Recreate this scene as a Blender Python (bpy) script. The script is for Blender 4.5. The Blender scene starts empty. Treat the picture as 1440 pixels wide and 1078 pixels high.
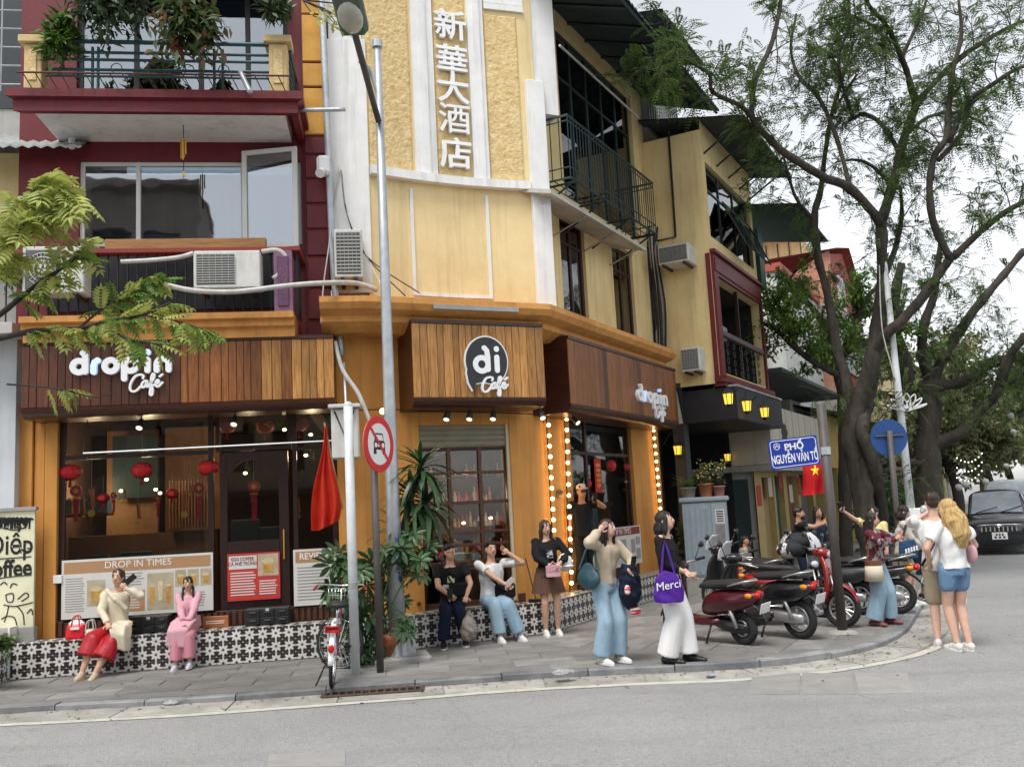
import bpy, math, random
import numpy as np
from mathutils import Vector as V, Matrix, noise
random.seed(7); RNG = np.random.default_rng(7)
sc = bpy.context.scene; COL = sc.collection
# ---------------------------------------------------------------- camera
CH, FPX, PIT, ROL = 1.90, 1300.0, math.radians(7.557), math.radians(-2.972)
FW = V((0, math.cos(PIT), math.sin(PIT))); UP0 = V((0, -math.sin(PIT), math.cos(PIT))); X0 = V((1, 0, 0))
RX = X0*math.cos(ROL)+UP0*math.sin(ROL); UX = -X0*math.sin(ROL)+UP0*math.cos(ROL)
CAM = V((0, 0, CH))
cd = bpy.data.cameras.new('camera'); cd.sensor_width = 36; cd.lens = 36*FPX/1440; cd.clip_end = 2000; cd.clip_start = .05
cam = bpy.data.objects.new('camera', cd); COL.objects.link(cam)
m = Matrix.Identity(4)
for i in range(3): m[i][0], m[i][1], m[i][2] = RX[i], UX[i], -FW[i]
m.translation = CAM; cam.matrix_world = m; sc.camera = cam
# ---------------------------------------------------------------- sky and sun (overcast)
SUN_EL, SUN_AZ = math.radians(63), math.radians(205)   # azimuth clockwise from +Y: behind the camera, a little to the left
w = bpy.data.worlds.new('World'); sc.world = w; w.use_nodes = True
nt = w.node_tree; nt.nodes.clear()
sky = nt.nodes.new('ShaderNodeTexSky'); sky.sky_type = 'NISHITA'; sky.sun_disc = False
sky.sun_elevation = SUN_EL; sky.sun_rotation = SUN_AZ; sky.dust_density = 1.2; sky.air_density = 1.0; sky.ozone_density = 1
hs = nt.nodes.new('ShaderNodeHueSaturation'); hs.inputs['Saturation'].default_value = .16
bg = nt.nodes.new('ShaderNodeBackground'); bg.inputs['Strength'].default_value = .135
wo = nt.nodes.new('ShaderNodeOutputWorld')
nt.links.new(sky.outputs[0], hs.inputs['Color']); tc = nt.nodes.new('ShaderNodeTexCoord'); cn = nt.nodes.new('ShaderNodeTexNoise'); cn.inputs['Scale'].default_value = 2.2; cn.inputs['Detail'].default_value = 6; cm = nt.nodes.new('ShaderNodeMapRange'); cm.inputs[1].default_value = .3; cm.inputs[2].default_value = .7; cm.inputs[3].default_value = .86; cm.inputs[4].default_value = 1.1   # soft cloud tone over the whole sky
nt.links.new(tc.outputs['Generated'], cn.inputs['Vector']); nt.links.new(cn.outputs[0], cm.inputs[0]); nt.links.new(cm.outputs[0], hs.inputs['Value']); nt.links.new(hs.outputs[0], bg.inputs['Color']); nt.links.new(bg.outputs[0], wo.inputs[0])
sl = bpy.data.lights.new('sun', 'SUN'); sl.energy = 1.5; sl.angle = math.radians(22); sl.color = (1, .965, .91)
sun = bpy.data.objects.new('sun', sl); COL.objects.link(sun)
sd = V((math.sin(SUN_AZ)*math.cos(SUN_EL), math.cos(SUN_AZ)*math.cos(SUN_EL), math.sin(SUN_EL)))
sun.rotation_euler = sd.to_track_quat('Z', 'Y').to_euler(); sun.location = (-8, -12, 30)
sc.view_settings.view_transform = 'Standard'; sc.view_settings.look = 'None'
sc.view_settings.exposure = 1.0; sc.view_settings.gamma = 1; sc.view_settings.use_curve_mapping = False
try:
    sc.cycles.max_bounces = 7; sc.cycles.transparent_max_bounces = 16; sc.cycles.caustics_reflective = False; sc.cycles.caustics_refractive = False
    sc.cycles.sample_clamp_indirect = 4
    sc.cycles.use_denoising = True
except Exception: pass
# ---------------------------------------------------------------- helpers
SW = .08                                  # pavement height
def ray(px, py): return RX*((px-720)/FPX)-UX*((py-539)/FPX)+FW
def ground(px, py, z=SW):
    d = ray(px, py); return CAM+d*((z-CH)/d.z)
def at(px, py, Y):                         # point of the sight line at world depth Y
    d = ray(px, py); return CAM+d*(Y/d.y)
def C(h):                                  # sRGB hex -> linear
    r = [int(h[i:i+2], 16)/255 for i in (0, 2, 4)]
    return tuple(c/12.92 if c <= .04045 else ((c+.055)/1.055)**2.4 for c in r)
class Frame:                               # a vertical facade plane: s along, z up, o outwards
    def __init__(s, O, ang):
        a = math.radians(ang); s.O = V(O); s.t = V((math.cos(a), math.sin(a), 0)); s.n = V((math.sin(a), -math.cos(a), 0)); s.bend = None
    def P(s, a, z, o=0):
        if s.bend:
            u = min(1, max(0, (a-s.bend[0])/(s.bend[1]-s.bend[0]))); o = o-s.bend[2]*4*u*(1-u)
        p = s.O+s.t*a+s.n*o; return V((p.x, p.y, z))
    def q(s, px, py, o=0):
        d = ray(px, py); O = s.O+s.n*o; t = (O-CAM).dot(s.n)/d.dot(s.n); p = CAM+d*t
        return (p-s.O).dot(s.t), p.z
    def R(s, x0, y0, x1, y1, o=0):         # photo rectangle -> s0,s1,z0,z1 on the plane at offset o
        ym, xm = (y0+y1)/2, (x0+x1)/2
        return s.q(x0, ym, o)[0], s.q(x1, ym, o)[0], s.q(xm, y1, o)[1], s.q(xm, y0, o)[1]
class MB:
    def __init__(s): s.v = []; s.f = []; s.mi = []
    def add(s, vs, fs, mi=0):
        b = len(s.v); s.v.extend([tuple(x) for x in vs]); s.f.extend([tuple(b+i for i in f) for f in fs]); s.mi.extend([mi]*len(fs)); return s
    def cbox(s, fn, lo, hi, ch=.004, mi=0):   # chamfered box in (a,b,c) coordinates, mapped by fn
        h = [(hi[i]-lo[i])/2 for i in range(3)]; c = [(hi[i]+lo[i])/2 for i in range(3)]
        k = min(ch, min(abs(x) for x in h)*.45)
        if k <= 0:
            vs = [(c[0]+x*h[0], c[1]+y*h[1], c[2]+z*h[2]) for x in (-1, 1) for y in (-1, 1) for z in (-1, 1)]
            fs = [(0, 1, 3, 2), (4, 6, 7, 5), (0, 4, 5, 1), (2, 3, 7, 6), (0, 2, 6, 4), (1, 5, 7, 3)]
            return s.add([fn(*p) for p in vs], fs, mi)
        vs, idx = [], {}
        for x in (-1, 1):
            for y in (-1, 1):
                for z in (-1, 1):
                    for ax in range(3):
                        d = [h[0]-k, h[1]-k, h[2]-k]; d[ax] = h[ax]
                        idx[x, y, z, ax] = len(vs); vs.append((c[0]+x*d[0], c[1]+y*d[1], c[2]+z*d[2]))
        fs = []
        for ax in range(3):
            a1, a2 = [(1, 2), (2, 0), (0, 1)][ax]
            for sg in (-1, 1):
                r = []
                for (p, q) in ((-1, -1), (1, -1), (1, 1), (-1, 1)):
                    k3 = [0, 0, 0]; k3[ax] = sg; k3[a1] = p; k3[a2] = q; r.append(idx[(*k3, ax)])
                fs.append(r if sg > 0 else r[::-1])
            for p in (-1, 1):
                for q in (-1, 1):
                    e = []
                    for w_ in (-1, 1):
                        k3 = [0, 0, 0]; k3[ax] = w_; k3[a1] = p; k3[a2] = q; e.append(tuple(k3))
                    r = [idx[(*e[0], a1)], idx[(*e[1], a1)], idx[(*e[1], a2)], idx[(*e[0], a2)]]
                    fs.append(r if p*q > 0 else r[::-1])
        for x in (-1, 1):
            for y in (-1, 1):
                for z in (-1, 1):
                    r = [idx[x, y, z, 0], idx[x, y, z, 1], idx[x, y, z, 2]]; fs.append(r if x*y*z > 0 else r[::-1])
        return s.add([fn(*p) for p in vs], fs, mi)
    def fbox(s, F, s0, s1, z0, z1, o0, o1, ch=.004, n=1, mi=0):
        s0, s1 = min(s0, s1), max(s0, s1); z0, z1 = min(z0, z1), max(z0, z1); o0, o1 = min(o0, o1), max(o0, o1)
        for i in range(n):
            a, b = s0+(s1-s0)*i/n, s0+(s1-s0)*(i+1)/n
            s.cbox(lambda x, y, z: F.P(x, z, -y), (a, -o1, z0), (b, -o0, z1), ch if n == 1 else 0, mi)
        return s
    def box(s, c, sz, R=None, ch=.004, mi=0):
        c = V(c); R = R or Matrix.Identity(3)
        return s.cbox(lambda x, y, z: c+R@V((x, y, z)), (-sz[0]/2, -sz[1]/2, -sz[2]/2), (sz[0]/2, sz[1]/2, sz[2]/2), ch, mi)
    def loft(s, rings, cap=True, close=False, mi=0):
        n = len(rings[0]); b = [p for r in rings for p in r]; fs = []
        for i in range(len(rings)-1+(1 if close else 0)):
            j = (i+1) % len(rings)
            for k in range(n):
                l = (k+1) % n; fs.append((i*n+k, i*n+l, j*n+l, j*n+k))
        if cap and not close:
            fs.append(tuple(range(n))[::-1]); fs.append(tuple((len(rings)-1)*n+k for k in range(n)))
        return s.add(b, fs, mi)
    def tube(s, pts, r, n=6, cap=True, mi=0):
        pts = [V(p) for p in pts]; m_ = len(pts); rs = r if hasattr(r, '__len__') else [r]*m_
        t0 = (pts[1]-pts[0]).normalized(); a = V((0, 0, 1)) if abs(t0.z) < .9 else V((1, 0, 0)); u = t0.cross(a).normalized(); rings = []
        for i, p in enumerate(pts):
            t = (pts[min(i+1, m_-1)]-pts[max(i-1, 0)])
            t = t.normalized() if t.length > 1e-9 else t0
            u = (u-t*u.dot(t)); u = u.normalized() if u.length > 1e-6 else t.orthogonal().normalized(); v = t.cross(u)
            rings.append([p+(u*math.cos(2*math.pi*k/n)+v*math.sin(2*math.pi*k/n))*rs[i] for k in range(n)])
        return s.loft(rings, cap, mi=mi)
    def ell(s, c, r, R=None, nu=10, nv=7, mi=0):
        c = V(c); r = r if hasattr(r, '__len__') else (r, r, r); vs = []; fs = []
        for j in range(1, nv):
            th = math.pi*j/nv
            for i in range(nu):
                ph = 2*math.pi*i/nu; p = V((r[0]*math.sin(th)*math.cos(ph), r[1]*math.sin(th)*math.sin(ph), r[2]*math.cos(th))); vs.append(c+(R@p if R else p))
        a = V((0, 0, r[2])); vs += [c+(R@a if R else a), c-(R@a if R else a)]; T, B = len(vs)-2, len(vs)-1
        for j in range(nv-2):
            for i in range(nu):
                k = (i+1) % nu; fs.append((j*nu+i, (j+1)*nu+i, (j+1)*nu+k, j*nu+k))
        for i in range(nu):
            k = (i+1) % nu; fs.append((T, i, k)); fs.append((B, (nv-2)*nu+k, (nv-2)*nu+i))
        return s.add(vs, fs, mi)
    def prism(s, poly, fn, d0, d1, mi=0):   # poly: (a,b) outline, fn(a,b,d)
        n = len(poly); vs = [fn(a, b, d0) for a, b in poly]+[fn(a, b, d1) for a, b in poly]
        fs = [tuple(range(n))[::-1], tuple(range(n, 2*n))]+[(i, (i+1) % n, n+(i+1) % n, n+i) for i in range(n)]
        return s.add(vs, fs, mi)
    def quad(s, a, b, c, d, mi=0): return s.add([a, b, c, d], [(0, 1, 2, 3)], mi)
    def mesh(s, name):
        me = bpy.data.meshes.new(name); me.from_pydata(s.v, [], s.f); return me
WL = {}
def wl(o): return WL.get(o.name, V((0, 0, 0)))
def ob(name, g, mat=None, parent=None, smooth=False):
    if isinstance(g, MB):
        me = g.mesh(name); mats = mat if isinstance(mat, (list, tuple)) else [mat]
        for x in mats: me.materials.append(x)
        if len(mats) > 1: me.polygons.foreach_set('material_index', g.mi)
    else: me = g
    if smooth: me.polygons.foreach_set('use_smooth', [True]*len(me.polygons))
    o = bpy.data.objects.new(name, me); COL.objects.link(o)
    if parent: o.parent = parent; o.location = -wl(parent)
    return o
def tag(o, label=None, cat=None, group=None, kind=None):
    for k, v in (('label', label), ('category', cat), ('group', group), ('kind', kind)):
        if v: o[k] = v
    return o
def thing(name, label, cat, loc=(0, 0, 0), group=None, rz=None):   # rz given: parts are built in local coordinates
    o = bpy.data.objects.new(name, None); COL.objects.link(o); o.location = loc; o.empty_display_size = .2
    if rz is None: WL[o.name] = V(loc)
    else: o.rotation_euler = (0, 0, rz)
    return tag(o, label, cat, group)
def struct(name, g, mat, smooth=False): return tag(ob(name, g, mat, None, smooth), kind='structure')
def copy_tree(o, parent=None):
    c = o.copy(); COL.objects.link(c); c.parent = parent
    for ch in o.children: copy_tree(ch, c)
    return c
# ---------------------------------------------------------------- materials
MATS = {}
def M(name, col=None, col2=None, rough=.7, sc_=3., bump=0., bsc=25., metal=0., rnd=0., streak=None, spec=.4, coat=0., emit=0., ecol=None, trans=0., detail=6, bdist=.02, wave=None, stretch=(1, 1, 1), lo=.35, hi=.68):
    if name in MATS: return MATS[name]
    mt = bpy.data.materials.new(name); mt.use_nodes = True; t = mt.node_tree; N = t.nodes; L = t.links.new
    b = N['Principled BSDF']; b.inputs['Roughness'].default_value = rough; b.inputs['Metallic'].default_value = metal
    b.inputs['Specular IOR Level'].default_value = spec; b.inputs['Coat Weight'].default_value = coat
    co = N.new('ShaderNodeTexCoord'); mp = N.new('ShaderNodeMapping'); mp.inputs['Scale'].default_value = stretch; L(co.outputs['Object'], mp.inputs[0])
    c1 = (*col, 1); out = None
    if col2:
        nz = N.new('ShaderNodeTexNoise'); nz.inputs['Scale'].default_value = sc_; nz.inputs['Detail'].default_value = detail; nz.inputs['Roughness'].default_value = .62; L(mp.outputs[0], nz.inputs['Vector'])
        rp = N.new('ShaderNodeMapRange'); rp.inputs['From Min'].default_value = lo; rp.inputs['From Max'].default_value = hi; L(nz.outputs[0], rp.inputs[0])
        mx = N.new('ShaderNodeMix'); mx.data_type = 'RGBA'; mx.inputs[6].default_value = c1; mx.inputs[7].default_value = (*col2, 1); L(rp.outputs[0], mx.inputs[0]); out = mx.outputs[2]
    if streak:                                     # vertical rain streaks and grime of their own shape
        m2 = N.new('ShaderNodeMapping'); m2.inputs['Scale'].default_value = (5, 5, .35); L(co.outputs['Object'], m2.inputs[0])
        n2 = N.new('ShaderNodeTexNoise'); n2.inputs['Scale'].default_value = 1.3; n2.inputs['Detail'].default_value = 8; n2.inputs['Roughness'].default_value = .7; L(m2.outputs[0], n2.inputs['Vector'])
        r2 = N.new('ShaderNodeMapRange'); r2.inputs['From Min'].default_value = .5; r2.inputs['From Max'].default_value = .8; r2.inputs['To Max'].default_value = streak[3] if len(streak) > 3 else .6; L(n2.outputs[0], r2.inputs[0])
        x2 = N.new('ShaderNodeMix'); x2.data_type = 'RGBA'; x2.inputs[7].default_value = (*streak[:3], 1); L(r2.outputs[0], x2.inputs[0])
        if out: L(out, x2.inputs[6])
        else: x2.inputs[6].default_value = c1
        out = x2.outputs[2]
    if rnd:                                        # each piece a little lighter or darker
        oi = N.new('ShaderNodeObjectInfo'); r3 = N.new('ShaderNodeMapRange'); r3.inputs['To Min'].default_value = 1-rnd; r3.inputs['To Max'].default_value = 1+rnd; L(oi.outputs['Random'], r3.inputs[0])
        hv = N.new('ShaderNodeHueSaturation'); L(r3.outputs[0], hv.inputs['Value'])
        if out: L(out, hv.inputs['Color'])
        else: hv.inputs['Color'].default_value = c1
        out = hv.outputs[0]
    if out: L(out, b.inputs['Base Color'])
    else: b.inputs['Base Color'].default_value = c1
    if bump:
        nb = N.new('ShaderNodeTexNoise'); nb.inputs['Scale'].default_value = bsc; nb.inputs['Detail'].default_value = 8; nb.inputs['Roughness'].default_value = .65; L(mp.outputs[0], nb.inputs['Vector'])
        bp = N.new('ShaderNodeBump'); bp.inputs['Strength'].default_value = bump; bp.inputs['Distance'].default_value = bdist; L(nb.outputs[0], bp.inputs['Height']); L(bp.outputs[0], b.inputs['Normal'])
        rr = N.new('ShaderNodeMapRange'); rr.inputs['To Min'].default_value = max(0, rough-.12); rr.inputs['To Max'].default_value = min(1, rough+.12); L(nb.outputs[0], rr.inputs[0]); L(rr.outputs[0], b.inputs['Roughness'])
    if emit: b.inputs['Emission Color'].default_value = (*(ecol or col), 1); b.inputs['Emission Strength'].default_value = emit
    if trans:
        tl = N.new('ShaderNodeBsdfTranslucent'); ms = N.new('ShaderNodeMixShader'); ms.inputs[0].default_value = trans
        if out: L(out, tl.inputs[0])
        else: tl.inputs[0].default_value = c1
        L(b.outputs[0], ms.inputs[1]); L(tl.outputs[0], ms.inputs[2]); L(ms.outputs[0], N['Material Output'].inputs[0])
    MATS[name] = mt; return mt
def glass_mat(name, tint, refl, rough=.02, facing=.25, wav=0.):
    mt = bpy.data.materials.new(name); mt.use_nodes = True; t = mt.node_tree; N = t.nodes; L = t.links.new; N.remove(N['Principled BSDF'])
    tr = N.new('ShaderNodeBsdfTransparent'); tr.inputs[0].default_value = (*tint, 1)
    gl = N.new('ShaderNodeBsdfGlossy'); gl.inputs['Roughness'].default_value = rough; gl.inputs[0].default_value = (.95, .97, 1, 1)
    fr = N.new('ShaderNodeFresnel'); fr.inputs[0].default_value = 1.5
    mr = N.new('ShaderNodeMapRange'); mr.inputs['From Max'].default_value = 1; mr.inputs['To Min'].default_value = refl; mr.inputs['To Max'].default_value = 1; L(fr.outputs[0], mr.inputs[0])
    ms = N.new('ShaderNodeMixShader'); L(mr.outputs[0], ms.inputs[0]); L(tr.outputs[0], ms.inputs[1]); L(gl.outputs[0], ms.inputs[2]); L(ms.outputs[0], N['Material Output'].inputs[0])
    if wav:
        nz = N.new('ShaderNodeTexNoise'); nz.inputs['Scale'].default_value = 1.2; bp = N.new('ShaderNodeBump'); bp.inputs['Strength'].default_value = wav; bp.inputs['Distance'].default_value = .05
        co = N.new('ShaderNodeTexCoord'); L(co.outputs['Object'], nz.inputs['Vector']); L(nz.outputs[0], bp.inputs['Height']); L(bp.outputs[0], gl.inputs['Normal'])
    return mt
GLASS = glass_mat('shop_glass', (.9, .92, .9), .012, wav=.03); GLASS_SKY = glass_mat('sky_glass', (.5, .58, .62), .2, wav=.08); GLASS_DK = glass_mat('dark_glass', (.3, .36, .36), .08, wav=.06)
m_yel = M('yellow_plaster', (.76, .61, .33), (.66, .51, .26), .85, 1.6, .25, 30, streak=(.36, .27, .14, .5))
m_yel2 = M('old_yellow_plaster', (.8, .64, .33), (.68, .53, .26), .88, 1.4, .3, 30, streak=(.2, .15, .09, .55))
m_stucco = M('rough_stucco', (.76, .59, .31), (.6, .43, .19), .92, 9, .9, 26, bdist=.03)
m_wht = M('white_plaster', (.78, .78, .77), (.68, .68, .67), .8, 2, .15, 30, streak=(.33, .32, .29, .65))
m_grey_plaster = M('grey_plaster', (.5, .49, .46), (.36, .35, .33), .9, 2, .3, 20, streak=(.16, .15, .14, .6))
m_org = M('orange_plaster', (.66, .31, .075), (.52, .23, .05), .75, 1.2, .2, 30, streak=(.22, .09, .025, .55))
m_org2 = M('orange_cornice', (.66, .32, .09), (.5, .22, .055), .75, 2.4, .25, 25, streak=(.2, .1, .04, .6))
m_mar = M('maroon_paint', (.15, .013, .018), (.11, .01, .014), .55, 3, .15, 20, streak=(.05, .012, .012, .5))
m_frame = M('dark_timber_frame', (.032, .012, .009), (.018, .008, .007), .4, 6, .15, 40, stretch=(6, 6, .6))
m_brn = M('brown_timber', (.11, .04, .02), (.06, .02, .012), .4, 7, .15, 40, stretch=(6, 6, .6))
m_plank_dk = M('dark_stained_plank', (.12, .036, .014), (.045, .013, .007), .38, 5, .2, 40, rnd=.3, stretch=(9, 9, .7), spec=.5)
m_plank_md = M('brown_stained_plank', (.28, .105, .03), (.12, .04, .013), .38, 5, .2, 40, rnd=.3, stretch=(9, 9, .7))
m_plank_lt = M('honey_pine_plank', (.5, .25, .07), (.24, .1, .026), .4, 5, .2, 40, rnd=.28, stretch=(9, 9, .7))
m_metal = M('galvanised_steel', (.5, .53, .55), (.36, .39, .41), .45, 6, .1, 60, metal=.6, streak=(.3, .28, .26, .4))
m_blk = M('black_metal', (.012, .012, .013), (.02, .02, .02), .45, 8, .1, 50)
m_green = M('green_black_paint', (.012, .03, .03), (.02, .04, .038), .45, 8, .1, 40)
m_teal = M('teal_paint', (.012, .06, .075), (.02, .08, .09), .45, 8)
m_wall_in = M('interior_brown', (.12, .065, .038), (.075, .04, .025), .8, 1.2)
m_floor_in = M('interior_floor', (.14, .1, .08), (.1, .07, .055), .5, 3)
m_red = M('festive_red', (.55, .012, .016), (.4, .008, .012), .6, 10)
m_gold = M('gold_trim', (.6, .32, .06), None, .35, metal=.6)
m_white = M('white_enamel', (.8, .8, .8), (.74, .74, .74), .35, 6)
m_acw = M('aged_white_casing', (.6, .6, .57), (.5, .49, .46), .5, 5, .05, 30, streak=(.28, .26, .22, .5))
m_rub = M('rubber', (.014, .014, .015), None, .75)
m_warm = M('warm_bulb', (1, .78, .45), None, .5, emit=9, ecol=(1, .62, .25))
m_conc = M('concrete', (.36, .35, .33), (.26, .255, .24), .9, 3, .4, 40)
m_cable = M('cable_black', (.02, .02, .021), None, .6); m_cablew = M('cable_white', (.55, .54, .51), (.4, .39, .36), .6, 10)
SHARED = {}
TMP = bpy.data.scenes.new('workbench'); TVL = TMP.view_layers[0]
def evald(o):                              # evaluate a helper object in a scene of its own, so that the big one is not touched
    TMP.collection.objects.link(o); TVL.update(); me = bpy.data.meshes.new_from_object(o.evaluated_get(TVL.depsgraph)); bpy.data.objects.remove(o); return me
def text(body, name, mat, fn, size, depth=.01, parent=None, bold=0., xs=1., align='CENTER', spacing=1., smooth=False):   # fn(a,b,d): text plane -> world
    c = bpy.data.curves.new('t', 'FONT'); c.body = body; c.size = size; c.align_x = align; c.align_y = 'CENTER'; c.extrude = depth/2; c.offset = bold; c.space_character = spacing; c.resolution_u = 3
    me = evald(bpy.data.objects.new('t', c))
    for v in me.vertices: v.co = fn(v.co.x*xs, v.co.y, v.co.z+depth/2)
    me.name = name; me.materials.clear(); me.materials.append(mat); return ob(name, me, None, parent)
def rnd(a, b): return random.uniform(a, b)
def smoothpath(pts, k=4):                  # Catmull-Rom through points (tuples of any length)
    out = []; n = len(pts); pts = [np.array(p, float) for p in pts]
    for i in range(n-1):
        a, b, c, d = pts[max(i-1, 0)], pts[i], pts[i+1], pts[min(i+2, n-1)]
        for j in range(k):
            t = j/k; out.append(.5*((2*b)+(-a+c)*t+(2*a-5*b+4*c-d)*t*t+(-a+3*b-3*c+d)*t**3))
    out.append(pts[-1]); return out
def strokes(mb, paths, fn, w, d0, d1, n=8, mi=0):   # rounded channel letters: each stroke a flat ribbon with round ends
    for si, p in enumerate(paths):
        p = [V((a[0], a[1])) for a in p]; L_, R_ = [], []; wd = w*(p[0][2] if len(p[0]) > 2 else 1)
        for i, q in enumerate(p):
            t = (p[min(i+1, len(p)-1)]-p[max(i-1, 0)]).normalized(); nn = V((-t.y, t.x)); L_.append(q+nn*wd/2); R_.append(q-nn*wd/2)
        t0 = (p[1]-p[0]).normalized(); t1 = (p[-1]-p[-2]).normalized(); e = .0008*si; m_ = len(p)
        vs = [fn(*L_[i], d0) for i in range(m_)]+[fn(*R_[i], d0) for i in range(m_)]+[fn(*L_[i], d1+e) for i in range(m_)]+[fn(*R_[i], d1+e) for i in range(m_)]
        fs = []
        for i in range(m_-1):
            fs += [(2*m_+i, 2*m_+i+1, 3*m_+i+1, 3*m_+i)[::-1], (i, i+1, 2*m_+i+1, 2*m_+i)[::-1], (m_+i+1, m_+i, 3*m_+i, 3*m_+i+1)[::-1]]
        mb.add(vs, fs, mi)
        for c_, tt in ((p[0], -t0), (p[-1], t1)):
            a0 = math.atan2(tt.y, tt.x); po = [(c_.x+wd/2*math.cos(a0-math.pi/2+math.pi*k/n), c_.y+wd/2*math.sin(a0-math.pi/2+math.pi*k/n)) for k in range(n+1)]
            mb.prism(po, fn, d0, d1+e+.0004, mi)
    return mb
def arc(cx, cy, r, a0, a1, n=12, ry=None):
    return [(cx+r*math.cos(math.radians(a0+(a1-a0)*i/n)), cy+(ry or r)*math.sin(math.radians(a0+(a1-a0)*i/n))) for i in range(n+1)]
F1 = Frame((-6.15, 11.92, 0), 8.2); F2 = Frame((-2.0, 12.52, 0), 24.4); F3 = Frame((.36, 13.59, 0), 61.5)
F2c = Frame((-2.0, 12.52, 0), 24.4); F2c.bend = (.28, 2.98, .28)
W1, W2, W3 = -.5, -.45, -.45
def isect(Fa, Fb, o):                      # plan corner of two facades at offset o
    a, b = Fa.O+Fa.n*o, Fb.O+Fb.n*o; d = b-a; den = Fa.t.x*Fb.t.y-Fa.t.y*Fb.t.x
    return (d.x*Fb.t.y-d.y*Fb.t.x)/den, (d.x*Fa.t.y-d.y*Fa.t.x)/den   # s on Fa, s on Fb
def run(o, sA, sB, z):                     # plan polyline F1..F2..F3 at offset o
    return [F1.P(sA, z, o), F1.P(isect(F1, F2, o)[0], z, o), F2.P(isect(F2, F3, o)[0], z, o), F3.P(sB, z, o)]
def sweep(mb, prof, sA, sB): return mb.loft([[run(o, sA, sB, z)[k] for o, z in prof] for k in range(4)])
def wall(mb, F, s0, s1, z0, z1, o, holes=(), dep=.14, mi=0):   # wall face with real openings and reveals
    xs = sorted({s0, s1, *[h[0] for h in holes], *[h[1] for h in holes]}); zs = sorted({z0, z1, *[h[2] for h in holes], *[h[3] for h in holes]})
    for i in range(len(xs)-1):
        for j in range(len(zs)-1):
            a, b, c, d = xs[i], xs[i+1], zs[j], zs[j+1]; x, y = (a+b)/2, (c+d)/2
            if any(h[0] < x < h[1] and h[2] < y < h[3] for h in holes): continue
            mb.quad(F.P(a, c, o), F.P(b, c, o), F.P(b, d, o), F.P(a, d, o), mi)
    for (a, b, c, d) in holes:
        p = [(a, c), (b, c), (b, d), (a, d)]
        for k in range(4):
            (x0, y0), (x1, y1) = p[k], p[(k+1) % 4]; mb.quad(F.P(x0, y0, o), F.P(x0, y0, o-dep), F.P(x1, y1, o-dep), F.P(x1, y1, o), mi)
    return mb
def window(F, s0, s1, z0, z1, o, cols, rows, fm, gm, parent, fw=.05, name='window', back=None, fd=.06):
    mb = MB(); cx = [s0+(s1-s0)*i/cols for i in range(cols+1)] if isinstance(cols, int) else cols; rz = [z0+(z1-z0)*i/rows for i in range(rows+1)] if isinstance(rows, int) else rows
    for i, x in enumerate(cx): mb.fbox(F, x-(0 if i == 0 else fw/2), x+(0 if i == len(cx)-1 else fw/2) if 0 < i < len(cx)-1 else (x+fw if i == 0 else x), z0, z1, o-fd, o) if 0 < i < len(cx)-1 else mb.fbox(F, x if i == 0 else x-fw, x+fw if i == 0 else x, z0, z1, o-fd, o)
    for j, z in enumerate(rz):
        a, b = (z, z+fw) if j == 0 else ((z-fw, z) if j == len(rz)-1 else (z-fw*.4, z+fw*.4)); mb.fbox(F, s0+fw*.5, s1-fw*.5, a, b, o-fd+.004, o-.004)
    w_ = ob(name, mb, fm, parent)
    for i in range(len(cx)-1):
        for j in range(len(rz)-1):
            p = MB(); p.fbox(F, cx[i]+fw*.4, cx[i+1]-fw*.4, rz[j]+fw*.3, rz[j+1]-fw*.3, o-fd*.6, o-fd*.45, 0); ob('pane', p, gm, w_)
    if back:
        p = MB(); p.quad(F.P(s0, z0, o-back[1]), F.P(s1, z0, o-back[1]), F.P(s1, z1, o-back[1]), F.P(s0, z1, o-back[1]))
        ob('curtain' if 'curtain' in back[0].name else 'room_back', p, back[0], w_)
    return w_
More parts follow.
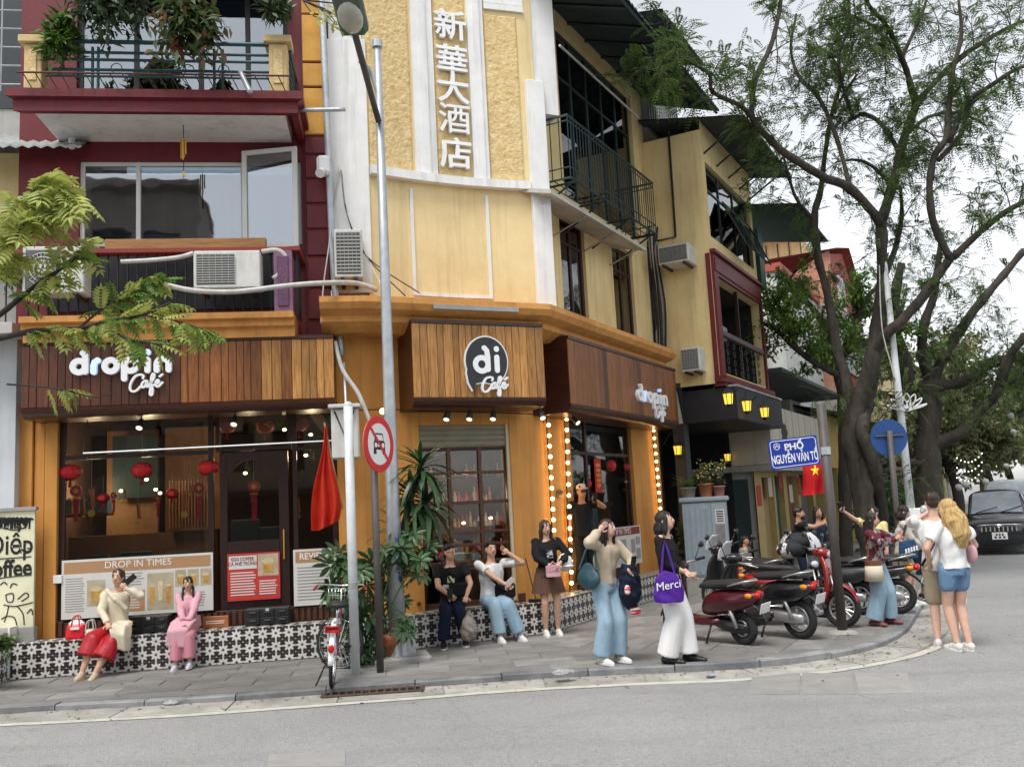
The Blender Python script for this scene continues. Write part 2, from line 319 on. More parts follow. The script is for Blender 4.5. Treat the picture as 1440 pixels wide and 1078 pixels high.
# ================================================================ ground
def asphalt():
    mt = bpy.data.materials.new('asphalt'); mt.use_nodes = True; t = mt.node_tree; N = t.nodes; L = t.links.new; b = N['Principled BSDF']
    co = N.new('ShaderNodeTexCoord')
    def nz(sc_, det=6, ro=.6):
        n = N.new('ShaderNodeTexNoise'); n.inputs['Scale'].default_value = sc_; n.inputs['Detail'].default_value = det; n.inputs['Roughness'].default_value = ro; L(co.outputs['Object'], n.inputs['Vector']); return n.outputs[0]
    def mr(x, a, b_, c, d):
        n = N.new('ShaderNodeMapRange'); [n.inputs[i+1].__setattr__('default_value', v) for i, v in enumerate((a, b_, c, d))]; L(x, n.inputs[0]); return n.outputs[0]
    def mix(f, a, b_):
        n = N.new('ShaderNodeMix'); n.data_type = 'RGBA'; L(f, n.inputs[0])
        for i, v in ((6, a), (7, b_)):
            if isinstance(v, tuple): n.inputs[i].default_value = (*v, 1)
            else: L(v, n.inputs[i])
        return n.outputs[2]
    c = mix(mr(nz(.35, 5), .35, .65, 0, 1), (.25, .252, .25), (.315, .317, .314))
    c = mix(mr(nz(3.2, 8, .7), .5, .78, 0, .5), c, (.23, .228, .222))
    mp = N.new('ShaderNodeMapping'); mp.inputs['Scale'].default_value = (.12, 1.6, 1); L(co.outputs['Object'], mp.inputs[0]); ln = N.new('ShaderNodeTexNoise'); ln.inputs['Scale'].default_value = 1; ln.inputs['Detail'].default_value = 5; L(mp.outputs[0], ln.inputs['Vector'])
    c = mix(mr(ln.outputs[0], .5, .72, 0, .45), c, (.19, .187, .18)); c = mix(mr(nz(1.1, 3, .5), .66, .74, 0, .5), c, (.15, .147, .14))
    vo = N.new('ShaderNodeTexVoronoi'); vo.inputs['Scale'].default_value = 75; L(co.outputs['Object'], vo.inputs['Vector'])
    sp = N.new('ShaderNodeSeparateColor'); L(vo.outputs['Color'], sp.inputs[0])
    c = mix(mr(sp.outputs[0], .55, 1, 0, .42), c, (.4, .4, .39)); c = mix(mr(sp.outputs[1], .6, 1, 0, .45), c, (.11, .11, .11))
    wv = N.new('ShaderNodeTexVoronoi'); wv.feature = 'DISTANCE_TO_EDGE'; wv.inputs['Scale'].default_value = .42
    ad = N.new('ShaderNodeMix'); ad.data_type = 'VECTOR'; ad.inputs[0].default_value = .12; n2 = N.new('ShaderNodeTexNoise'); n2.inputs['Scale'].default_value = 2.5; n2.inputs['Detail'].default_value = 8; L(co.outputs['Object'], n2.inputs['Vector'])
    L(co.outputs['Object'], ad.inputs[4]); L(n2.outputs['Color'], ad.inputs[5]); L(ad.outputs[1], wv.inputs['Vector'])
    c = mix(mr(wv.outputs['Distance'], 0, .004, .22, 0), c, (.1, .098, .094))
    L(c, b.inputs['Base Color']); b.inputs['Roughness'].default_value = .88; b.inputs['Specular IOR Level'].default_value = .25
    bp = N.new('ShaderNodeBump'); bp.inputs['Strength'].default_value = .7; bp.inputs['Distance'].default_value = .012; L(vo.outputs['Distance'], bp.inputs['Height']); L(bp.outputs[0], b.inputs['Normal'])
    return mt
m_asph = asphalt()
m_slab = M('paving_stone', (.25, .243, .228), (.165, .16, .152), .8, 2.2, .35, 35, rnd=.16, streak=(.09, .085, .08, .35))
m_kerb = M('kerb_stone', (.26, .26, .26), (.13, .135, .145), .75, 3, .5, 30, rnd=.25)
m_gut = M('gutter_concrete', (.38, .365, .33), (.22, .21, .19), .9, 2.5, .4, 30, rnd=.12)
m_line = M('worn_pale_edging', (.5, .48, .42), (.34, .33, .3), .9, 6, .3, 40, lo=.45, hi=.75)
g = MB(); g.quad((-300, -60, 0), (300, -60, 0), (300, 500, 0), (-300, 500, 0)); road = struct('road', g, m_asph)
KERB = [(-24, 9.7), (-14, 9.85), (-9, 9.95), (-5.6, 10.1), (-3.8, 10.1), (-2.6, 10.2), (-1.1, 10.38), (0, 10.5), (1.2, 10.5), (2.15, 10.45), (2.95, 10.6), (3.6, 10.9), (4.2, 11.35), (4.85, 12.2), (5.6, 13.6), (6.55, 15.46), (7.89, 18.24)]
d_ = V((math.cos(math.radians(63.2)), math.sin(math.radians(63.2)))); KERB += [(7.89+d_.x*k, 18.24+d_.y*k) for k in (6, 14, 26, 45, 90)]
KP = [V((p[0], p[1])) for p in smoothpath(KERB, 5)]
def offs(pts, d):
    o = []
    for i, p in enumerate(pts):
        t = (pts[min(i+1, len(pts)-1)]-pts[max(i-1, 0)]).normalized(); o.append(p+V((t.y, -t.x))*d)
    return o
g = MB(); back = [V((30, 110)), V((-30, 110))]; inn = offs(KP, -.14)
poly = [(p.x, p.y, SW-.008) for p in inn]+[(p.x, p.y, SW-.008) for p in [V((inn[-1].x-5, inn[-1].y+4)), V((-24, 60)), V((-24, 20))]]
g.add(poly, [tuple(range(len(poly)))]); walk = struct('pavement', g, M('pavement_bed', (.2, .195, .185), (.15, .146, .138), .9, 2.5, .4, 35))
# kerb stones, gutter slabs and the pale worn edging that follows the kerb
def along(pts, step, gap):
    L_ = [0]
    for i in range(1, len(pts)): L_.append(L_[-1]+(pts[i]-pts[i-1]).length)
    def pt(s):
        for i in range(1, len(pts)):
            if L_[i] >= s:
                t = (s-L_[i-1])/max(1e-6, L_[i]-L_[i-1]); d = (pts[i]-pts[i-1]).normalized(); return pts[i-1].lerp(pts[i], t), d
        return pts[-1], (pts[-1]-pts[-2]).normalized()
    s = 0
    while s < L_[-1]-step:
        yield [pt(s+gap), pt(s+step/2), pt(s+step-gap)]; s += step
def curb_piece(mb, seg, o0, o1, z0, z1, ch=.012):
    rings = []
    for p, d in seg:
        n = V((d.y, -d.x)); a, b = p+n*o0, p+n*o1
        rings.append([V((a.x, a.y, z0)), V((a.x, a.y, z1)), V((b.x-n.x*ch, b.y-n.y*ch, z1)), V((b.x, b.y, z1-ch)), V((b.x, b.y, z0))])
    return mb.loft(rings)
kn = 0
for seg in along(KP, .95, .006):
    if seg[1][0].y > 48 or seg[1][0].x < -8: continue
    dz = rnd(-.012, .01); ob('kerb_stone', curb_piece(MB(), seg, -.145, rnd(-.004, .004), -.05, SW+dz), m_kerb, walk)
for seg in along(KP, 1.1, .008):
    if seg[1][0].y > 40 or seg[1][0].x < -8: continue
    ob('gutter_slab', curb_piece(MB(), seg, .006, .47+rnd(-.012, .012), -.05, .012+rnd(-.004, .004), .006), m_gut, road)
g = MB()
rings = []
a0 = offs(KP, .485); a1 = offs(KP, .61)
vs = []; fs = []
for i in range(len(KP)): vs += [(a0[i].x, a0[i].y, .006), (a1[i].x+rnd(-.01, .01), a1[i].y+rnd(-.01, .01), .006)]
for i in range(len(KP)-1):
    if KP[i].y < 60: fs.append((2*i, 2*i+1, 2*i+3, 2*i+2))
g.add(vs, fs); ob('edge_line', g, m_line, road)
# paving slabs, laid in two directions that meet at the corner
def inside(p, poly):
    c = False; j = len(poly)-1
    for i in range(len(poly)):
        if ((poly[i][1] > p[1]) != (poly[j][1] > p[1])) and p[0] < (poly[j][0]-poly[i][0])*(p[1]-poly[i][1])/(poly[j][1]-poly[i][1])+poly[i][0]: c = not c
        j = i
    return c
def front(o):  return [(p.x, p.y) for p in [F1.P(-9, 0, o), F1.P(isect(F1, F2, o)[0], 0, o), F2.P(isect(F2, F3, o)[0], 0, o), F3.P(6.2, 0, o), F3.P(6.2, 0, .75), F3.P(60, 0, .75)]]
walkpoly = [(p.x, p.y) for p in offs(KP, -.16)]+front(.0)[::-1]
slabs = 0
def slab_grid(ang, org, nx, ny, lx, ly, keep):
    global slabs
    a = math.radians(ang); t = V((math.cos(a), math.sin(a))); n = V((-t.y, t.x)); R = Matrix.Rotation(a, 3, 'Z')
    me = None
    for j in range(ny):
        for i in range(nx):
            c = V(org)+t*((i+(.5 if j % 2 else 0))*lx)+n*(j*ly); cs = [c+t*(sx*lx/2)+n*(sy*ly/2) for sx in (-1, 1) for sy in (-1, 1)]
            if not keep(c) or not all(inside(q, walkpoly) for q in cs): continue
            if me is None: me = MB().box((0, 0, -.02), (lx-.012, ly-.012, .06), None, .006).mesh('paving_slab'); me.materials.append(m_slab)
            o = ob('paving_slab', me, None, walk); o.location = (c.x, c.y, SW-.008+rnd(-.004, .003)); o.rotation_euler = (rnd(-.003, .003), rnd(-.003, .003), a); slabs += 1
split = lambda c: (c-V((.9, 10.5))).cross(V((.36, 13.6))-V((.9, 10.5)))
slab_grid(6.5, (-8.2, 9.9), 14, 9, .74, .37, lambda c: split(c) < 0)
slab_grid(61.5, (6.6, 9.4), 26, 26, .74, .42, lambda c: split(c) >= 0)
# concrete cover slabs and a dark patch set in the carriageway
def cover(px, name='cover_slab', h=.008):
    ps = [ground(*p, 0) for p in px]; c = sum(ps, V((0, 0, 0)))/4; g = MB(); k = []
    for p in ps: k.append(p+(c-p)*.02)
    g.add([(p.x, p.y, -.02) for p in ps]+[(p.x, p.y, h-.003) for p in ps]+[(p.x, p.y, h) for p in k], [(0, 1, 5, 4), (1, 2, 6, 5), (2, 3, 7, 6), (3, 0, 4, 7), (4, 5, 9, 8), (5, 6, 10, 9), (6, 7, 11, 10), (7, 4, 8, 11), (8, 9, 10, 11)]); return g
m_cov = M('cover_concrete', (.3, .295, .28), (.24, .235, .225), .9, 4, .5, 60, rnd=.08); m_cov2 = M('fresh_tar_patch', (.22, .22, .215), (.27, .268, .262), .9, 5, .5, 70)
for q in ([(1052, 976), (1124, 976), (1126, 947), (1058, 947)], [(1128, 976), (1204, 976), (1198, 946), (1128, 946)], [(1208, 976), (1287, 974), (1276, 946), (1201, 946)], [(377, 1078), (486, 1078), (486, 1056), (378, 1061)]): ob('cover_slab', cover(q), m_cov, road)
ob('tar_patch', cover([(890, 976), (1048, 977), (1054, 946), (880, 952)], h=.004), m_cov2, road)
# drain grate beside the bicycle
c = ground(526, 972, 0); c = V((c.x, c.y-.02, 0)); t_ = V((.995, .1, 0)); gr = thing('drain_grate', 'rusty iron drain grate in the gutter beside the bicycle wheel', 'drain grate', (c.x, c.y, 0)); Rg = Matrix.Rotation(math.radians(5), 3, 'Z')
m_iron = M('rusty_iron', (.05, .04, .034), (.1, .055, .03), .8, 14, .4, 60)
ob('pit', MB().box((c.x, c.y, .014), (1.0, .4, .002), Rg, 0), M('pit_dark', (.01, .01, .01)), gr)
g = MB()
for yy in (-.2, .2): g.box(V((c.x, c.y, .022))+Rg@V((0, yy, 0)), (1.06, .05, .02), Rg)
for xx in (-.52, .52): g.box(V((c.x, c.y, .0222))+Rg@V((xx, 0, 0)), (.05, .39, .02), Rg)
ob('rim', g, m_iron, gr)
for k in range(12): ob('bar', MB().box(V((c.x, c.y, .0218))+Rg@V((-.44+k*.08, 0, 0)), (.026, .37, .018), Rg), m_iron, gr)
ob('bar', MB().box(V((c.x, c.y, .0238))+Rg@V((0, 0, 0)), (1.0, .03, .016), Rg), m_iron, gr)
# litter
def crumple(px, py, r, name, label, mat, z=0., cat='litter'):
    p = ground(px, py, z); g = MB(); g.ell((0, 0, r*.2), (r, r*.6, r*.24), None, 16, 9)
    g.v = [(x*(1+.35*noise.noise(V((x*40, y*40, z_*40)))), y*(1+.4*noise.noise(V((y*50, x*40, z_*30)))), max(.003, z_*(1+.5*noise.noise(V((z_*60, x*30, y*30)))))) for x, y, z_ in g.v]
    o = ob(name, g, mat); o.location = p; return tag(o, label, cat)
m_plas = M('thin_plastic', (.5, .51, .51), (.36, .37, .38), .35, 20, .4, 30, trans=.3)
crumple(792, 948, .12, 'plastic_bag', 'crumpled clear plastic bag on the kerb near the jeans', m_plas, SW+.004)
crumple(243, 990, .1, 'plastic_bag', 'flattened pale plastic scrap in the gutter at left', m_plas, .013)
crumple(1000, 952, .05, 'paper_scrap', 'small blue paper scrap lying by the kerb', M('blue_scrap', (.05, .1, .25)), .013)
# ================================================================ tiled bench / plinth of the café
def tile_mat():
    mt = bpy.data.materials.new('star_patterned_tile'); mt.use_nodes = True; t = mt.node_tree; N = t.nodes; L = t.links.new; b = N['Principled BSDF']; b.inputs['Roughness'].default_value = .32
    at_ = N.new('ShaderNodeAttribute'); at_.attribute_name = 'UVMap'; at_.attribute_type = 'GEOMETRY'
    uv = N.new('ShaderNodeUVMap'); sp = N.new('ShaderNodeSeparateXYZ'); L(uv.outputs[0], sp.inputs[0])
    def mth(op, a, b_=None, c=None):
        n = N.new('ShaderNodeMath'); n.operation = op
        for i, v in enumerate((a, b_, c)):
            if v is None: continue
            if isinstance(v, (int, float)): n.inputs[i].default_value = v
            else: L(v, n.inputs[i])
        return n.outputs[0]
    def flower(cx, cy):                        # eight-petal star: white ring of petals round a dark heart
        x = mth('SUBTRACT', sp.outputs[0], cx); y = mth('SUBTRACT', sp.outputs[1], cy)
        r = mth('SQRT', mth('ADD', mth('MULTIPLY', x, x), mth('MULTIPLY', y, y))); a = mth('ARCTAN2', y, x); c8 = mth('COSINE', mth('MULTIPLY', a, 8))
        edge = mth('MULTIPLY_ADD', c8, .085, .37); pet = mth('LESS_THAN', r, edge); core = mth('GREATER_THAN', r, mth('MULTIPLY_ADD', c8, .03, .1)); return mth('MULTIPLY', pet, core)
    x = mth('ABSOLUTE', mth('SUBTRACT', sp.outputs[0], .5)); y = mth('ABSOLUTE', mth('SUBTRACT', sp.outputs[1], .5))
    cor = mth('GREATER_THAN', mth('ADD', x, y), .93); ed = mth('MULTIPLY', mth('GREATER_THAN', mth('MAXIMUM', x, y), .44), mth('LESS_THAN', mth('MINIMUM', x, y), .07))
    f = mth('MAXIMUM', mth('MAXIMUM', flower(.5, .5), cor), ed)
    mx = N.new('ShaderNodeMix'); mx.data_type = 'RGBA'; L(f, mx.inputs[0]); mx.inputs[6].default_value = (.04, .03, .03, 1); mx.inputs[7].default_value = (.66, .65, .62, 1)
    oi = N.new('ShaderNodeObjectInfo'); r3 = N.new('ShaderNodeMapRange'); r3.inputs['To Min'].default_value = .82; r3.inputs['To Max'].default_value = 1.06; L(oi.outputs['Random'], r3.inputs[0]); hv = N.new('ShaderNodeHueSaturation'); L(r3.outputs[0], hv.inputs['Value']); L(mx.outputs[2], hv.inputs['Color']); L(hv.outputs[0], b.inputs['Base Color'])
    return mt
m_tile = tile_mat(); TS = .166
def tile_mesh(h0=0.):                        # one tile, face towards -y, x right, z up; h0 cuts its foot
    g = MB(); g.cbox(lambda x, y, z: V((x, y, z)), (.0015, -.006, h0+.0015), (TS-.0015, .01, TS-.0015), .002); me = g.mesh('tile'); uvl = me.uv_layers.new(name='UVMap')
    for lp in me.loops:
        c = me.vertices[lp.vertex_index].co; uvl.data[lp.index].uv = (c.x/TS, c.z/TS)
    me.materials.append(m_tile); return me
BT = .51                                     # bench top height
bench = thing('tiled_bench', 'low bench plinth faced with black and white star tiles along the café', 'bench', F2.P(0, SW, -.2))
g = MB(); prof = [(-.012, SW-.05), (-.012, BT-.012), (-1.0, BT-.012), (-1.0, SW-.05)]; sweep(g, prof, -.35, 5.9); ob('core', g, m_conc, bench)
t_full, t_cut = tile_mesh(), None
def lay(F, s0, s1, cut0=0):
    n = max(1, round((s1-s0)/TS)); w_ = (s1-s0)/n; rz = math.atan2(F.t.y, F.t.x)
    for i in range(n):
        for j in range(4):
            z = BT-TS*(j+1)
            if z < SW-TS*.93: continue
            me = t_full
            if z < SW:
                k = 'cut'; me = SHARED.get(k) or SHARED.setdefault(k, tile_mesh(SW-z)); 
            o = ob('tile', me, None, bench); p = F.P(s0+i*w_, z, -.004); o.location = p-wl(bench); o.rotation_euler = (0, 0, rz); o.scale.x = w_/TS
    for i in range(n):                       # seat tiles
        for j in range(2):
            o = ob('tile', t_full, None, bench); p = F.P(s0+i*w_, BT-.006, -.004-TS*j); o.location = p-wl(bench); o.rotation_euler = (-math.pi/2, 0, rz); o.scale.x = w_/TS
lay(F1, -.3, isect(F1, F2, 0)[0]); lay(F2, 0.0, isect(F2, F3, 0)[0]); lay(F3, 0.0, 5.8)
# ================================================================ building A: narrow red-and-orange house left of the corner
bA = thing('red_balcony_house', 'narrow maroon house with projecting balconies above the left café front', 'house', F1.P(1.6, SW, W1))
g = MB()
r = F1.R(25, 590, 81, 880, W1)
zsb = 3.43; s_l, s_r = r[0], 3.78
for (a, b, o) in ((25, 46, W1+.05), (47, 62, W1), (63, 81, W1+.03)):
    q = F1.R(a, 590, b, 880, W1); g.fbox(F1, q[0], q[1]-.004, BT-.02, 3.6, W1-.3, o)
ob('pillar', g, m_org, bA)
g = MB(); wz = (5.0, 7.36)
hole = F1.R(111, 226, 424, 345, W1); hole2 = (.25, 3.2, 8.0, 10.4)
wall(g, F1, -.5, 3.45, 4.4, 11, W1, [hole, hole2]); ob('wall', g, m_mar, bA)
g = MB(); g.quad(F1.P(-.5, 3.3, -6), F1.P(-.5, 3.3, W1), F1.P(-.5, 11, W1), F1.P(-.5, 11, -6)); g.quad(F1.P(3.4, 3.3, -6), F1.P(3.4, 3.3, W1), F1.P(3.4, 11, W1), F1.P(3.4, 11, -6)); g.fbox(F1, -.5, 3.45, 11, 11.3, -6, W1+.1); ob('side_wall', g, m_grey_plaster, bA)
ob('ledge_dark_panel', MB().fbox(F1, -.1, 3.1, F1.q(250, 436, W1)[1], F1.q(250, 352, W1)[1], W1+.002, W1+.03), M('dark_opening_panel', (.012, .013, .016), (.03, .03, .034), .35, 3), bA)  # near-black panel on the wall, in place of the dark opening and glass
# first-floor window with sky reflections and one casement standing open
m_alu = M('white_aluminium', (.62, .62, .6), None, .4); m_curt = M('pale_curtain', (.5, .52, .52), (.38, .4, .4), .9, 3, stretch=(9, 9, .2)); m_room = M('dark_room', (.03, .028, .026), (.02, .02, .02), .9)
xs = [hole[0], F1.q(193, 280, W1)[0], F1.q(341, 280, W1)[0], hole[1]]
window(F1, hole[0], hole[1], hole[2], hole[3], W1-.05, xs, 1, m_alu, GLASS_SKY, bA, .06, back=(m_curt, .5))
cas = MB(); a = math.radians(28); hp = F1.P(xs[3]-.02, 0, W1); Fc = Frame((hp.x, hp.y, 0), 8.2+180-0); Fc = Frame((F1.P(xs[2]+.02, 0, W1).x, F1.P(xs[2]+.02, 0, W1).y, 0), 8.2-14)
cw = (xs[3]-xs[2])*.98; cz0, cz1 = hole[2]-.1, hole[3]+.12
for q in ((0, .07, cz0, cz1), (cw-.07, cw, cz0, cz1), (.07, cw-.07, cz0, cz0+.07), (.07, cw-.07, cz1-.07, cz1)): cas.fbox(Fc, *q, .02, .07)
cs = ob('open_casement', cas, m_alu, bA); ob('pane', MB().fbox(Fc, .06, cw-.06, cz0+.06, cz1-.06, .035, .045, 0), GLASS_SKY, cs)
# timber sill beam and balcony ledge with two condensers
q = F1.R(147, 335, 374, 351, .1); ob('timber_beam', MB().fbox(F1, q[0], q[1], q[2], q[3], -.02, .1, .01), M('raw_timber', (.4, .2, .07), (.22, .1, .03), .6, 5, .2, 40, stretch=(.6, .6, 9)), bA)
zl0, zl1 = F1.q(250, 474, .35)[1], F1.q(250, 441, .35)[1]
g = MB(); sL, sR = F1.q(27, 455, .35)[0], F1.q(413, 455, .35)[0]
prof = [(W1-.2, zl0), (.22, zl0), (.22, zl0+.12), (.3, zl0+.14), (.3, zl1-.09), (.38, zl1-.08), (.38, zl1), (W1-.2, zl1)]
g.loft([[F1.P(sL, z, o) for o, z in prof], [F1.P(sR, z, o) for o, z in prof]]); ob('ledge', g, m_org2, bA)
q = F1.R(385, 352, 411, 427, .32); g = MB(); g.fbox(F1, q[0], q[1], zl1, q[3], .1, .32); ob('post', g, M('lilac_paint', (.23, .12, .2), (.17, .08, .15), .7, 8, .3, 25), bA)
g = MB().fbox(F1, q[0]+.05, q[1]-.05, zl1+.08, q[3]-.08, .322, .345, .012); ob('post_panel', g, M('lilac_relief', (.17, .08, .15), (.1, .05, .09), .8, 30, .8, 40), bA)
zr = q[3]; m_hand = M('red_handrail', (.2, .03, .025), None, .5)
g = MB(); g.fbox(F1, sL-.2, sR+.05, zr, zr+.06, .12, .3); g.fbox(F1, sR-.02, sR+.1, zr-.002, zr+.055, -.5, .33); ob('handrail', g, m_hand, bA)
for k in range(26):
    s = sL+.05+k*(sR-sL-.35)/25; ob('baluster', MB().tube([F1.P(s, zl1, .2), F1.P(s, zr, .2)], .012, 5), m_blk, bA)
for k in range(5): ob('baluster', MB().tube([F1.P(sR+.04, zl1-.02, .2-k*.13), F1.P(sR+.04, zr, .2-k*.13)], .012, 5), m_green, bA)
# second-floor balcony
zb = F1.q(250, 200, W1)[1]; oB = .62; sbl, sbr = F1.q(30, 140, oB)[0], F1.q(404, 140, oB)[0]
g = MB(); g.fbox(F1, sbl+.1, sbr-.05, zb, zb+.12, W1, oB-.1); ob('soffit', g, m_wht, bA)
g = MB(); prof = [(oB-.16, zb-.012), (oB-.07, zb-.012), (oB-.07, zb+.14), (oB, zb+.16), (oB, zb+.27), (oB-.25, zb+.27), (oB-.25, zb+.13), (oB-.16, zb+.13)]
g.loft([[F1.P(sbl-(o-oB+.2), z, o) for o, z in prof], [F1.P(sbr+(o-oB+.2), z, o) for o, z in prof]])
prof2 = [(x-oB+sbr+.2, z) for x, z in prof]
g.loft([[F1.P(a_, z+.001, oB-.17) for a_, z in prof2], [F1.P(a_, z+.001, W1) for a_, z in prof2]]); ob('moulding', g, m_mar, bA)
m_post = M('cream_post', (.62, .47, .24), (.5, .36, .17), .8, 4, .2, 20, streak=(.2, .15, .1, .4))
for (x0, x1) in ((33, 58), (378, 404)):
    q = F1.R(x0, 55, x1, 126, oB-.05); g = MB(); g.fbox(F1, q[0], q[1], zb+.27, q[3]-.06, oB-.3, oB-.06, .01); g.fbox(F1, q[0]-.06, q[1]+.06, q[3]-.06, q[3]+.04, oB-.36, oB, .01); p = ob('post', g, m_post, bA); ob('post_panel', MB().fbox(F1, q[0]+.06, q[1]-.06, zb+.4, q[3]-.14, oB-.061, oB-.045, .01), m_stucco, p)
zt = F1.q(250, 62, oB)[1]
for py, rr in ((61, .028), (76, .02), (86, .02), (100, .02), (109, .016)):
    z = F1.q(250, py, oB-.12)[1]; ob('rail', MB().tube([F1.P(sbl+.25, z, oB-.12), F1.P(sbr-.2, z, oB-.12)], rr, 6), m_teal, bA); ob('rail', MB().tube([F1.P(sbr+.02, z-.02, oB-.25), F1.P(sbr+.02, z-.02, W1)], rr, 6), m_teal, bA)
for px in (130, 138, 301, 313): s = F1.q(px, 90, oB-.13)[0]; ob('rail_stay', MB().tube([F1.P(s, zb+.28, oB-.13), F1.P(s, zt, oB-.13)], .02, 5), m_teal, bA)
g = MB(); zr2 = zb+.42
g.tube([F1.P(sbl-.02, zr2, oB+.12), F1.P(sbr+.05, zr2, oB+.12)], .014, 5)
for k in range(22): s = sbl+.05+k*(sbr-sbl)/22; g.tube([F1.P(s, zr2, oB+.12), F1.P(s+.08, zb+.26, oB+.02)], .009, 4)
for k in range(4):
    s = sbl+1.2+k*.45
    g.tube([F1.P(s+.07*math.cos(a_*.6), zr2+.07+.07*math.sin(a_*.6), oB+.12) for a_ in range(10)], .007, 4)
ob('flower_rack', g, M('rust_brown', (.06, .02, .018), (.1, .04, .025), .7, 20), bA)
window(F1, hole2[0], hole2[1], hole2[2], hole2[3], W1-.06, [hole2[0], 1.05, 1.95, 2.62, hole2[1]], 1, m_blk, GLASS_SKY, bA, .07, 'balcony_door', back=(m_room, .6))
ob('awning', MB().fbox(F1, hole2[0], hole2[1], 9.6, 9.75, W1, W1+.5), M('navy_awning', (.01, .02, .05)), bA)
# rusticated pillar: yellow blocks above, maroon blocks below
p0, p1 = F1.q(428, 200, W1+.08)[0], F1.q(459, 200, W1+.08)[0]
m_ylb = M('ochre_block', (.62, .33, .07), (.5, .25, .05), .8, 4, .2, 25, rnd=.08, streak=(.25, .13, .04, .4))
yb = [(-70, -25), (-25, 20), (20, 87), (88, 122), (123, 190), (192, 217), (218, 251), (252, 286), (287, 322), (323, 360), (361, 405), (406, 450)]
for k, (a_, b_) in enumerate(yb):
    z0, z1 = F1.q(445, b_, W1+.08)[1], F1.q(445, a_, W1+.08)[1]; ob('pillar_block', MB().fbox(F1, p0, p1, z0+.012, z1-.012, W1-.2, W1+.08, .012), m_ylb if k < 5 else m_mar, bA)
ob('pillar_core', MB().fbox(F1, p0-.02, p1-.01, 3.4, 11, W1-.3, W1+.05), m_mar, bA)
# security camera and wall siren box
cm = thing('security_camera', 'small white dome security camera under the upper balcony', 'camera', F1.P(F1.q(101, 199, W1+.12)[0], zb-.1, W1+.12)); c_ = wl(cm)
ob('mount', MB().tube([c_+V((0, 0, .1)), c_+V((0, 0, .03))], .05, 10), m_white, cm); ob('lens_dome', MB().ell(c_, .06), m_white, cm, True); ob('lens', MB().ell(c_+V((.02, -.05, -.01)), .022), m_blk, cm, True)
# wind chime under the balcony
s = F1.q(258, 200, .1)[0]; wc = thing('wind_chime', 'thin brass wind chime hanging below the upper balcony', 'wind chime', F1.P(s, zb, .1)); p = F1.P(s, 0, .1)
ob('cord', MB().tube([V((p.x, p.y, zb)), V((p.x, p.y, zb-.75))], .006, 4), m_cable, wc)
for k in range(4): ob('chime', MB().tube([V((p.x+.03*math.cos(k*1.6), p.y+.03*math.sin(k*1.6), zb-.2)), V((p.x+.03*math.cos(k*1.6), p.y+.03*math.sin(k*1.6), zb-.42-.03*k))], .01, 5), m_gold, wc)
ob('sail', MB().ell(V((p.x, p.y, zb-.7)), (.02, .008, .05)), m_gold, wc)
# ---- shopfront of A
sf = thing('shopfront', 'dark timber café shopfront with tall window and arched door behind the bench', 'shopfront', F1.P(1.9, BT, W1))
x_w0, x_w1, x_d0, x_d1, x_e = [F1.q(px, 720, W1)[0] for px in (82, 300, 303, 411, 474)]
z_sill, z_tr = F1.q(200, 866, W1)[1], F1.q(250, 637, W1)[1]
window(F1, x_w0, x_w1, z_sill, 3.55, W1-.04, [x_w0, x_w1], [z_sill, z_tr, 3.55], m_frame, GLASS, sf, .07)
window(F1, x_d0, x_d1, z_tr, 3.55, W1-.045, 1, 1, m_frame, GLASS, sf, .05, 'transom')
window(F1, x_d1+.01, x_e, z_sill, 3.55, W1-.04, 1, [z_sill, z_tr, 3.55], m_frame, GLASS, sf, .06)
ob('plinth', MB().fbox(F1, x_w0, x_e, BT-.01, z_sill, W1-.12, W1, .006), m_frame, sf)
for k in range(44): s = x_w0+.02+k*(x_e-x_w0-.05)/44; ob('plinth_slat', MB().fbox(F1, s, s+.05, BT+.004, z_sill-.02, W1+.002, W1+.014, .003), m_brn, sf)
dr = MB(); da, db = x_d0+.05, x_d1-.05; gx0, gx1 = F1.q(319, 720, W1)[0], F1.q(392, 720, W1)[0]; gz0 = F1.q(355, 760, W1)[1]; rad = (gx1-gx0)/2; gz1 = F1.q(355, 645, W1)[1]-rad
fd = lambda a, z, d: F1.P(a, z, d)
dz0 = BT+.02; dz1 = z_tr-.02
dr.fbox(F1, da, gx0, dz0, dz1, W1-.1, W1-.04); dr.fbox(F1, gx1, db, dz0, dz1, W1-.1, W1-.04); dr.fbox(F1, gx0, gx1, dz0, gz0, W1-.1, W1-.041)
top = [(gx0, gz1)]+[((gx0+gx1)/2-rad*math.cos(math.pi*k/14), gz1+rad*math.sin(math.pi*k/14)) for k in range(15)]+[(gx1, dz1), (gx0, dz1)]
for k in range(14):
    a0, a1 = math.pi*k/14, math.pi*(k+1)/14; cx = (gx0+gx1)/2; pts = [(cx-rad*math.cos(a0), gz1+rad*math.sin(a0)), (cx-rad*math.cos(a1), gz1+rad*math.sin(a1)), (cx-rad*math.cos(a1), dz1), (cx-rad*math.cos(a0), dz1)]; dr.prism(pts, fd, W1-.1, W1-.041)
d_o = ob('door', dr, m_frame, sf); ob('pane', MB().fbox(F1, gx0, gx1, gz0, gz1+rad, W1-.08, W1-.07, 0), GLASS, d_o)
ob('handle', MB().tube([F1.P(db-.07, 1.35, W1-.01), F1.P(db-.07, 1.75, W1-.01)], .012, 6), m_gold, d_o)
ob('wash_light_bar', MB().tube([F1.P(*[*F1.q(117, 637, .0)], .0), F1.P(*[*F1.q(474, 619, .0)], .0)], .011, 6), m_white, sf)
ob('wash_light_arm', MB().tube([F1.P(F1.q(117, 637, 0)[0], F1.q(117, 637, 0)[1], 0), F1.P(F1.q(117, 637, 0)[0], 3.4, -.2)], .004, 5), m_cable, sf)
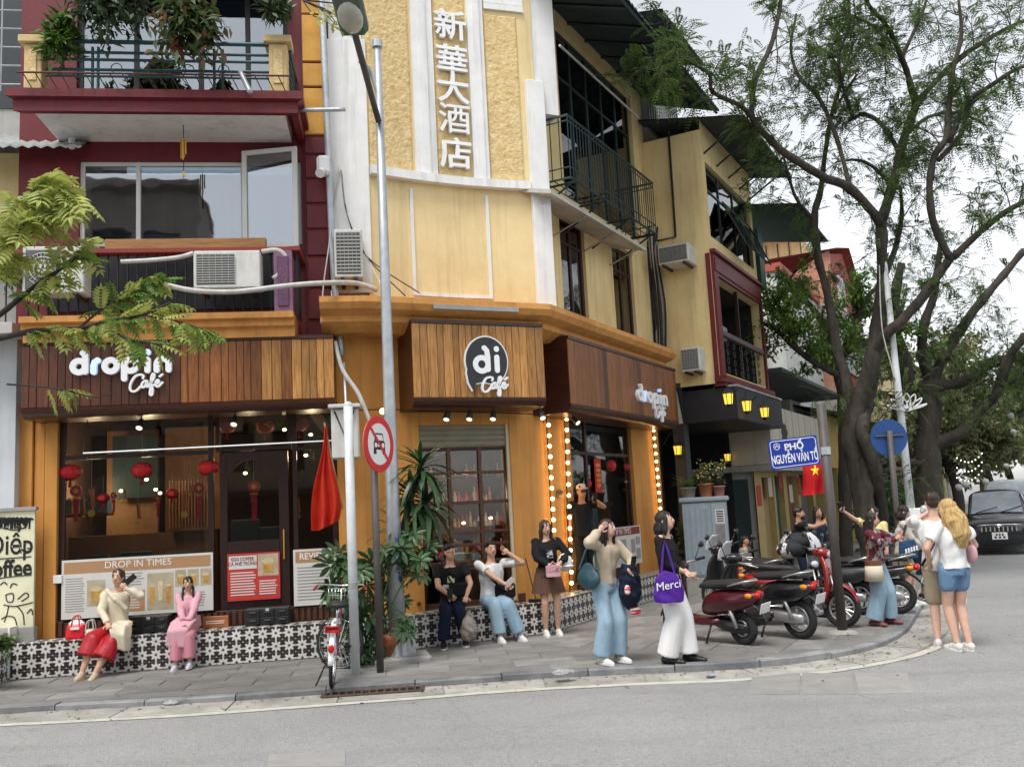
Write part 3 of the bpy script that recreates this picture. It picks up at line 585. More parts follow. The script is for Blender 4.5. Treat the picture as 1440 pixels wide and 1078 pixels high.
# ================================================================ timber fascia signs
def fascia(F, s0, s1, z0, z1, of, label, mats, roll, n, zroll=.13):
    sg = thing('cafe_sign', label, 'sign', F.P((s0+s1)/2, z0, of)); g = MB(); N_ = 8
    pr = [(W1+.02, z1+.05), (of+.03, z1+.05), (of+.03, z1)]+[(of-.005, z1), (of-.005, z0+zroll)]
    pr += [(of+.02-zroll*(1-math.cos(math.pi/2*k/N_))*1.2, z0+zroll*(1-math.sin(math.pi/2*k/N_))) for k in range(N_+1)]+[(W1+.02, z0)]
    g.loft([[F.P(s0, z, o) for o, z in pr], [F.P(s1, z, o) for o, z in pr]]); ob('backing', g, roll, sg, False)
    x = s0; ws = [rnd(.75, 1.25) for _ in range(n)]; tot = sum(ws)
    for k in range(n):
        w_ = (s1-s0)*ws[k]/tot; ob('plank', MB().fbox(F, x+.003, x+w_-.003, z0+zroll+.004, z1-.004, of-.005, of+.018+rnd(-.003, .003), .006), mats((k+.5)/n), sg); x += w_
    return sg
m_roll = M('varnished_roll', (.07, .022, .011), (.04, .013, .008), .3, 4, .1, 30, stretch=(1, 1, 8)); m_lip = M('weathered_lip', (.2, .15, .11), (.12, .09, .07), .7, 6)
S1o = .16; q = F1.R(31, 481, 470, 581, S1o); sign1 = fascia(F1, q[0], q[1], q[2], q[3], S1o, 'long dark timber café sign with white dropin letters, leftmost of three', lambda u: m_plank_dk if u < .5 else (m_plank_md if u+rnd(-.1, .1) < .8 else m_plank_lt), m_roll, 34)
S2o = .2; q2 = F2.R(580, 457, 765, 572, S2o); sign2 = fascia(F2, q2[0], q2[1], q2[2], q2[3], S2o, 'honey coloured timber sign with round black di logo on the corner', lambda u: m_plank_lt, m_roll, 17)
S3o = .2; s3a, s3b = F3.q(800, 535, S3o)[0], F3.q(951, 560, S3o)[0]; z3a, z3b = F3.q(875, 590, S3o)[1], F3.q(875, 500, S3o)[1]
sign3 = fascia(F3, s3a, s3b, z3a, z3b, S3o, 'red-brown timber café sign on the side street, nearest the lanterns', lambda u: m_plank_dk if random.random() < .3 else m_plank_md, m_roll, 26)
m_letw = M('lit_white_letter', (.72, .73, .74), None, .4, emit=.04, ecol=(.85, .92, 1)); m_letb = M('lit_blue_letter', (.45, .58, .85), None, .4, emit=.3, ecol=(.5, .66, 1)); m_lets = M('dark_letter_return', (.03, .03, .035), None, .5)
GL = {'d': [arc(13.5, 13, 8.7, 0, 360, 20), [(22.3, 5), (22.3, 24), (22, 30), (19, 33)]], 'r': [[(34, 4.5), (34, 14), (35.5, 19), (39.5, 21.5)]], 'o': [arc(58, 13, 8.7, 0, 360, 20)],
      'p': [[(77, -7), (77, 13)], arc(85.7, 13, 8.7, 0, 360, 20)], 'i': [[(110, 4.5), (110, 20.5)]], 'n': [[(123, 4.5), (123, 13)]+arc(131.5, 13, 8.5, 180, 0, 10)+[(140, 4.5)]], 'dot': [[(110, 31.6), (110, 32.2)]]}
CAFE = [[(103, -7), (104, -3), (99, -1.5), (92, -4), (86, -14), (85, -22), (88, -26), (94, -25), (100, -19)], [(109, -11), (105, -11.5), (101.5, -16), (102.5, -20.5), (106, -19), (109.5, -12), (108.5, -20), (112, -18)],
        [(112, -18), (118, -8), (119.5, -2), (117, -1), (115, -8), (114, -22), (113, -31), (116, -32), (117, -24), (116, -19), (120, -17)], [(120, -17), (125.5, -14), (125, -10), (122, -12), (121, -18), (125, -20), (131, -14)], [(127, -5), (131, -2)]]
def lettering(F, ox, oz, k, of, parent, kx=1, sw=8.6):
    fn = lambda a, b, d: F.P(ox+a*k*kx, oz+b*k, d)
    for ch in ('d', 'r', 'o', 'p', 'i', 'n', 'dot'):
        ob('letter', strokes(MB(), GL[ch], fn, sw, of, of+.06), m_letb if ch in ('r', 'dot') else m_letw, parent)
    for p in CAFE: ob('letter', strokes(MB(), [[tuple(x[:2]) for x in smoothpath(p, 4)]], fn, 3.0 if sw > 7 else 2.4, of, of+.05), m_letw, parent)
a0 = F1.q(97, 528, S1o+.07); a1 = F1.q(243, 528, S1o+.07); k1 = (a1[0]-a0[0])/146; lettering(F1, a0[0], a0[1], k1, S1o+.02, sign1)
b0 = F3.q(897, 562, S3o+.07); b1 = F3.q(940, 570, S3o+.07); k3 = (b1[0]-b0[0])/146; lettering(F3, b0[0], b0[1]-.02, k1*1.05, S3o+.02, sign3, k3/k1/1.05, 6.2)
cx, cz = F2.q(684, 508, S2o+.05); rr = (F2.q(713, 508, S2o+.05)[0]-F2.q(655, 508, S2o+.05)[0])/2; fn = lambda a, b, d: F2.P(cx+a, cz+b, d)
m_disc = M('black_disc', (.018, .019, .022), None, .35)
def bubble(k): return [(rr*k*math.cos(t), rr*k*1.1*math.sin(t)) for t in [math.radians(-70+i*10) for i in range(28)]]+[(-rr*.97*k, -rr*.5*k), (-rr*.9*k, -rr*.95*k), (-rr*.72*k, -rr*1.3*k), (-rr*.55*k, -rr*1.0*k), (-rr*.2*k, -rr*.92*k)]
ob('logo_rim', MB().prism(bubble(1.06), fn, S2o+.02, S2o+.055), m_letw, sign2); ob('logo_disc', MB().prism(bubble(1.0), fn, S2o+.03, S2o+.062), m_disc, sign2)
ku = rr/27
ob('letter', strokes(MB(), [arc(-7, -4, 8.2, 0, 360, 20), [(1, -10), (1, 6), (0, 13), (-3, 16)]], lambda a, b, d: fn(a*ku, b*ku, d), 6.5, S2o+.063, S2o+.08), m_letw, sign2)
ob('letter', strokes(MB(), [[(13, -11), (13, 5)], [(13, 14.6), (13, 15.4)]], lambda a, b, d: fn(a*ku, b*ku, d), 6.5, S2o+.063, S2o+.08), m_letw, sign2)
for p in CAFE: ob('letter', strokes(MB(), [[tuple(x[:2]) for x in smoothpath(p, 4)]], lambda a, b, d: fn((a-100)*ku*.72+rr*.1, (b+6)*ku*.72-rr*.85, d), 3.4, S2o+.063, S2o+.1), m_letw, sign2)
# spotlights below the signs
def spot(p, d, label):
    t = thing('spotlight', label, 'spotlight', p, 'spotlights under the café signs'); ob('bracket', MB().tube([p, p+V((0, 0, -.1))], .012, 5), m_blk, t)
    ob('can', MB().tube([p+V((0, 0, -.08)), p+V((0, 0, -.08))+d*.13], [.04, .05], 10), m_blk, t); ob('lamp_face', MB().tube([p+V((0, 0, -.08))+d*.131, p+V((0, 0, -.08))+d*.134], .042, 10), M('spot_lens', (.8, .75, .6), emit=.8, ecol=(1, .85, .6)), t)
for px, lb in ((629, 'left black spotlight under the round logo sign'), (661, 'middle black spotlight under the round logo sign'), (694, 'right black spotlight under the round logo sign')):
    s = F2.q(px, 580, 0)[0]; spot(F2.P(s, q2[2]+.03, .02), V((-.15, -.5, -.85)).normalized(), lb)
for px, lb in ((199, 'black spotlight under the long dark sign, left of the door'), (331, 'black spotlight under the long dark sign, above the arched door')):
    s = F1.q(px, 588, -.1)[0]; spot(F1.P(s, q[2]+.03, -.1), V((0, -.6, -.8)), lb)
spot(F2.P(q2[1]-.05, q2[2]+.02, .1), V((.2, -.6, -.8)), 'black spotlight at the right end of the logo sign'); spot(F3.P(s3a+.4, z3a+.03, .05), V((.5, -.5, -.7)), 'pale spotlight under the side street sign')
# ================================================================ building B: yellow corner house
bB = thing('yellow_corner_house', 'yellow plaster corner house with concave front and Chinese lettering', 'house', F2.P(1.2, SW, -.5))
zc = F2.q(660, 585, W2)[1]
B0 = 3.76                                     # start of B on F1
c12 = isect(F1, F2, W2)[0]; c12b = isect(F1, F2, W2)[1]; c23 = isect(F2, F3, W2)[0]; c23b = isect(F2, F3, W2)[1]
wx0, wx1 = F2.q(593, 720, W2)[0], F2.q(722, 720, W2)[0]; wz0, wz1 = BT+.02, F2.q(660, 597, W2)[1]
ex0, ex1, ey1 = F3.q(806, 690, W3)[0], F3.q(893, 690, W3)[0], F3.q(931, 690, W3)[0]; ez1 = 3.5
ob('pillar', MB().fbox(F1, B0, c12+.02, BT-.02, 4.5, W2-.3, W2), m_org, bB)
ob('pillar', MB().fbox(F2, c12b+.004, wx0, BT-.02, 4.5, W2-.3, W2), m_org, bB)
ob('pillar', MB().fbox(F2, wx1, c23, BT-.02, 4.5, W2-.3, W2), m_org, bB)
ob('pillar', MB().fbox(F3, c23b, ex0, BT-.02, 4.5, W3-.3, W3+.001), m_org, bB)
ob('pillar', MB().fbox(F3, ex1, ey1, BT-.02, 4.5, W3-.3, W3), m_org, bB)
ob('lintel', MB().fbox(F2, wx0, wx1, wz1, 4.5, W2-.25, W2-.003), m_org, bB); ob('lintel', MB().fbox(F3, ex0, ex1, ez1, 4.5, W3-.25, W3-.003), m_org, bB)
ob('skirting', MB().fbox(F2, wx1+.004, c23-.004, BT, BT+.12, W2, W2+.02), m_brn, bB)
# heavy stepped cornice
zt = F2.q(660, 428, .35)[1]
g = MB(); prof = [(W2-.25, zt-.36), (-.1, zt-.36), (.12, zt-.24), (.12, zt-.16), (.3, zt-.1), (.36, zt-.02), (.36, zt+.06), (W2-.25, zt+.06)]
sweep(g, prof, 3.62, F3.q(955, 530, .3)[0]-.2); ob('cornice', g, m_org2, bB)
ob('cornice_flashing', MB().fbox(F2, .9, 2.2, zt-.085, zt-.02, .2, .372, .002), m_conc, bB)
z2 = zt+.05
# upper corner wall: concave, with rough stucco panels between white strips
pl0, pl1 = F1.q(463, 300, W1)[0], F1.q(516, 300, W1)[0]
ob('white_pilaster', MB().fbox(F1, pl0, pl1+.05, F1.q(490, 412, W1)[1], F1.q(480, 56, W1)[1], W1-.3, W1+.02), m_wht, bB); ob('upper_pier', MB().fbox(F1, pl0+.05, pl1, F1.q(480, 56, W1)[1]-.1, 11.5, W1-.35, W1-.04), m_wht, bB)
sA, sB_ = F2.q(521, 300, W2)[0], F2.q(742, 300, W2)[0]; F2c.bend = (sA, sB_, .12)
g = MB(); n = 14
for i in range(n):
    a, b = sA-.05+(sB_+.3-sA)*i/n, sA-.05+(sB_+.3-sA)*(i+1)/n; g.quad(F2c.P(a, z2, W2), F2c.P(b, z2, W2), F2c.P(b, 11.5, W2), F2c.P(a, 11.5, W2))
ob('wall', g, m_yel, bB)
zl = F2.q(640, 252, W2)[1]
def cstrip(x0, x1, z0, z1, o0, o1, name, mat, n=3, py=None):
    return ob(name, MB().fbox(F2c, x0, x1, z0, z1, o0, o1, 0, n), mat, bB)
cstrip(sA, sB_+.02, zl-.08, zl+.05, W2-.02, W2+.13, 'white_ledge', m_wht, 10)
sx = lambda px, py=130: F2.q(px, py, W2)[0]
cstrip(sx(581, 80), sx(611, 80), zl+.05, 11.3, W2-.01, W2+.06, 'white_strip', m_wht); cstrip(sx(590, 80), sx(601, 80), zl+.05, 11.3, W2+.05, W2+.09, 'white_strip', m_wht)
cstrip(sx(661, 80), sx(682, 80), zl+.05, 11.3, W2-.01, W2+.06, 'white_strip', m_wht); cstrip(sx(668, 80), sx(676, 80), zl+.05, 11.3, W2+.05, W2+.09, 'white_strip', m_wht)
for (a, b, e) in ((sA+.02, sx(578, 80), 11.3), (sx(613, 80), sx(659, 80), 11.3), (sx(688, 150), sB_-.02, F2.q(715, 22, W2)[1])):       # stucco panels, really lumpy
    na, nb = int((b-a)/.022), int((e-zl-.06)/.022); vs = []; fs = []
    for j in range(nb+1):
        for i in range(na+1):
            s = a+(b-a)*i/na; z = zl+.06+(e-zl-.06)*j/nb; h = noise.noise(V((s*22, z*16, 3)))*.5+noise.noise(V((s*45, z*38, 9)))*.35; h = .022+.022*max(-.35, h)
            if i in (0, na) or j in (0, nb): h = 0
            vs.append(F2c.P(s, z, W2+h))
    for j in range(nb):
        for i in range(na): k = j*(na+1)+i; fs.append((k, k+1, k+na+2, k+na+1))
    ob('stucco_panel', MB().add(vs, fs), m_stucco, bB, True)
zp = F2.q(715, 18, W2)[1]
cstrip(sx(684, 60), sB_+.1, zp+.02, zp+.12, W2-.01, W2+.05, 'white_strip', m_wht); cstrip(sx(684, 60), sB_+.1, zp+.14, 11.4, W2-.01, W2+.03, 'white_strip', m_wht)
# yellow panel with raised white frame below the ledge
a, b, c, d = sx(581, 340), sx(692, 340), F2.q(640, 416, W2)[1], F2.q(640, 258, W2)[1]-.12
for (s0, s1, zz0, zz1) in ((a, a+.05, c, d), (b-.05, b, c, d), (a+.05, b-.05, c, c+.05)): cstrip(s0, s1, zz0, zz1, W2-.02, W2+.025, 'panel_frame', m_wht)
# right white column
a, b = sx(745, 260), sx(772, 300); ztc = F2.q(750, 116, W2)[1]
ob('white_column', MB().fbox(F2, a, b, z2+.02, ztc, W2-.25, W2+.09, .01), m_wht, bB); ob('white_column_cap', MB().fbox(F2, b-.3, b+.3, ztc-.5, 11.5, W2-.4, W2-.02), m_wht, bB)
# Chinese characters, raised plaster
for ch, (px, py) in zip('新華大酒店', ((627, 32), (630, 82), (631, 122), (634, 165), (636, 214))):
    s, z = (sx(613, 80)+sx(659, 80))/2, F2.q(px, py, W2+.08)[1]; text(ch, 'character', m_white, (lambda s, z: (lambda x, y, d: F2c.P(s+x, z+y, W2+.05+d)))(s, z), .52, .055, bB, .003 if ch == '酒' else .0075, 1.05)
# F3 upper facade
u0 = c23b+.35; eB = 6.6
def hole3(x0, y0, x1, y1): return F3.R(x0, y0, x1, y1, W3)
h1 = F3.R(790, 312, 824, 442, W3); h2 = F3.R(864, 352, 892, 474, W3); h3 = (F3.q(790, 200, W3)[0], F3.q(890, 200, W3)[0], 7.35, 10.6)
h1 = (h1[0], h1[1], max(h1[2], z2+.05), h1[3]); h2 = (h2[0], h2[1], max(h2[2], z2+.05), h2[3])
g = MB(); wall(g, F3, F3.q(768, 300, W3)[0], eB+.2, z2, 10.9, W3, [h1, h2, h3]); ob('wall', g, m_yel2, bB)
m_redsh = M('dark_red_shutter', (.05, .012, .012), (.03, .009, .01), .5, 8)
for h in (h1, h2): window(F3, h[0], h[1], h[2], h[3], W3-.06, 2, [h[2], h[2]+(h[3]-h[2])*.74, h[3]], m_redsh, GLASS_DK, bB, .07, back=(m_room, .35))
window(F3, h3[0], h3[1], h3[2], h3[3], W3-.08, 5, [h3[2], 9.7, h3[3]], m_green, GLASS_DK, bB, .06, 'balcony_door', back=(m_curt, .25))
for h in (h1, h2): ob('lintel_band', MB().fbox(F3, h[0]-.06, h[1]+.06, h[3]+.002, h[3]+.08, W3, W3+.03), m_yel, bB)
# thin concrete canopy on struts, and iron balcony on brackets above it
zcn = F3.q(783, 285, .1)[1]; ca, cb = F3.q(784, 290, .3)[0]-.1, F3.q(918, 362, .3)[0]-.2
g = MB(); pr = [(W3, 6.92), (.25, 6.72), (.25, 6.66), (W3, 6.84)]; g.loft([[F3.P(ca, z, o) for o, z in pr], [F3.P(cb, z, o) for o, z in pr]]); ob('canopy', g, m_grey_plaster, bB)
for k in range(4): s = ca+.2+k*(cb-ca-.4)/3; ob('canopy_strut', MB().tube([F3.P(s, 6.7, .22), F3.P(s, 6.45, W3)], .014, 5), m_metal, bB)
by0, by1 = 7.25, 8.3; bo = .35; ba, bb = F3.q(797, 160, bo)[0], F3.q(918, 265, bo)[0]
by1 = F3.q(858, 210, bo)[1]; by0 = by1-1.05
for z, r_ in ((by1, .022), (by1-.09, .012), (by0+.18, .012), (by0, .02)):
    ob('rail', MB().tube([F3.P(ba, z, W3), F3.P(ba, z, bo), F3.P(bb, z, bo), F3.P(bb, z, W3)], r_, 5), m_green, bB)
nb = 34
for k in range(nb+1): s = ba+(bb-ba)*k/nb; ob('baluster', MB().tube([F3.P(s, by0, bo), F3.P(s, by1, bo)], .009, 4), m_green, bB)
for k in range(5):
    o = W3+(bo-W3)*k/5
    for s in (ba, bb): ob('baluster', MB().tube([F3.P(s, by0, o), F3.P(s, by1, o)], .009, 4), m_green, bB)
for k in range(6): o = W3+.1+(bo-W3-.1)*k/5; ob('floor_bar', MB().tube([F3.P(ba, by0-.02, o), F3.P(bb, by0-.02, o)], .012, 4), m_green, bB)
for k in range(4):
    s = ba+.15+k*(bb-ba-.3)/3; ob('bracket', MB().tube([F3.P(s, by0-.03, W3), F3.P(s, by0-.03, bo+.05)], .02, 4).tube([F3.P(s, by0-.03, bo-.05), F3.P(s, by0-.45, W3)], .02, 4), m_green, bB)
# eaves: dark metal sheet on purlins, sloping out over the street
za = 10.75
def corr(F, s0, s1, p0, p1, th=.015, pitch=.16, amp=.018):     # corrugated sheet between offset/height p0 (wall) and p1 (eave)
    g = MB(); n = max(4, int((s1-s0)/pitch*4)); vs = []; fs = []
    for i in range(n+1):
        s = s0+(s1-s0)*i/n; w_ = amp*math.sin(2*math.pi*i/4)
        for (o, z) in (p0, p1): vs += [F.P(s, z+w_+th, o), F.P(s, z+w_-th, o)]
    for i in range(n):
        b = i*4; fs += [(b, b+2, b+6, b+4), (b+1, b+5, b+7, b+3), (b+2, b+3, b+7, b+6)]
    return g.add(vs, fs)
m_sheet = M('weathered_metal_sheet', (.035, .05, .06), (.06, .075, .08), .55, 2, .15, 20, streak=(.03, .03, .03, .5)); m_zinc = M('pale_zinc_sheet', (.42, .44, .43), (.3, .32, .32), .5, 3, streak=(.2, .17, .13, .6))
ob('eave_sheet', corr(F3, .4, 7.4, (W3-.6, 11.15), (1.15, 10.35)), m_sheet, bB)
for k in range(9): s = .6+k*.8; ob('rafter', MB().tube([F3.P(s, 11.06, W3-.5), F3.P(s, 10.3, 1.1)], .035, 4), m_sheet, bB)
for o, z in ((.1, 10.78), (1.08, 10.3)): ob('purlin', MB().tube([F3.P(.4, z, o), F3.P(7.4, z, o)], .035, 4), m_sheet, bB)
ob('awning_pipe', MB().tube([F3.P(F3.q(787, 64, .3)[0], F3.q(787, 64, .3)[1], .3), F3.P(F3.q(897, 165, .3)[0], F3.q(897, 165, .3)[1], .3)], .022, 6), m_metal, bB)
g = MB(); g.fbox(F3, .6, 6.4, 11.0, 14, -8, W3-.8, 0); g.quad(F1.P(3.8, 3.5, -6), F1.P(3.8, 11.5, -6), F3.P(6.6, 11.5, -6), F3.P(6.6, 3.5, -6)); ob('roof_block', g, m_grey_plaster, bB)
# corner window
window(F2, wx0, wx1, wz0, wz1-.32, W2-.07, [wx0, wx0+(wx1-wx0)*.33, wx0+(wx1-wx0)*.67, wx1], [wz0, wz0+.85, F2.q(660, 790, W2)[1], F2.q(660, 748, W2)[1], F2.q(660, 706, W2)[1], F2.q(660, 664, W2)[1], F2.q(660, 640, W2)[1]+.1, wz1-.32], m_brn, GLASS, bB, .055)
g = MB().fbox(F2, wx0, wx1, wz1-.32, wz1, W2-.18, W2-.06)
for k in range(4): g.fbox(F2, wx0, wx1, wz1-.3+k*.08, wz1-.24+k*.08, W2-.06, W2-.045, .01)
ob('roller_shutter_box', g, M('olive_shutter', (.25, .23, .15), (.2, .18, .12), .5, 5), bB)
ob('guide_rail', MB().fbox(F2, wx1-.05, wx1, wz0, wz1, W2-.06, W2-.02), M('cream_rail', (.6, .52, .36)), bB)
ob('door_knob', MB().ell(F2.P(wx0-.1, .62, W2+.02), .03), m_brn, bB)
# side street window and door
zt3 = F3.q(850, 638, W3)[1]; xm3 = F3.q(833, 690, W3)[0]
window(F3, ex0, ex1, .9, ez1, W3-.07, [ex0, xm3, ex1], [.9, zt3, ez1], m_frame, GLASS, bB, .07)
ob('plinth', MB().fbox(F3, ex0, ex1, BT-.01, .9, W3-.12, W3-.02), m_frame, bB)
# ================================================================ café interior seen through the glass
room = thing('cafe_interior', 'dark brown café room seen through the shop windows', 'interior', F2.P(1, .3, -3))
def room_poly(z): return [F1.P(-.45, z, W1-.28), F1.P(c12, z, W1-.28), F2.P(c23, z, W2-.28), F3.P(6.4, z, W3-.28), F3.P(6.4, z, -5.5), F1.P(-.45, z, -5.5)]
g = MB(); p = room_poly(.42); g.add(p, [tuple(range(6))]); ob('floor', g, m_floor_in, room)
g = MB(); p = room_poly(3.62); g.add(p, [tuple(range(6))]); ob('ceiling', g, m_wall_in, room)
g = MB(); a, b = room_poly(.3), room_poly(3.8)
for i in (3, 4, 5): j = (i+1) % 6; g.quad(a[i], a[j], b[j], b[i])
ob('wall', g, m_wall_in, room)
m_books = [M('book_'+n_, c_, None, .7) for n_, c_ in (('cream', (.5, .45, .34)), ('blue', (.06, .1, .16)), ('rust', (.25, .08, .04)), ('green', (.08, .14, .09)))]
def rbox(name, F, px, o, d, mat, parent=None):
    q = F.R(*px, o); return ob(name, MB().fbox(F, q[0], q[1], q[2], q[3], o-d, o), mat, parent or room)
m_tan = M('warm_panel', (.32, .18, .09), (.22, .11, .05), .7, 3); m_tealw = M('teal_interior_panel', (.02, .045, .055), None, .6)
sh = rbox('shelf', F1, (86, 722, 152, 726), -1.6, .3, m_brn)
for k in range(26):
    s = F1.q(88+k*2.4, 715, -1.6)[0]; h = rnd(.17, .24); ob('book', MB().fbox(F1, s, s+.024, F1.q(100, 722, -1.6)[1], F1.q(100, 722, -1.6)[1]+h, -1.85, -1.62, .002), random.choice(m_books), sh)
rbox('panel', F1, (150, 605, 222, 770), -3.2, .1, m_tan); rbox('panel', F1, (232, 600, 310, 745), -3.6, .1, m_tan); rbox('panel', F1, (158, 612, 222, 700), -2.9, .06, m_tealw); rbox('counter', F1, (90, 750, 300, 880), -2.6, .4, m_wall_in); rbox('partition', F1, (238, 690, 298, 742), -2.4, .05, m_tan)
for k in range(14): s = F1.q(238+k*4.4, 715, -2.36)[0]; ob('partition_slat', MB().fbox(F1, s, s+.02, F1.q(260, 742, -2.36)[1], F1.q(260, 675, -2.36)[1], -2.39, -2.35), m_plank_md, room)
for px, py, w_ in ((130, 840, 46), (190, 835, 46), (255, 835, 44), (345, 790, 40), (380, 800, 30)):
    q = F1.R(px-w_/2, py-60, px+w_/2, py, -1.7); ob('chair_back', MB().fbox(F1, q[0], q[1], q[2], q[3], -1.75, -1.7, .02), M('slate_chair', (.05, .06, .07), None, .6), room)
rbox('panel', F2, (600, 640, 725, 745), -2.6, .1, m_wall_in); rbox('counter', F2, (596, 800, 725, 880), -1.6, .4, m_wall_in); rbox('table_top', F2, (603, 779, 668, 797), -1.1, .4, M('pale_table', (.5, .47, .4)))
rbox('display_cabinet', F3, (845, 705, 893, 745), -1.3, .3, M('pale_cabinet', (.4, .45, .48), None, .4)); rbox('panel', F3, (836, 600, 900, 690), -2.6, .1, m_tan)
m_lampw = M('pendant_glow', (1, .8, .5), None, .5, emit=6, ecol=(1, .7, .35))
for F, px, py, o in ((F1, 206, 674, -1.5), (F1, 170, 690, -1.9), (F1, 219, 688, -2.2), (F1, 225, 693, -2.0), (F1, 345, 665, -1.2), (F1, 430, 640, -1.6), (F1, 437, 611, -1.4), (F1, 400, 604, -1.4), (F2, 652, 735, -1.5), (F2, 690, 728, -1.3), (F2, 626, 742, -1.6), (F2, 716, 742, -1.6), (F3, 838, 611, -1.0), (F3, 877, 617, -1.2), (F3, 883, 700, -1.1), (F3, 889, 712, -1.1), (F1, 108, 693, -1.7), (F1, 238, 694, -1.8)):
    s, z = F.q(px, py, o); ob('pendant_lamp', MB().ell(F.P(s, z, o), (.03, .03, .022), None, 8, 5), m_lampw, room)
for F, px, py, o, e in ((F1, 206, 660, -1.6, 13), (F1, 130, 690, -2.6, 10), (F1, 350, 655, -1.8, 5), (F1, 440, 640, -1.6, 8), (F2, 652, 700, -1.5, 8), (F3, 870, 640, -1.1, 9)):
    s, z = F.q(px, py, o); la = bpy.data.lights.new('pendant_light', 'POINT'); la.energy = e; la.color = (1, .72, .42); la.shadow_soft_size = .06; lo_ = bpy.data.objects.new('pendant_light', la); COL.objects.link(lo_); lo_.parent = room; lo_.location = F.P(s, min(z, 2.9), o)-wl(room)
for j, py in enumerate((672, 704, 740, 775)):                 # bar shelves with bottles and jars
    q = F2.R(600, py, 724, py+3, -2.2); sh = ob('shelf', MB().fbox(F2, q[0], q[1], q[2], q[3], -2.5, -2.2), m_brn, room)
    for k in range(22):
        s = q[0]+.05+(q[1]-q[0]-.1)*k/21; h = rnd(.1, .26); r_ = rnd(.025, .045); p = F2.P(s, q[3], -2.32)
        if random.random() < .85: ob('bottle', MB().tube([p, p+V((0, 0, h*.6)), p+V((0, 0, h*.75)), p+V((0, 0, h))], [r_, r_, r_*.4, r_*.4], 7), random.choice(m_books+[m_red, m_gold, m_white]), sh)
# ================================================================ building C: projecting yellow bay with maroon loggia
CS = 6.6; CO = .9
FS = Frame((F3.P(CS, 0, W3).x, F3.P(CS, 0, W3).y, 0), -28.5)
bC = thing('yellow_bay_house', 'old yellow house with maroon loggia and black canopy beyond the corner', 'house', F3.P(8, SW, .5))
cw = CO-W3; ce = F3.q(1072, 470, CO)[0]
zc0, zc1 = F3.q(1000, 500, CO)[1]-.2, 9.1
zc1 = FS.q(950, 190, 0)[1]
g = MB(); wall(g, FS, -.3, cw, 4.2, zc1, 0); ob('side_wall', g, m_yel2, bC)
hw = F3.R(991, 232, 1056, 352, CO); hl = F3.R(1000, 390, 1068, 545, CO); hw = (CS+.18, ce-.25, F3.q(1022, 335, CO)[1]-.25, F3.q(1022, 258, CO)[1]); hl = (CS+.3, ce-.12, F3.q(1036, 530, CO)[1], F3.q(1036, 408, CO)[1])
g = MB(); wall(g, F3, CS, ce, 4.2, zc1+.2, CO, [hw, hl], .2); ob('wall', g, m_yel2, bC)
g = MB(); g.quad(F3.P(ce, 4.2, CO), F3.P(ce, 4.2, -6), F3.P(ce, zc1, -6), F3.P(ce, zc1, CO)); g.quad(FS.P(-.3, zc1, 0), F3.P(CS, zc1, CO), F3.P(ce, zc1, CO), F3.P(ce, zc1, -6)); ob('far_wall', g, m_yel2, bC)
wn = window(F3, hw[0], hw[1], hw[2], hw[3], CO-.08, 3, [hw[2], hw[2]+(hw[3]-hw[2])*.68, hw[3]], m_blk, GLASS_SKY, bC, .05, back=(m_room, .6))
for k in (1, 2):                                # two top-hung sashes standing open
    a = hw[0]+(hw[1]-hw[0])*k/3+.04; b = a+(hw[1]-hw[0])/3-.08; zt_ = hw[2]+(hw[3]-hw[2])*.66; zb_ = hw[2]+.05; oo = CO+.42
    g = MB(); P = [F3.P(a, zb_, oo), F3.P(b, zb_, oo), F3.P(b, zt_, CO-.02), F3.P(a, zt_, CO-.02)]
    for i in range(4): g.tube([P[i], P[(i+1) % 4]], .022, 4)
    s_ = ob('open_sash', g, m_blk, bC); ob('pane', MB().quad(*P), GLASS_SKY, s_)
# maroon loggia surround, dark inside, scrolled railing
g = MB(); a, b, c, d = hl
g.fbox(F3, CS+.02, a, c-.1, d+.45, CO, CO+.06); g.fbox(F3, b, ce, c-.1, d+.45, CO, CO+.06); g.fbox(F3, a, b, d, d+.45, CO, CO+.055); g.fbox(F3, CS+.08, ce-.08, d+.08, d+.36, CO+.06, CO+.08); g.fbox(F3, CS-.02, ce+.06, d+.45, d+.53, CO, CO+.12); g.fbox(F3, CS-.05, ce+.1, c-.24, c-.1, CO-.1, CO+.16); g.fbox(F3, CS-.02, ce+.06, c-.32, c-.24, CO-.1, CO+.1)
g.fbox(FS, cw-.1, cw-.004, c-.1, d+.45, 0, .03); ob('loggia_surround', g, m_mar, bC)
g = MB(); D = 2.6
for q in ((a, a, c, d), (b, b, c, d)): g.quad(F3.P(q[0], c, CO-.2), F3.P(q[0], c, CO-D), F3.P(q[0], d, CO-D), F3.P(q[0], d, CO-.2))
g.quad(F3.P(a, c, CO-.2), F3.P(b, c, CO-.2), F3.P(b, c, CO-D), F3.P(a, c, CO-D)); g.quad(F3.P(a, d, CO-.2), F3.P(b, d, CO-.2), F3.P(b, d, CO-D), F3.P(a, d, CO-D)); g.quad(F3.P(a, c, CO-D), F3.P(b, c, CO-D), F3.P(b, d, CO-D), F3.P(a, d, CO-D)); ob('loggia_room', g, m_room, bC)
zr = F3.q(1036, 478, CO)[1]; ob('loggia_rail', MB().fbox(F3, a, b, zr-.05, zr+.06, CO-.08, CO+.03, .01), M('weathered_rail', (.12, .09, .09), None, .7), bC)
m_scroll = M('wrought_iron', (.05, .05, .055), None, .5)
for i in range(7):
    for j in range(4):
        s = a+.12+i*(b-a-.2)/6.5; z = c+.12+j*(zr-c-.2)/3.5; ob('scroll', MB().tube([F3.P(s+.1*math.cos(k*.8)*(1-k*.07), z+.1*math.sin(k*.8)*(1-k*.07), CO-.05) for k in range(9)], .01, 4), m_scroll, bC)
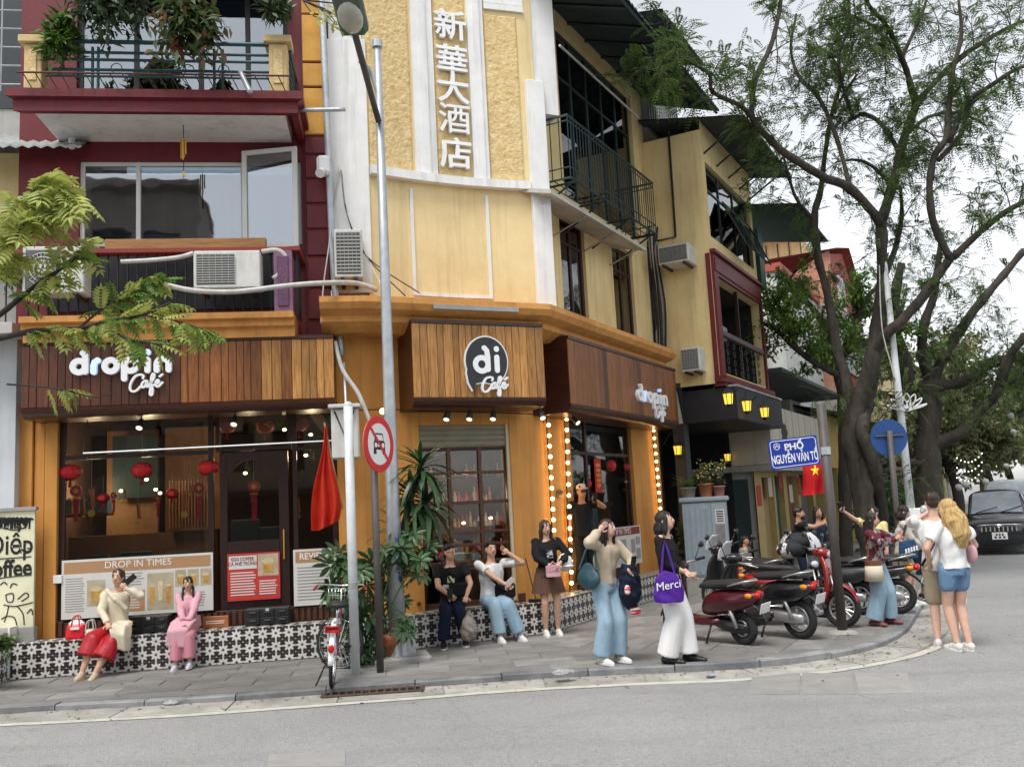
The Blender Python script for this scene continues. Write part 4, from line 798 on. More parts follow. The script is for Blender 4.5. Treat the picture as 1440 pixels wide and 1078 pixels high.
ob('loggia_post', MB().fbox(F3, (a+b)/2-.04, (a+b)/2+.04, c, d, CO-.12, CO-.04), m_frame, bC); ob('loggia_cloth', MB().fbox(F3, (a+b)/2-.5, (a+b)/2-.1, zr+.06, zr+.4, CO-.5, CO-.3, .05), M('grey_cloth', (.3, .34, .36), None, .9), bC)
# black canopy below, raw sheet at its near end
k0, k1 = F3.q(1000, 560, CO+.3)[1]-.28, F3.q(1000, 560, CO+.3)[1]+.4
ob('black_canopy', MB().fbox(F3, CS+.05, ce+.02, k0, k1, -1.2, CO+.3, .01), M('black_sheet', (.014, .015, .018), (.024, .025, .028), .5, 3), bC); ob('canopy_trim', MB().fbox(F3, CS+.05, ce+.04, k1, k1+.04, CO+.1, CO+.33), m_metal, bC)
ob('raw_sheet', MB().add([FS.P(-.15, k0, .06), FS.P(.5, k0, .06), FS.P(.42, k1, .06), FS.P(-.15, k1, .06), FS.P(-.15, k0, .04), FS.P(.5, k0, .04), FS.P(.42, k1, .04), FS.P(-.15, k1, .04)], [(0, 1, 2, 3), (4, 7, 6, 5), (0, 4, 5, 1), (1, 5, 6, 2), (2, 6, 7, 3), (3, 7, 4, 0)]), m_zinc, bC)
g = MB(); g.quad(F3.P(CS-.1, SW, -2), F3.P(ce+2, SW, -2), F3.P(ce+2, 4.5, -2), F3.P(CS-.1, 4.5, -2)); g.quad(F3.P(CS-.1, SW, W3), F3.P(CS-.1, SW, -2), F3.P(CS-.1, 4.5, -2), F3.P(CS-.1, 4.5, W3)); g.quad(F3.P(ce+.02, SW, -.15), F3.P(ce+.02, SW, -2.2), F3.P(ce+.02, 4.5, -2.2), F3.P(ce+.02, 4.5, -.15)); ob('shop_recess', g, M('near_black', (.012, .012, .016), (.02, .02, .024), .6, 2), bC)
ob('shop_pier', MB().fbox(FS, .25, .5, SW, 4.3, -.3, 0), M('charcoal_pier', (.018, .022, .027), None, .5), bC)
# sheet-metal eaves over the bay
ob('eave_sheet', corr(F3, CS-.1, ce+.3, (W3, zc1+.5), (CO+1.0, zc1+.02)), m_sheet, bC); ob('eave_sheet', corr(F3, ce-.6, ce+3.4, (W3, zc1-.5), (CO+1.25, zc1-.98)), M('green_metal_sheet', (.04, .07, .065), (.06, .09, .08), .55, 2), bC)
for k in range(5): s = CS+.15+k*(ce-CS-.3)/4; ob('eave_bracket', MB().tube([F3.P(s, zc1+.05, CO+.9), F3.P(s, zc1-.5, CO)], .025, 4), m_blk, bC)
ob('eave_bracket', MB().tube([F3.P(ce+3, zc1-.95, CO+1.2), F3.P(ce+2.6, zc1-2.2, CO+.1)], .03, 4), m_blk, bC)
ob('drain_line', MB().tube([FS.P(*FS.q(940, 182, .03), .03), FS.P(*FS.q(950, 333, .03), .03), FS.P(*FS.q(905, 343, .03), .03)], .025, 5), m_blk, bC)
ob('roof_annex', MB().fbox(F3, CS+.3, CS+2.6, zc1+.4, zc1+3.0, -4.5, -.35, 0), m_zinc, bC)
for k in range(14): s = CS+.35+k*.16; ob('annex_rib', MB().fbox(F3, s, s+.03, zc1+.42, zc1+3.0, -.35, -.31), m_zinc, bC)
ob('annex_roof', corr(F3, CS+.1, CS+3.2, (-2, zc1+3.4), (.25, zc1+3.0)), m_sheet, bC)
ob('green_shutter', MB().fbox(F3, ce+.02, ce+.5, F3.q(1068, 405, CO)[1], F3.q(1068, 330, CO)[1], CO-.1, CO+.1), M('green_shutter', (.02, .09, .075), (.015, .06, .05), .6, 6, stretch=(1, 1, 12)), bC)
# ================================================================ building D: cream sign box over a pale shopfront, then old shuttered row
FSd = Frame((F3.P(ce+.1, 0, CO-.2).x, F3.P(ce+.1, 0, CO-.2).y, 0), -28.5)
m_cream = M('cream_panel', (.62, .58, .48), (.54, .5, .41), .5, 2, streak=(.3, .27, .2, .4)); m_pale = M('pale_green_white', (.55, .6, .57), (.46, .51, .48), .5, 4)
bD = thing('cream_fascia_shop', 'low shop with a cream box fascia and a black silhouette beside the trees', 'shop', FSd.P(.5, SW, -1))
d0 = FSd.q(1017, 620, 0)[0]; d1 = FSd.q(1085, 620, 0)[0]; dz0, dz1 = FSd.q(1050, 655, 0)[1], FSd.q(1050, 578, 0)[1]
Fd = Frame((FSd.P(d1, 0, 0).x, FSd.P(d1, 0, 0).y, 0), 61.5); dl = Fd.q(1163, 620, 0)[0]
ob('fascia_box', MB().fbox(Fd, 0, dl, dz0, dz1+.12, -(d1-d0), 0, .02), m_cream, bD)
for k in range(9): s = .12+k*(dl-.2)/9; ob('fascia_seam', MB().fbox(Fd, s, s+.015, dz0+.02, dz1+.1, 0, .006), m_conc, bD)
sx_, sz_ = Fd.q(1104, 615, .01)
def silh(g):
    f = lambda a, b, d: Fd.P(sx_+a*1.7, sz_+b*.85, d)
    for el in ((0, .34, .11, .08), (.0, .16, .2, .14), (-.05, -.05, .13, .16), (.02, -.3, .2, .16), (.05, -.12, .1, .2)): g.prism([(el[0]+el[2]*math.cos(k*.4488), el[1]+el[3]*math.sin(k*.4488)) for k in range(14)], f, .004+.002*abs(el[0]), .02+.004*el[1])
    return g
ob('silhouette', silh(MB()), m_blk, bD)
ob('slab', MB().fbox(Fd, -.1, dl, dz0-.14, dz0-.003, -2.4, .05), m_grey_plaster, bD)
pd = FSd.R(1030, 668, 1062, 785, -.25)
for (a, b) in ((1022, 1031), (1056, 1064)): q = FSd.R(a, 668, b, 790, -.2); ob('door_jamb', MB().fbox(FSd, q[0], q[1], SW, q[3], -.4, -.2), m_pale, bD)
q = FSd.R(1031, 668, 1056, 790, -.22); ob('door_glass', MB().fbox(FSd, q[0], q[1], SW+.1, q[3], -.3, -.28, 0), GLASS_DK, bD); ob('door_head', MB().fbox(FSd, q[0]-.2, q[1]+.2, q[3]-.1, q[3]+.25, -.4, -.198), m_pale, bD)
hd = [(.7, 1.9, SW+.02, 2.3), (2.1, 3.1, SW+.02, 2.35), (3.5, 4.9, SW+.02, 2.35), (5.2, 7.0, SW+.02, 2.4)]; ob('ground_wall', wall(MB(), Fd, 0, dl, SW, dz0-.14, -.5, hd, .2), M('old_yellow_shopwall', (.5, .38, .17), (.4, .29, .12), .8, 2, streak=(.2, .14, .06, .5)), bD)
for k, q in enumerate(hd): ob('door', MB().fbox(Fd, q[0], q[1], q[2], q[3], -.72, -.66), (M('tan_door', (.35, .25, .12)), M('green_door', (.015, .09, .08)), M('brown_door', (.16, .08, .04)), M('grey_roller', (.14, .15, .15), (.1, .11, .11), .5, 3))[k], bD)
for k in range(6): ob('notice', MB().fbox(Fd, .1+k*1.2, .5+k*1.2, 1.6+.2*(k % 3), 2.1+.2*(k % 3), -.5, -.48), (M('red_notice', (.4, .05, .03)), M('cream_notice', (.55, .5, .4)))[k % 2], bD)
ob('return_wall', MB().fbox(FSd, d0-1.5, d0, SW, dz0-.14, -.5, -.2), M('pale_shop_wall', (.3, .31, .28), (.22, .23, .2), .8, 2), bD)
ob('roof_plate', MB().fbox(Fd, 0, dl+1.5, dz1+.9, dz1+1.0, -3, .4), m_sheet, bD); 
g = MB(); g.fbox(Fd, .3, dl+.5, dz1+.1, dz1+3.2, -4, -1.6, 0); ob('upper_wall', g, M('pale_upper_wall', (.55, .53, .5), (.42, .4, .37), .85, 1.5, streak=(.2, .19, .17, .6)), bD)
# shuttered row
m_sh = [M('yellow_shopwall', (.5, .36, .13), (.4, .28, .1), .8, 2, streak=(.2, .14, .06, .5)), M('grey_roller', (.14, .15, .15), (.1, .11, .11), .5, 3), M('brown_shop', (.13, .07, .04), (.09, .05, .03), .7, 3), M('green_shop', (.02, .1, .085), None, .6), M('dark_shop', (.03, .03, .035), (.05, .05, .05), .7, 3)]
Fr = Frame((F3.P(ce+9.2, 0, .8).x, F3.P(ce+9.2, 0, .8).y, 0), 61.5)
for i, (a, b, wm, dm, h, lb) in enumerate(((-1.3, 4.0, m_sh[0], m_sh[3], 4.3, 'low yellow shop with green and brown doors behind the utility cabinet'), (4.2, 8.6, m_sh[2], m_sh[1], 4.0, 'narrow brown shop with grey roller shutter behind the red flag'), (8.8, 14.5, m_sh[4], m_sh[1], 4.4, 'dark shop with barred front behind the big trunk'))):
    t = thing('old_shop', lb, 'shop', Fr.P((a+b)/2, SW, -.5), 'old shops along the side street')
    hs_ = [(a+(b-a)*(k+.18)/3, a+(b-a)*(k+.85)/3, SW+.02, 2.6) for k in range(3)]
    ob('wall', wall(MB(), Fr, a, b, SW, h, 0, hs_, .25), wm, t); ob('wall', MB().quad(Fr.P(a, SW, 0), Fr.P(a, SW, -5), Fr.P(a, h, -5), Fr.P(a, h, 0)), wm, t)
    for k, q in enumerate(hs_):
        d = ob('shutter', MB().fbox(Fr, q[0], q[1], q[2], q[3], -.3, -.2), (dm, m_sh[2], m_sh[1])[k % 3], t)
        for z in range(13): ob('shutter_rib', MB().fbox(Fr, q[0]+.02, q[1]-.02, .2+z*.18, .27+z*.18, -.2, -.185), (dm, m_sh[2], m_sh[1])[k % 3], d)
    ob('roof', corr(Fr, a-.1, b+.1, (-3, h+.9), (.9, h-.1)), m_sheet, t)
    for k in range(3): s = a+rnd(.2, b-a-.6); ob('sign_panel', MB().fbox(Fr, s, s+.5, 2.75+k*.3, 3.1+k*.3, .02, .06), (M('red_shop_panel', (.35, .04, .03)), M('cream_shop_panel', (.5, .45, .35)), M('grey_shop_panel', (.2, .2, .19)))[k], t)
# brick house and far buildings
def brick():
    mt = bpy.data.materials.new('weathered_brick'); mt.use_nodes = True; t = mt.node_tree; N = t.nodes; L = t.links.new; b = N['Principled BSDF']; b.inputs['Roughness'].default_value = .9
    co = N.new('ShaderNodeTexCoord'); mp = N.new('ShaderNodeMapping'); mp.inputs['Rotation'].default_value = (math.radians(90), 0, 0); L(co.outputs['Generated'], mp.inputs[0])
    uv = N.new('ShaderNodeUVMap'); bt = N.new('ShaderNodeTexBrick'); L(uv.outputs[0], bt.inputs['Vector']); bt.inputs['Scale'].default_value = 1; bt.inputs['Brick Width'].default_value = .23; bt.inputs['Row Height'].default_value = .08; bt.inputs['Mortar Size'].default_value = .01
    bt.inputs['Color1'].default_value = (.3, .1, .055, 1); bt.inputs['Color2'].default_value = (.42, .17, .09, 1); bt.inputs['Mortar'].default_value = (.33, .28, .23, 1)
    nz = N.new('ShaderNodeTexNoise'); nz.inputs['Scale'].default_value = .6; nz.inputs['Detail'].default_value = 8; L(co.outputs['Object'], nz.inputs['Vector']); mr = N.new('ShaderNodeMapRange'); mr.inputs[1].default_value = .52; mr.inputs[2].default_value = .62; L(nz.outputs[0], mr.inputs[0])
    mx = N.new('ShaderNodeMix'); mx.data_type = 'RGBA'; L(mr.outputs[0], mx.inputs[0]); L(bt.outputs[0], mx.inputs[6]); mx.inputs[7].default_value = (.34, .31, .28, 1); L(mx.outputs[2], b.inputs['Base Color']); return mt
m_brick = brick()
def uvquad(P, w_, h, name, mat, parent):
    me = bpy.data.meshes.new(name); me.from_pydata([tuple(p) for p in P], [], [(0, 1, 2, 3)]); u = me.uv_layers.new(name='UVMap')
    for i, c_ in enumerate(((0, 0), (w_, 0), (w_, h), (0, h))): u.data[i].uv = c_
    me.materials.append(mat); return ob(name, me, None, parent)
YB = 36; pb = at(1103, 560, YB); Fb = Frame((pb.x, pb.y, 0), -28.5); bb0 = thing('brick_house', 'weathered red brick gable house rising behind the trees', 'house', (pb.x, pb.y, 0))
bw = Fb.q(1178, 470, 0)[0]; zt_ = Fb.q(1140, 372, 0)[1]; zs_ = zt_-1.4
uvquad([Fb.P(0, 0, 0), Fb.P(bw, 0, 0), Fb.P(bw, zt_+.5, 0), Fb.P(0, zt_-.7, 0)], bw, zt_, 'brick_wall', m_brick, bb0)
Fb2 = Frame((Fb.P(bw, 0, 0).x, Fb.P(bw, 0, 0).y, 0), 61.5)
ob('front_wall', MB().add([Fb2.P(0, 0, 0), Fb2.P(7, 0, 0), Fb2.P(7, zt_-1.2, 0), Fb2.P(3.2, zt_+1.0, 0), Fb2.P(0, zt_+.3, 0)], [(0, 1, 2, 3, 4)]), M('red_oxide_wall', (.32, .04, .035), (.25, .035, .03), .7, 3), bb0)
ob('roof', MB().add([Fb2.P(-.2, zt_+.45, .3), Fb2.P(3.2, zt_+1.2, .3), Fb2.P(7.3, zt_-1.1, .3), Fb2.P(7.3, zt_-1.1, -6), Fb2.P(3.2, zt_+1.2, -6), Fb2.P(-.2, zt_+.45, -6)], [(0, 1, 4, 5), (1, 2, 3, 4)]), M('red_roof', (.3, .05, .04), None, .7), bb0)
window(Fb2, 1.0, 2.6, zt_-1.6, zt_-.3, .05, 4, 2, m_white, GLASS_DK, bb0, .05, back=(m_room, .3)); ob('clad_band', MB().fbox(Fb2, .2, 6.8, zt_-4.2, zt_-1.8, 0, .1, 0), M('grey_cladding', (.3, .32, .33), (.24, .26, .27), .6, 4, stretch=(8, 8, .3)), bb0)
pw = at(1068, 560, 30); Fw = Frame((pw.x, pw.y, 0), -28.5); wh = thing('white_gable_house', 'narrow white rendered house wall left of the brick gable', 'house', (pw.x, pw.y, 0)); w1 = Fw.q(1102, 470, 0)[0]; zw = Fw.q(1085, 382, 0)[1]
ob('wall', MB().fbox(Fw, -2, w1, 0, zw, -8, 0), M('white_render', (.62, .62, .6), (.48, .48, .46), .85, 1.2, streak=(.25, .25, .24, .6)), wh); ob('coping', MB().fbox(Fw, -2.1, w1+.12, zw, zw+.25, -8, .12), M('red_coping', (.35, .08, .06)), wh)
px_ = at(1095, 372, 40); Fx = Frame((px_.x, px_.y, 0), -28.5); rt = thing('rooftop_shed', 'small yellow rooftop shed with dark awning behind the bay house', 'shed', (px_.x, px_.y, Fx.q(1095, 372, 0)[1])); z0 = Fx.q(1095, 372, 0)[1]; z1 = Fx.q(1095, 330, 0)[1]
ob('wall', MB().fbox(Fx, -1.6, 1.0, z0-3, z1-.2, -3, 0), m_yel2, rt); ob('awning', corr(Fx, -1.9, 1.4, (-1, z1+.6), (1.2, z1-.1)), m_sheet, rt)
for k in range(6): ob('railing_bar', MB().fbox(Fx, -1.5+k*.5, -1.46+k*.5, z0, z1-.4, .02, .06), m_blk, rt)
# far row on the left of the street, mostly behind trees
Ff = Frame((F3.P(35, 0, 1.2).x, F3.P(35, 0, 1.2).y, 0), 61.5)
cols = [(.5, .42, .25), (.6, .58, .54), (.36, .34, .31), (.55, .36, .2), (.5, .5, .46), (.3, .26, .2)]; s = 0
for i in range(6):
    w_ = rnd(5, 7.5); h = rnd(6.5, 9.5); t = thing('far_townhouse', ['pale ochre townhouse first in the far row behind the leaning trees', 'white townhouse second in the far row behind the trees', 'grey townhouse third in the far row', 'tan townhouse fourth in the far row', 'light grey townhouse fifth in the far row', 'brown townhouse last in the far row'][i], 'house', Ff.P(s+w_/2, 0, -1), 'far row of townhouses')
    hs_ = [(s+w_*(k+.2)/3, s+w_*(k+.8)/3, 3.9+2.6*r_, 5.5+2.6*r_) for k in range(3) for r_ in range(2 if h > 8 else 1)]+[(s+.5, s+w_-.5, .1, 2.8)]
    ob('wall', wall(MB(), Ff, s, s+w_, 0, h, 0, hs_, .2), M('far_render_%d' % i, cols[i], tuple(c*.75 for c in cols[i]), .85, 1.5, streak=(.15, .14, .12, .5)), t)
    ob('side_wall', MB().quad(Ff.P(s, 0, 0), Ff.P(s, 0, -8), Ff.P(s, h, -8), Ff.P(s, h, 0)).quad(Ff.P(s, h, 0), Ff.P(s+w_, h, 0), Ff.P(s+w_, h, -8), Ff.P(s, h, -8)), MATS['far_render_%d' % i], t)
    for q in hs_: ob('window', MB().fbox(Ff, q[0], q[1], q[2], q[3], -.25, -.2, 0), M('far_glass', (.03, .04, .045), None, .15), t)
    s += w_+.1
# ================================================================ left edge: pale wall, mural board, tiled planter, old annex above
bL = thing('pale_neighbour_house', 'pale rendered neighbouring house at the left picture edge', 'house', F1.P(-1.2, SW, -.4)); sl0 = F1.q(22, 600, -.3)[0]
ob('wall', MB().fbox(F1, sl0-3, sl0, SW, 4.45, -2, -.3), M('pale_blue_render', (.6, .63, .65), (.5, .53, .55), .85, 1.5, streak=(.3, .31, .32, .5)), bL)
ob('upper_wall', MB().fbox(F1, sl0-3, -.52, 4.4, 12, -4, -1.2), m_grey_plaster, bL); ob('upper_wall', MB().fbox(F1, sl0-3, sl0+.6, 6.2, 7.3, -2, -.9), m_yel2, bL)
ob('tin_awning', corr(F1, sl0-3, sl0+.85, (-1.2, F1.q(30, 170, -.2)[1]+.2), (-.1, F1.q(30, 205, -.1)[1])), m_zinc, bL)
g = MB()
for k in range(7): z = 8.2+k*.28; g.tube([F1.P(sl0-2.5, z, -.6), F1.P(sl0+.25, z, -.6)], .012, 4)
for k in range(7): s = sl0+.2-k*.3; g.tube([F1.P(s, 8.1, -.6), F1.P(s, 10.2, -.6)], .012, 4)
ob('window_grille', g, m_metal, bL); ob('window', MB().fbox(F1, sl0-2.5, sl0+.2, 8.1, 10.2, -1.25, -1.18, 0), M('dim_window', (.05, .055, .06), None, .3), bL)
g = MB()
for k in range(9): s = sl0-1.6+k*.2; g.tube([F1.P(s, 4.6, .1), F1.P(s, 5.4, .1)], .012, 4)
g.tube([F1.P(sl0-2, 5.4, .1), F1.P(sl0+.2, 5.4, .1)], .018, 4); ob('railing', g, m_blk, bL); ob('balcony_slab', MB().fbox(F1, sl0-3, sl0+.1, 4.45, 4.6, -1.2, .15), m_grey_plaster, bL)
# mural board
q = F1.R(-60, 720, 48, 884, -.25); mur = thing('mural_board', 'cream board with black hand lettered coffee drawing at the left edge', 'mural', F1.P(q[1]-.4, q[2], -.25))
ob('board', MB().fbox(F1, q[0], q[1], q[2], q[3], -.3, -.25), M('cream_board', (.72, .7, .5), (.62, .6, .42), .8, 4), mur); ob('board_cap', MB().fbox(F1, q[0], q[1]+.02, q[3], q[3]+.05, -.32, -.22), m_conc, mur); ob('board_base', MB().fbox(F1, q[0], q[1]+.02, SW, q[2], -.35, -.22), m_conc, mur)
fm = lambda x, y: (lambda a, b, d: F1.P(F1.q(x, y, -.25)[0]+a, F1.q(x, y, -.25)[1]+b, -.249+d))
text('Diếp', 'lettering', m_blk, fm(47, 765), .36, .004, mur, .004, .75, 'RIGHT'); text('Coffee', 'lettering', m_blk, fm(45, 798), .3, .004, mur, .008, .8, 'RIGHT')
def ink(name, lines, r=.008):
    g = MB()
    for L_ in lines:
        P = [F1.P(*F1.q(p[0], p[1], -.248), -.248) for p in smoothpath(L_, 4)]; g.tube(P, r, 4)
    return tag(ob(name, g, m_blk, mur), kind='stuff')
ink('drawing', [[(-10, 786), (20, 784), (44, 782)], [(-10, 814), (20, 810), (44, 808)], [(5, 850), (20, 852), (40, 848), (46, 846)], [(8, 836), (10, 845), (18, 845), (18, 834), (8, 836)], [(25, 842), (36, 833), (40, 838), (30, 845)], [(12, 852), (10, 862), (6, 874)], [(24, 852), (32, 862), (34, 878)], [(2, 870), (10, 866), (20, 868), (24, 880)], [(14, 826), (18, 820), (24, 822)], [(0, 822), (6, 818), (10, 822)], [(38, 862), (44, 856), (46, 864)]])
ink('drawing', [[(x, 728+rnd(-2, 2)), (x+rnd(-1, 1), 735+rnd(0, 9))] for x in range(-8, 44, 2)]+[[(x, 728), (x+4, 730)] for x in range(-8, 44, 3)], .012)
ink('drawing', [[(8+k*6, 743), (12+k*6, 740+rnd(-2, 3))] for k in range(5)]+[[(4, 742), (20, 745), (36, 741)]]+[[(27, 770), (30, 777)], [(30, 771), (34, 776)], [(34, 772), (38, 776)], [(38, 771), (44, 770)]], .008)
# planter
pl = thing('tiled_planter', 'low planter faced with star tiles at the lower left corner', 'planter', F1.P(-1.1, SW, .4)); pe = -.34
ob('core', MB().fbox(F1, -2.6, pe-.008, SW-.04, .62, -.2, 1.0), m_wht, pl)
Fp = Frame((F1.P(pe, 0, 1.0).x, F1.P(pe, 0, 1.0).y, 0), 98.2)
for i in range(6):
    for j in range(4):
        z = .66-TS*(j+1)
        o = ob('tile', t_full if z > SW-.01 else SHARED['cut'], None, pl); o.location = Fp.P(i*TS, max(z, SW-.1), 0)-wl(pl); o.rotation_euler = (0, 0, math.radians(98.2))
ob('white_side', MB().fbox(F1, pe+.002, pe+.03, .1, .72, -.24, .0), m_wht, pl)
# ================================================================ the other side of the street, behind the camera (it shows in the glass)
Fo = Frame((16, -13, 0), 180+4)
for i in range(5):
    s = i*7.2; h = (8.5, 10, 7.5, 16.2, 12)[i]; cl = ((.35, .3, .2), (.3, .28, .26), (.42, .36, .24), (.25, .2, .17), (.36, .35, .33))[i]
    t = thing('opposite_house', ['ochre', 'grey', 'cream', 'brown', 'pale'][i]+' townhouse on the opposite side of the street, behind the viewer', 'house', Fo.P(s+3.5, 0, -1), 'houses on the opposite side'); hs_ = [(s+.8+k*2.1, s+2.1+k*2.1, 3.9+r_*2.9, 5.6+r_*2.9) for k in range(3) for r_ in range(int((h-3)/2.8))]+[(s+.6, s+6.2, .1, 2.9)]
    mw = M('opposite_render_%d' % i, cl, tuple(c*.7 for c in cl), .85, 1.5); ob('wall', wall(MB(), Fo, s, s+7, 0, h, 0, hs_, .25), mw, t); ob('roof', MB().fbox(Fo, s-.1, s+7.1, h, h+.3, -7, .5), mw, t); ob('side_wall', MB().quad(Fo.P(s, 0, 0), Fo.P(s, 0, -7), Fo.P(s, h, -7), Fo.P(s, h, 0)), mw, t)
    for q in hs_: ob('window', MB().fbox(Fo, q[0], q[1], q[2], q[3], -.3, -.25, 0), M('far_glass', (.03, .04, .045), None, .15), t)
    ob('awning', MB().fbox(Fo, s+.3, s+6.6, 3.0, 3.15, 0, 1.2), m_sheet, t)
# ================================================================ things fixed to the buildings and standing on the pavement
def ac(F, px, o, dep, label, fan=False, side=False):
    q = F.R(*px, o); t = thing('condenser_unit', label, 'air conditioner', F.P((q[0]+q[1])/2, q[2], o-dep/2), 'air conditioner condensers on the facades')
    w_, h = q[1]-q[0], q[3]-q[2]; ob('casing', MB().fbox(F, q[0], q[1], q[2]+.03, q[3], o-dep, o, .015), m_acw, t)
    g = MB(); g0, g1 = (q[0]+.04, q[0]+w_*.62) if not side else (q[0]+.03, q[1]-.03); m_gr = M('grille_grey', (.12, .12, .12), (.08, .08, .08), .6, 8)
    ob('grille_recess', MB().fbox(F, g0, g1, q[2]+.08, q[3]-.05, o, o+.004, 0), m_gr, t)
    cx_, cz_, r_ = (g0+g1)/2, (q[2]+q[3])/2+.02, min(g1-g0, h-.1)/2
    if fan:
        for k in range(26): a_ = k*2*math.pi/26; g.tube([F.P(cx_+r_*.2*math.cos(a_), cz_+r_*.2*math.sin(a_), o+.03), F.P(cx_+r_*math.cos(a_), cz_+r_*math.sin(a_), o+.012)], .004, 4)
        for kk in (.2, .5, .75, 1): g.tube([F.P(cx_+r_*kk*math.cos(a_*.26), cz_+r_*kk*math.sin(a_*.26), o+.028-.014*kk) for a_ in range(25)], .005, 4)
        ob('fan_guard', g, m_acw, t); ob('fan_hub', MB().tube([F.P(cx_, cz_, o+.02), F.P(cx_, cz_, o+.04)], .06, 12), m_acw, t)
    else:
        n = 11
        for k in range(n): z = q[2]+.1+k*(h-.17)/n; g.fbox(F, g0, g1, z, z+(h-.17)/n*.38, o+.004, o+.016, .002)
        for k in range(7): s = g0+(g1-g0)*k/6; g.fbox(F, s-.003, s+.003, q[2]+.09, q[3]-.06, o+.016, o+.02, 0)
        ob('grille', g, M('grille_bar', (.36, .36, .34)), t)
    ob('bracket', MB().fbox(F, q[0]+.08, q[0]+.13, q[2]-.02, q[2]+.03, o-dep-.1, o+.03).fbox(F, q[1]-.13, q[1]-.08, q[2]-.02, q[2]+.03, o-dep-.1, o+.03), m_blk, t); return t
ac(F1, (272, 352, 366, 408), .5, .32, 'boxy white condenser on the orange ledge below the timber beam')
ac(F1, (31, 346, 118, 415), .5, .32, 'white condenser with round fan guard behind the yellow-green branches', True)
ac(F1, (470, 322, 510, 393), .02, .5, 'white condenser seen end on at the foot of the white pilaster', side=True)
Fa = FS
ac(FS, (925, 343, 968, 372), .55, .6, 'dusty condenser below the iron balcony on the yellow side wall', side=True); ac(FS, (957, 488, 984, 524), .4, .5, 'small white condenser on the yellow side wall beside the maroon loggia', side=True)
# pipes and wires
def wire(pts, r, name, label, mat, cat='cable', n=5, group=None): return tag(ob(name, MB().tube([V(p) for p in smoothpath([tuple(p) for p in pts], 5)], r, n), mat, None, True), label, cat, group)
f1 = lambda px, py, o: F1.P(*F1.q(px, py, o), o)
wire([f1(x, y, -.32) for x, y in ((450, -40), (455, 60), (461, 200), (467, 340), (472, 420), (480, 500))], .05, 'drain_pipe', 'grey drain pipe between the red blocks and the white pilaster', m_metal, 'pipe', 8)
wire([f1(x, y, .55) for x, y in ((225, 398), (270, 408), (330, 410), (400, 402), (450, 398))]+[f1(500, 398, .1), f1(530, 408, -.1)], .035, 'insulated_pipe', 'pale insulated pipe running below the boxy white condenser', m_cablew, 'pipe', 7)
wire([f1(x, y, .4) for x, y in ((170, 368), (210, 366), (250, 362), (272, 356))], .03, 'insulated_pipe', 'pale insulated pipe entering the boxy condenser from the left', m_cablew, 'pipe', 6)
wire([f1(x, y, .3) for x, y in ((368, 354), (390, 352), (402, 362), (398, 380), (384, 392))], .035, 'insulated_pipe', 'short bent insulated pipe beside the lilac post', m_cablew, 'pipe', 6)
for k, (e, m_) in enumerate((((590, 412), m_cable), ((570, 416), m_cable), ((545, 418), m_cablew))): wire([f1(480, 240, W1+.04), f1(488, 300, W1+.05), f1(515, 360, -.2), F2.P(*F2.q(*e, .3), .3)], .009, 'wire', ['loose black wire from the pilaster ending highest on the orange cornice', 'loose black wire from the pilaster ending beside the lamp pole', 'loose white wire from the pilaster ending near the lamp pole'][k], m_)
wire([f1(478, 235, W1+.04), f1(468, 300, W1+.1), f1(462, 350, -.1), f1(455, 400, 0), f1(451, 455, .1)], .01, 'wire', 'white wire hanging below the siren box along the red blocks', m_cablew)
wire([f1(471, 480, .1), f1(482, 520, .15), F1.P(*F1.q(505, 555, .2), .2), F1.P(*F1.q(522, 600, .2), .2)], .03, 'conduit', 'grey flexible conduit hanging at the right end of the long sign', m_cablew, n=7)
wire([f1(420, 155, .3), f1(486, 154, .3)], .03, 'stub_pipe', 'short horizontal grey pipe beside the upper balcony', m_metal, 'pipe', 7); wire([f1(338, 102, .7), f1(352, 130, .95)], .035, 'stub_pipe', 'short grey drain spout poking out through the upper balcony rails', m_metal, 'pipe', 7)
t = thing('siren_box', 'white plastic box fixed to the drain pipe beside the open casement', 'box', f1(455, 230, -.2)); q = F1.R(445, 217, 463, 243, -.15); ob('case', MB().fbox(F1, q[0], q[1], q[2], q[3], -.35, -.15, .04), m_white, t); ob('horn', MB().tube([f1(452, 238, -.14), f1(450, 244, -.05)], [.03, .07], 8), m_white, t)
rb = thing('riser_cable_bundle', 'thick bundle of grey riser cables left of the yellow side wall', 'cables', FS.P(.1, 5, .05))
for k in range(8): ob('cable', MB().tube([tuple(x) for x in smoothpath([tuple(x) for x in (FS.P(.0+k*.035, 5.0, .04+.03*(k % 3)), FS.P(.02+k*.04+rnd(-.03, .03), 6.0, .05+.03*(k % 2)), FS.P(.0+k*.03, 7.1, .05), FS.P(-.05+k*.045, 7.5+rnd(-.2, .4), .05))], 5)], rnd(.018, .035), 5), random.choice([m_cable, m_cablew, m_conc]), rb, True)
# three strings of globe bulbs
for x0, y0, x1, y1, n, lb in ((768, 583, 777, 760, 13, 'string of warm globe bulbs down the corner pillar, leftmost of three'), (794, 589, 802, 850, 18, 'string of warm globe bulbs beside the window edge, middle of three'), (917, 605, 932, 780, 17, 'string of warm globe bulbs on the far orange pillar')):
    t = thing('string_light', lb, 'string lights', F3.P(F3.q(x1, y1, W3+.03)[0], SW, W3+.03), 'vertical bulb strings'); P = [F3.P(*F3.q(x0+(x1-x0)*k/(n-1), y0+(y1-y0)*k/(n-1), W3+.05), W3+.05) for k in range(n)]
    ob('cable', MB().tube(P, .012, 4), m_cable, t)
    for p in P: ob('bulb', MB().ell(p+F3.n*.035, .03, None, 8, 6), m_warm, t, True)
t = tag(ob('globe_bulb', MB().ell(F2.P(*F2.q(538, 578, .1), .1), .04, None, 8, 6), m_warm, None, True), 'single warm bulb glowing above the no-cars sign', 'bulb')
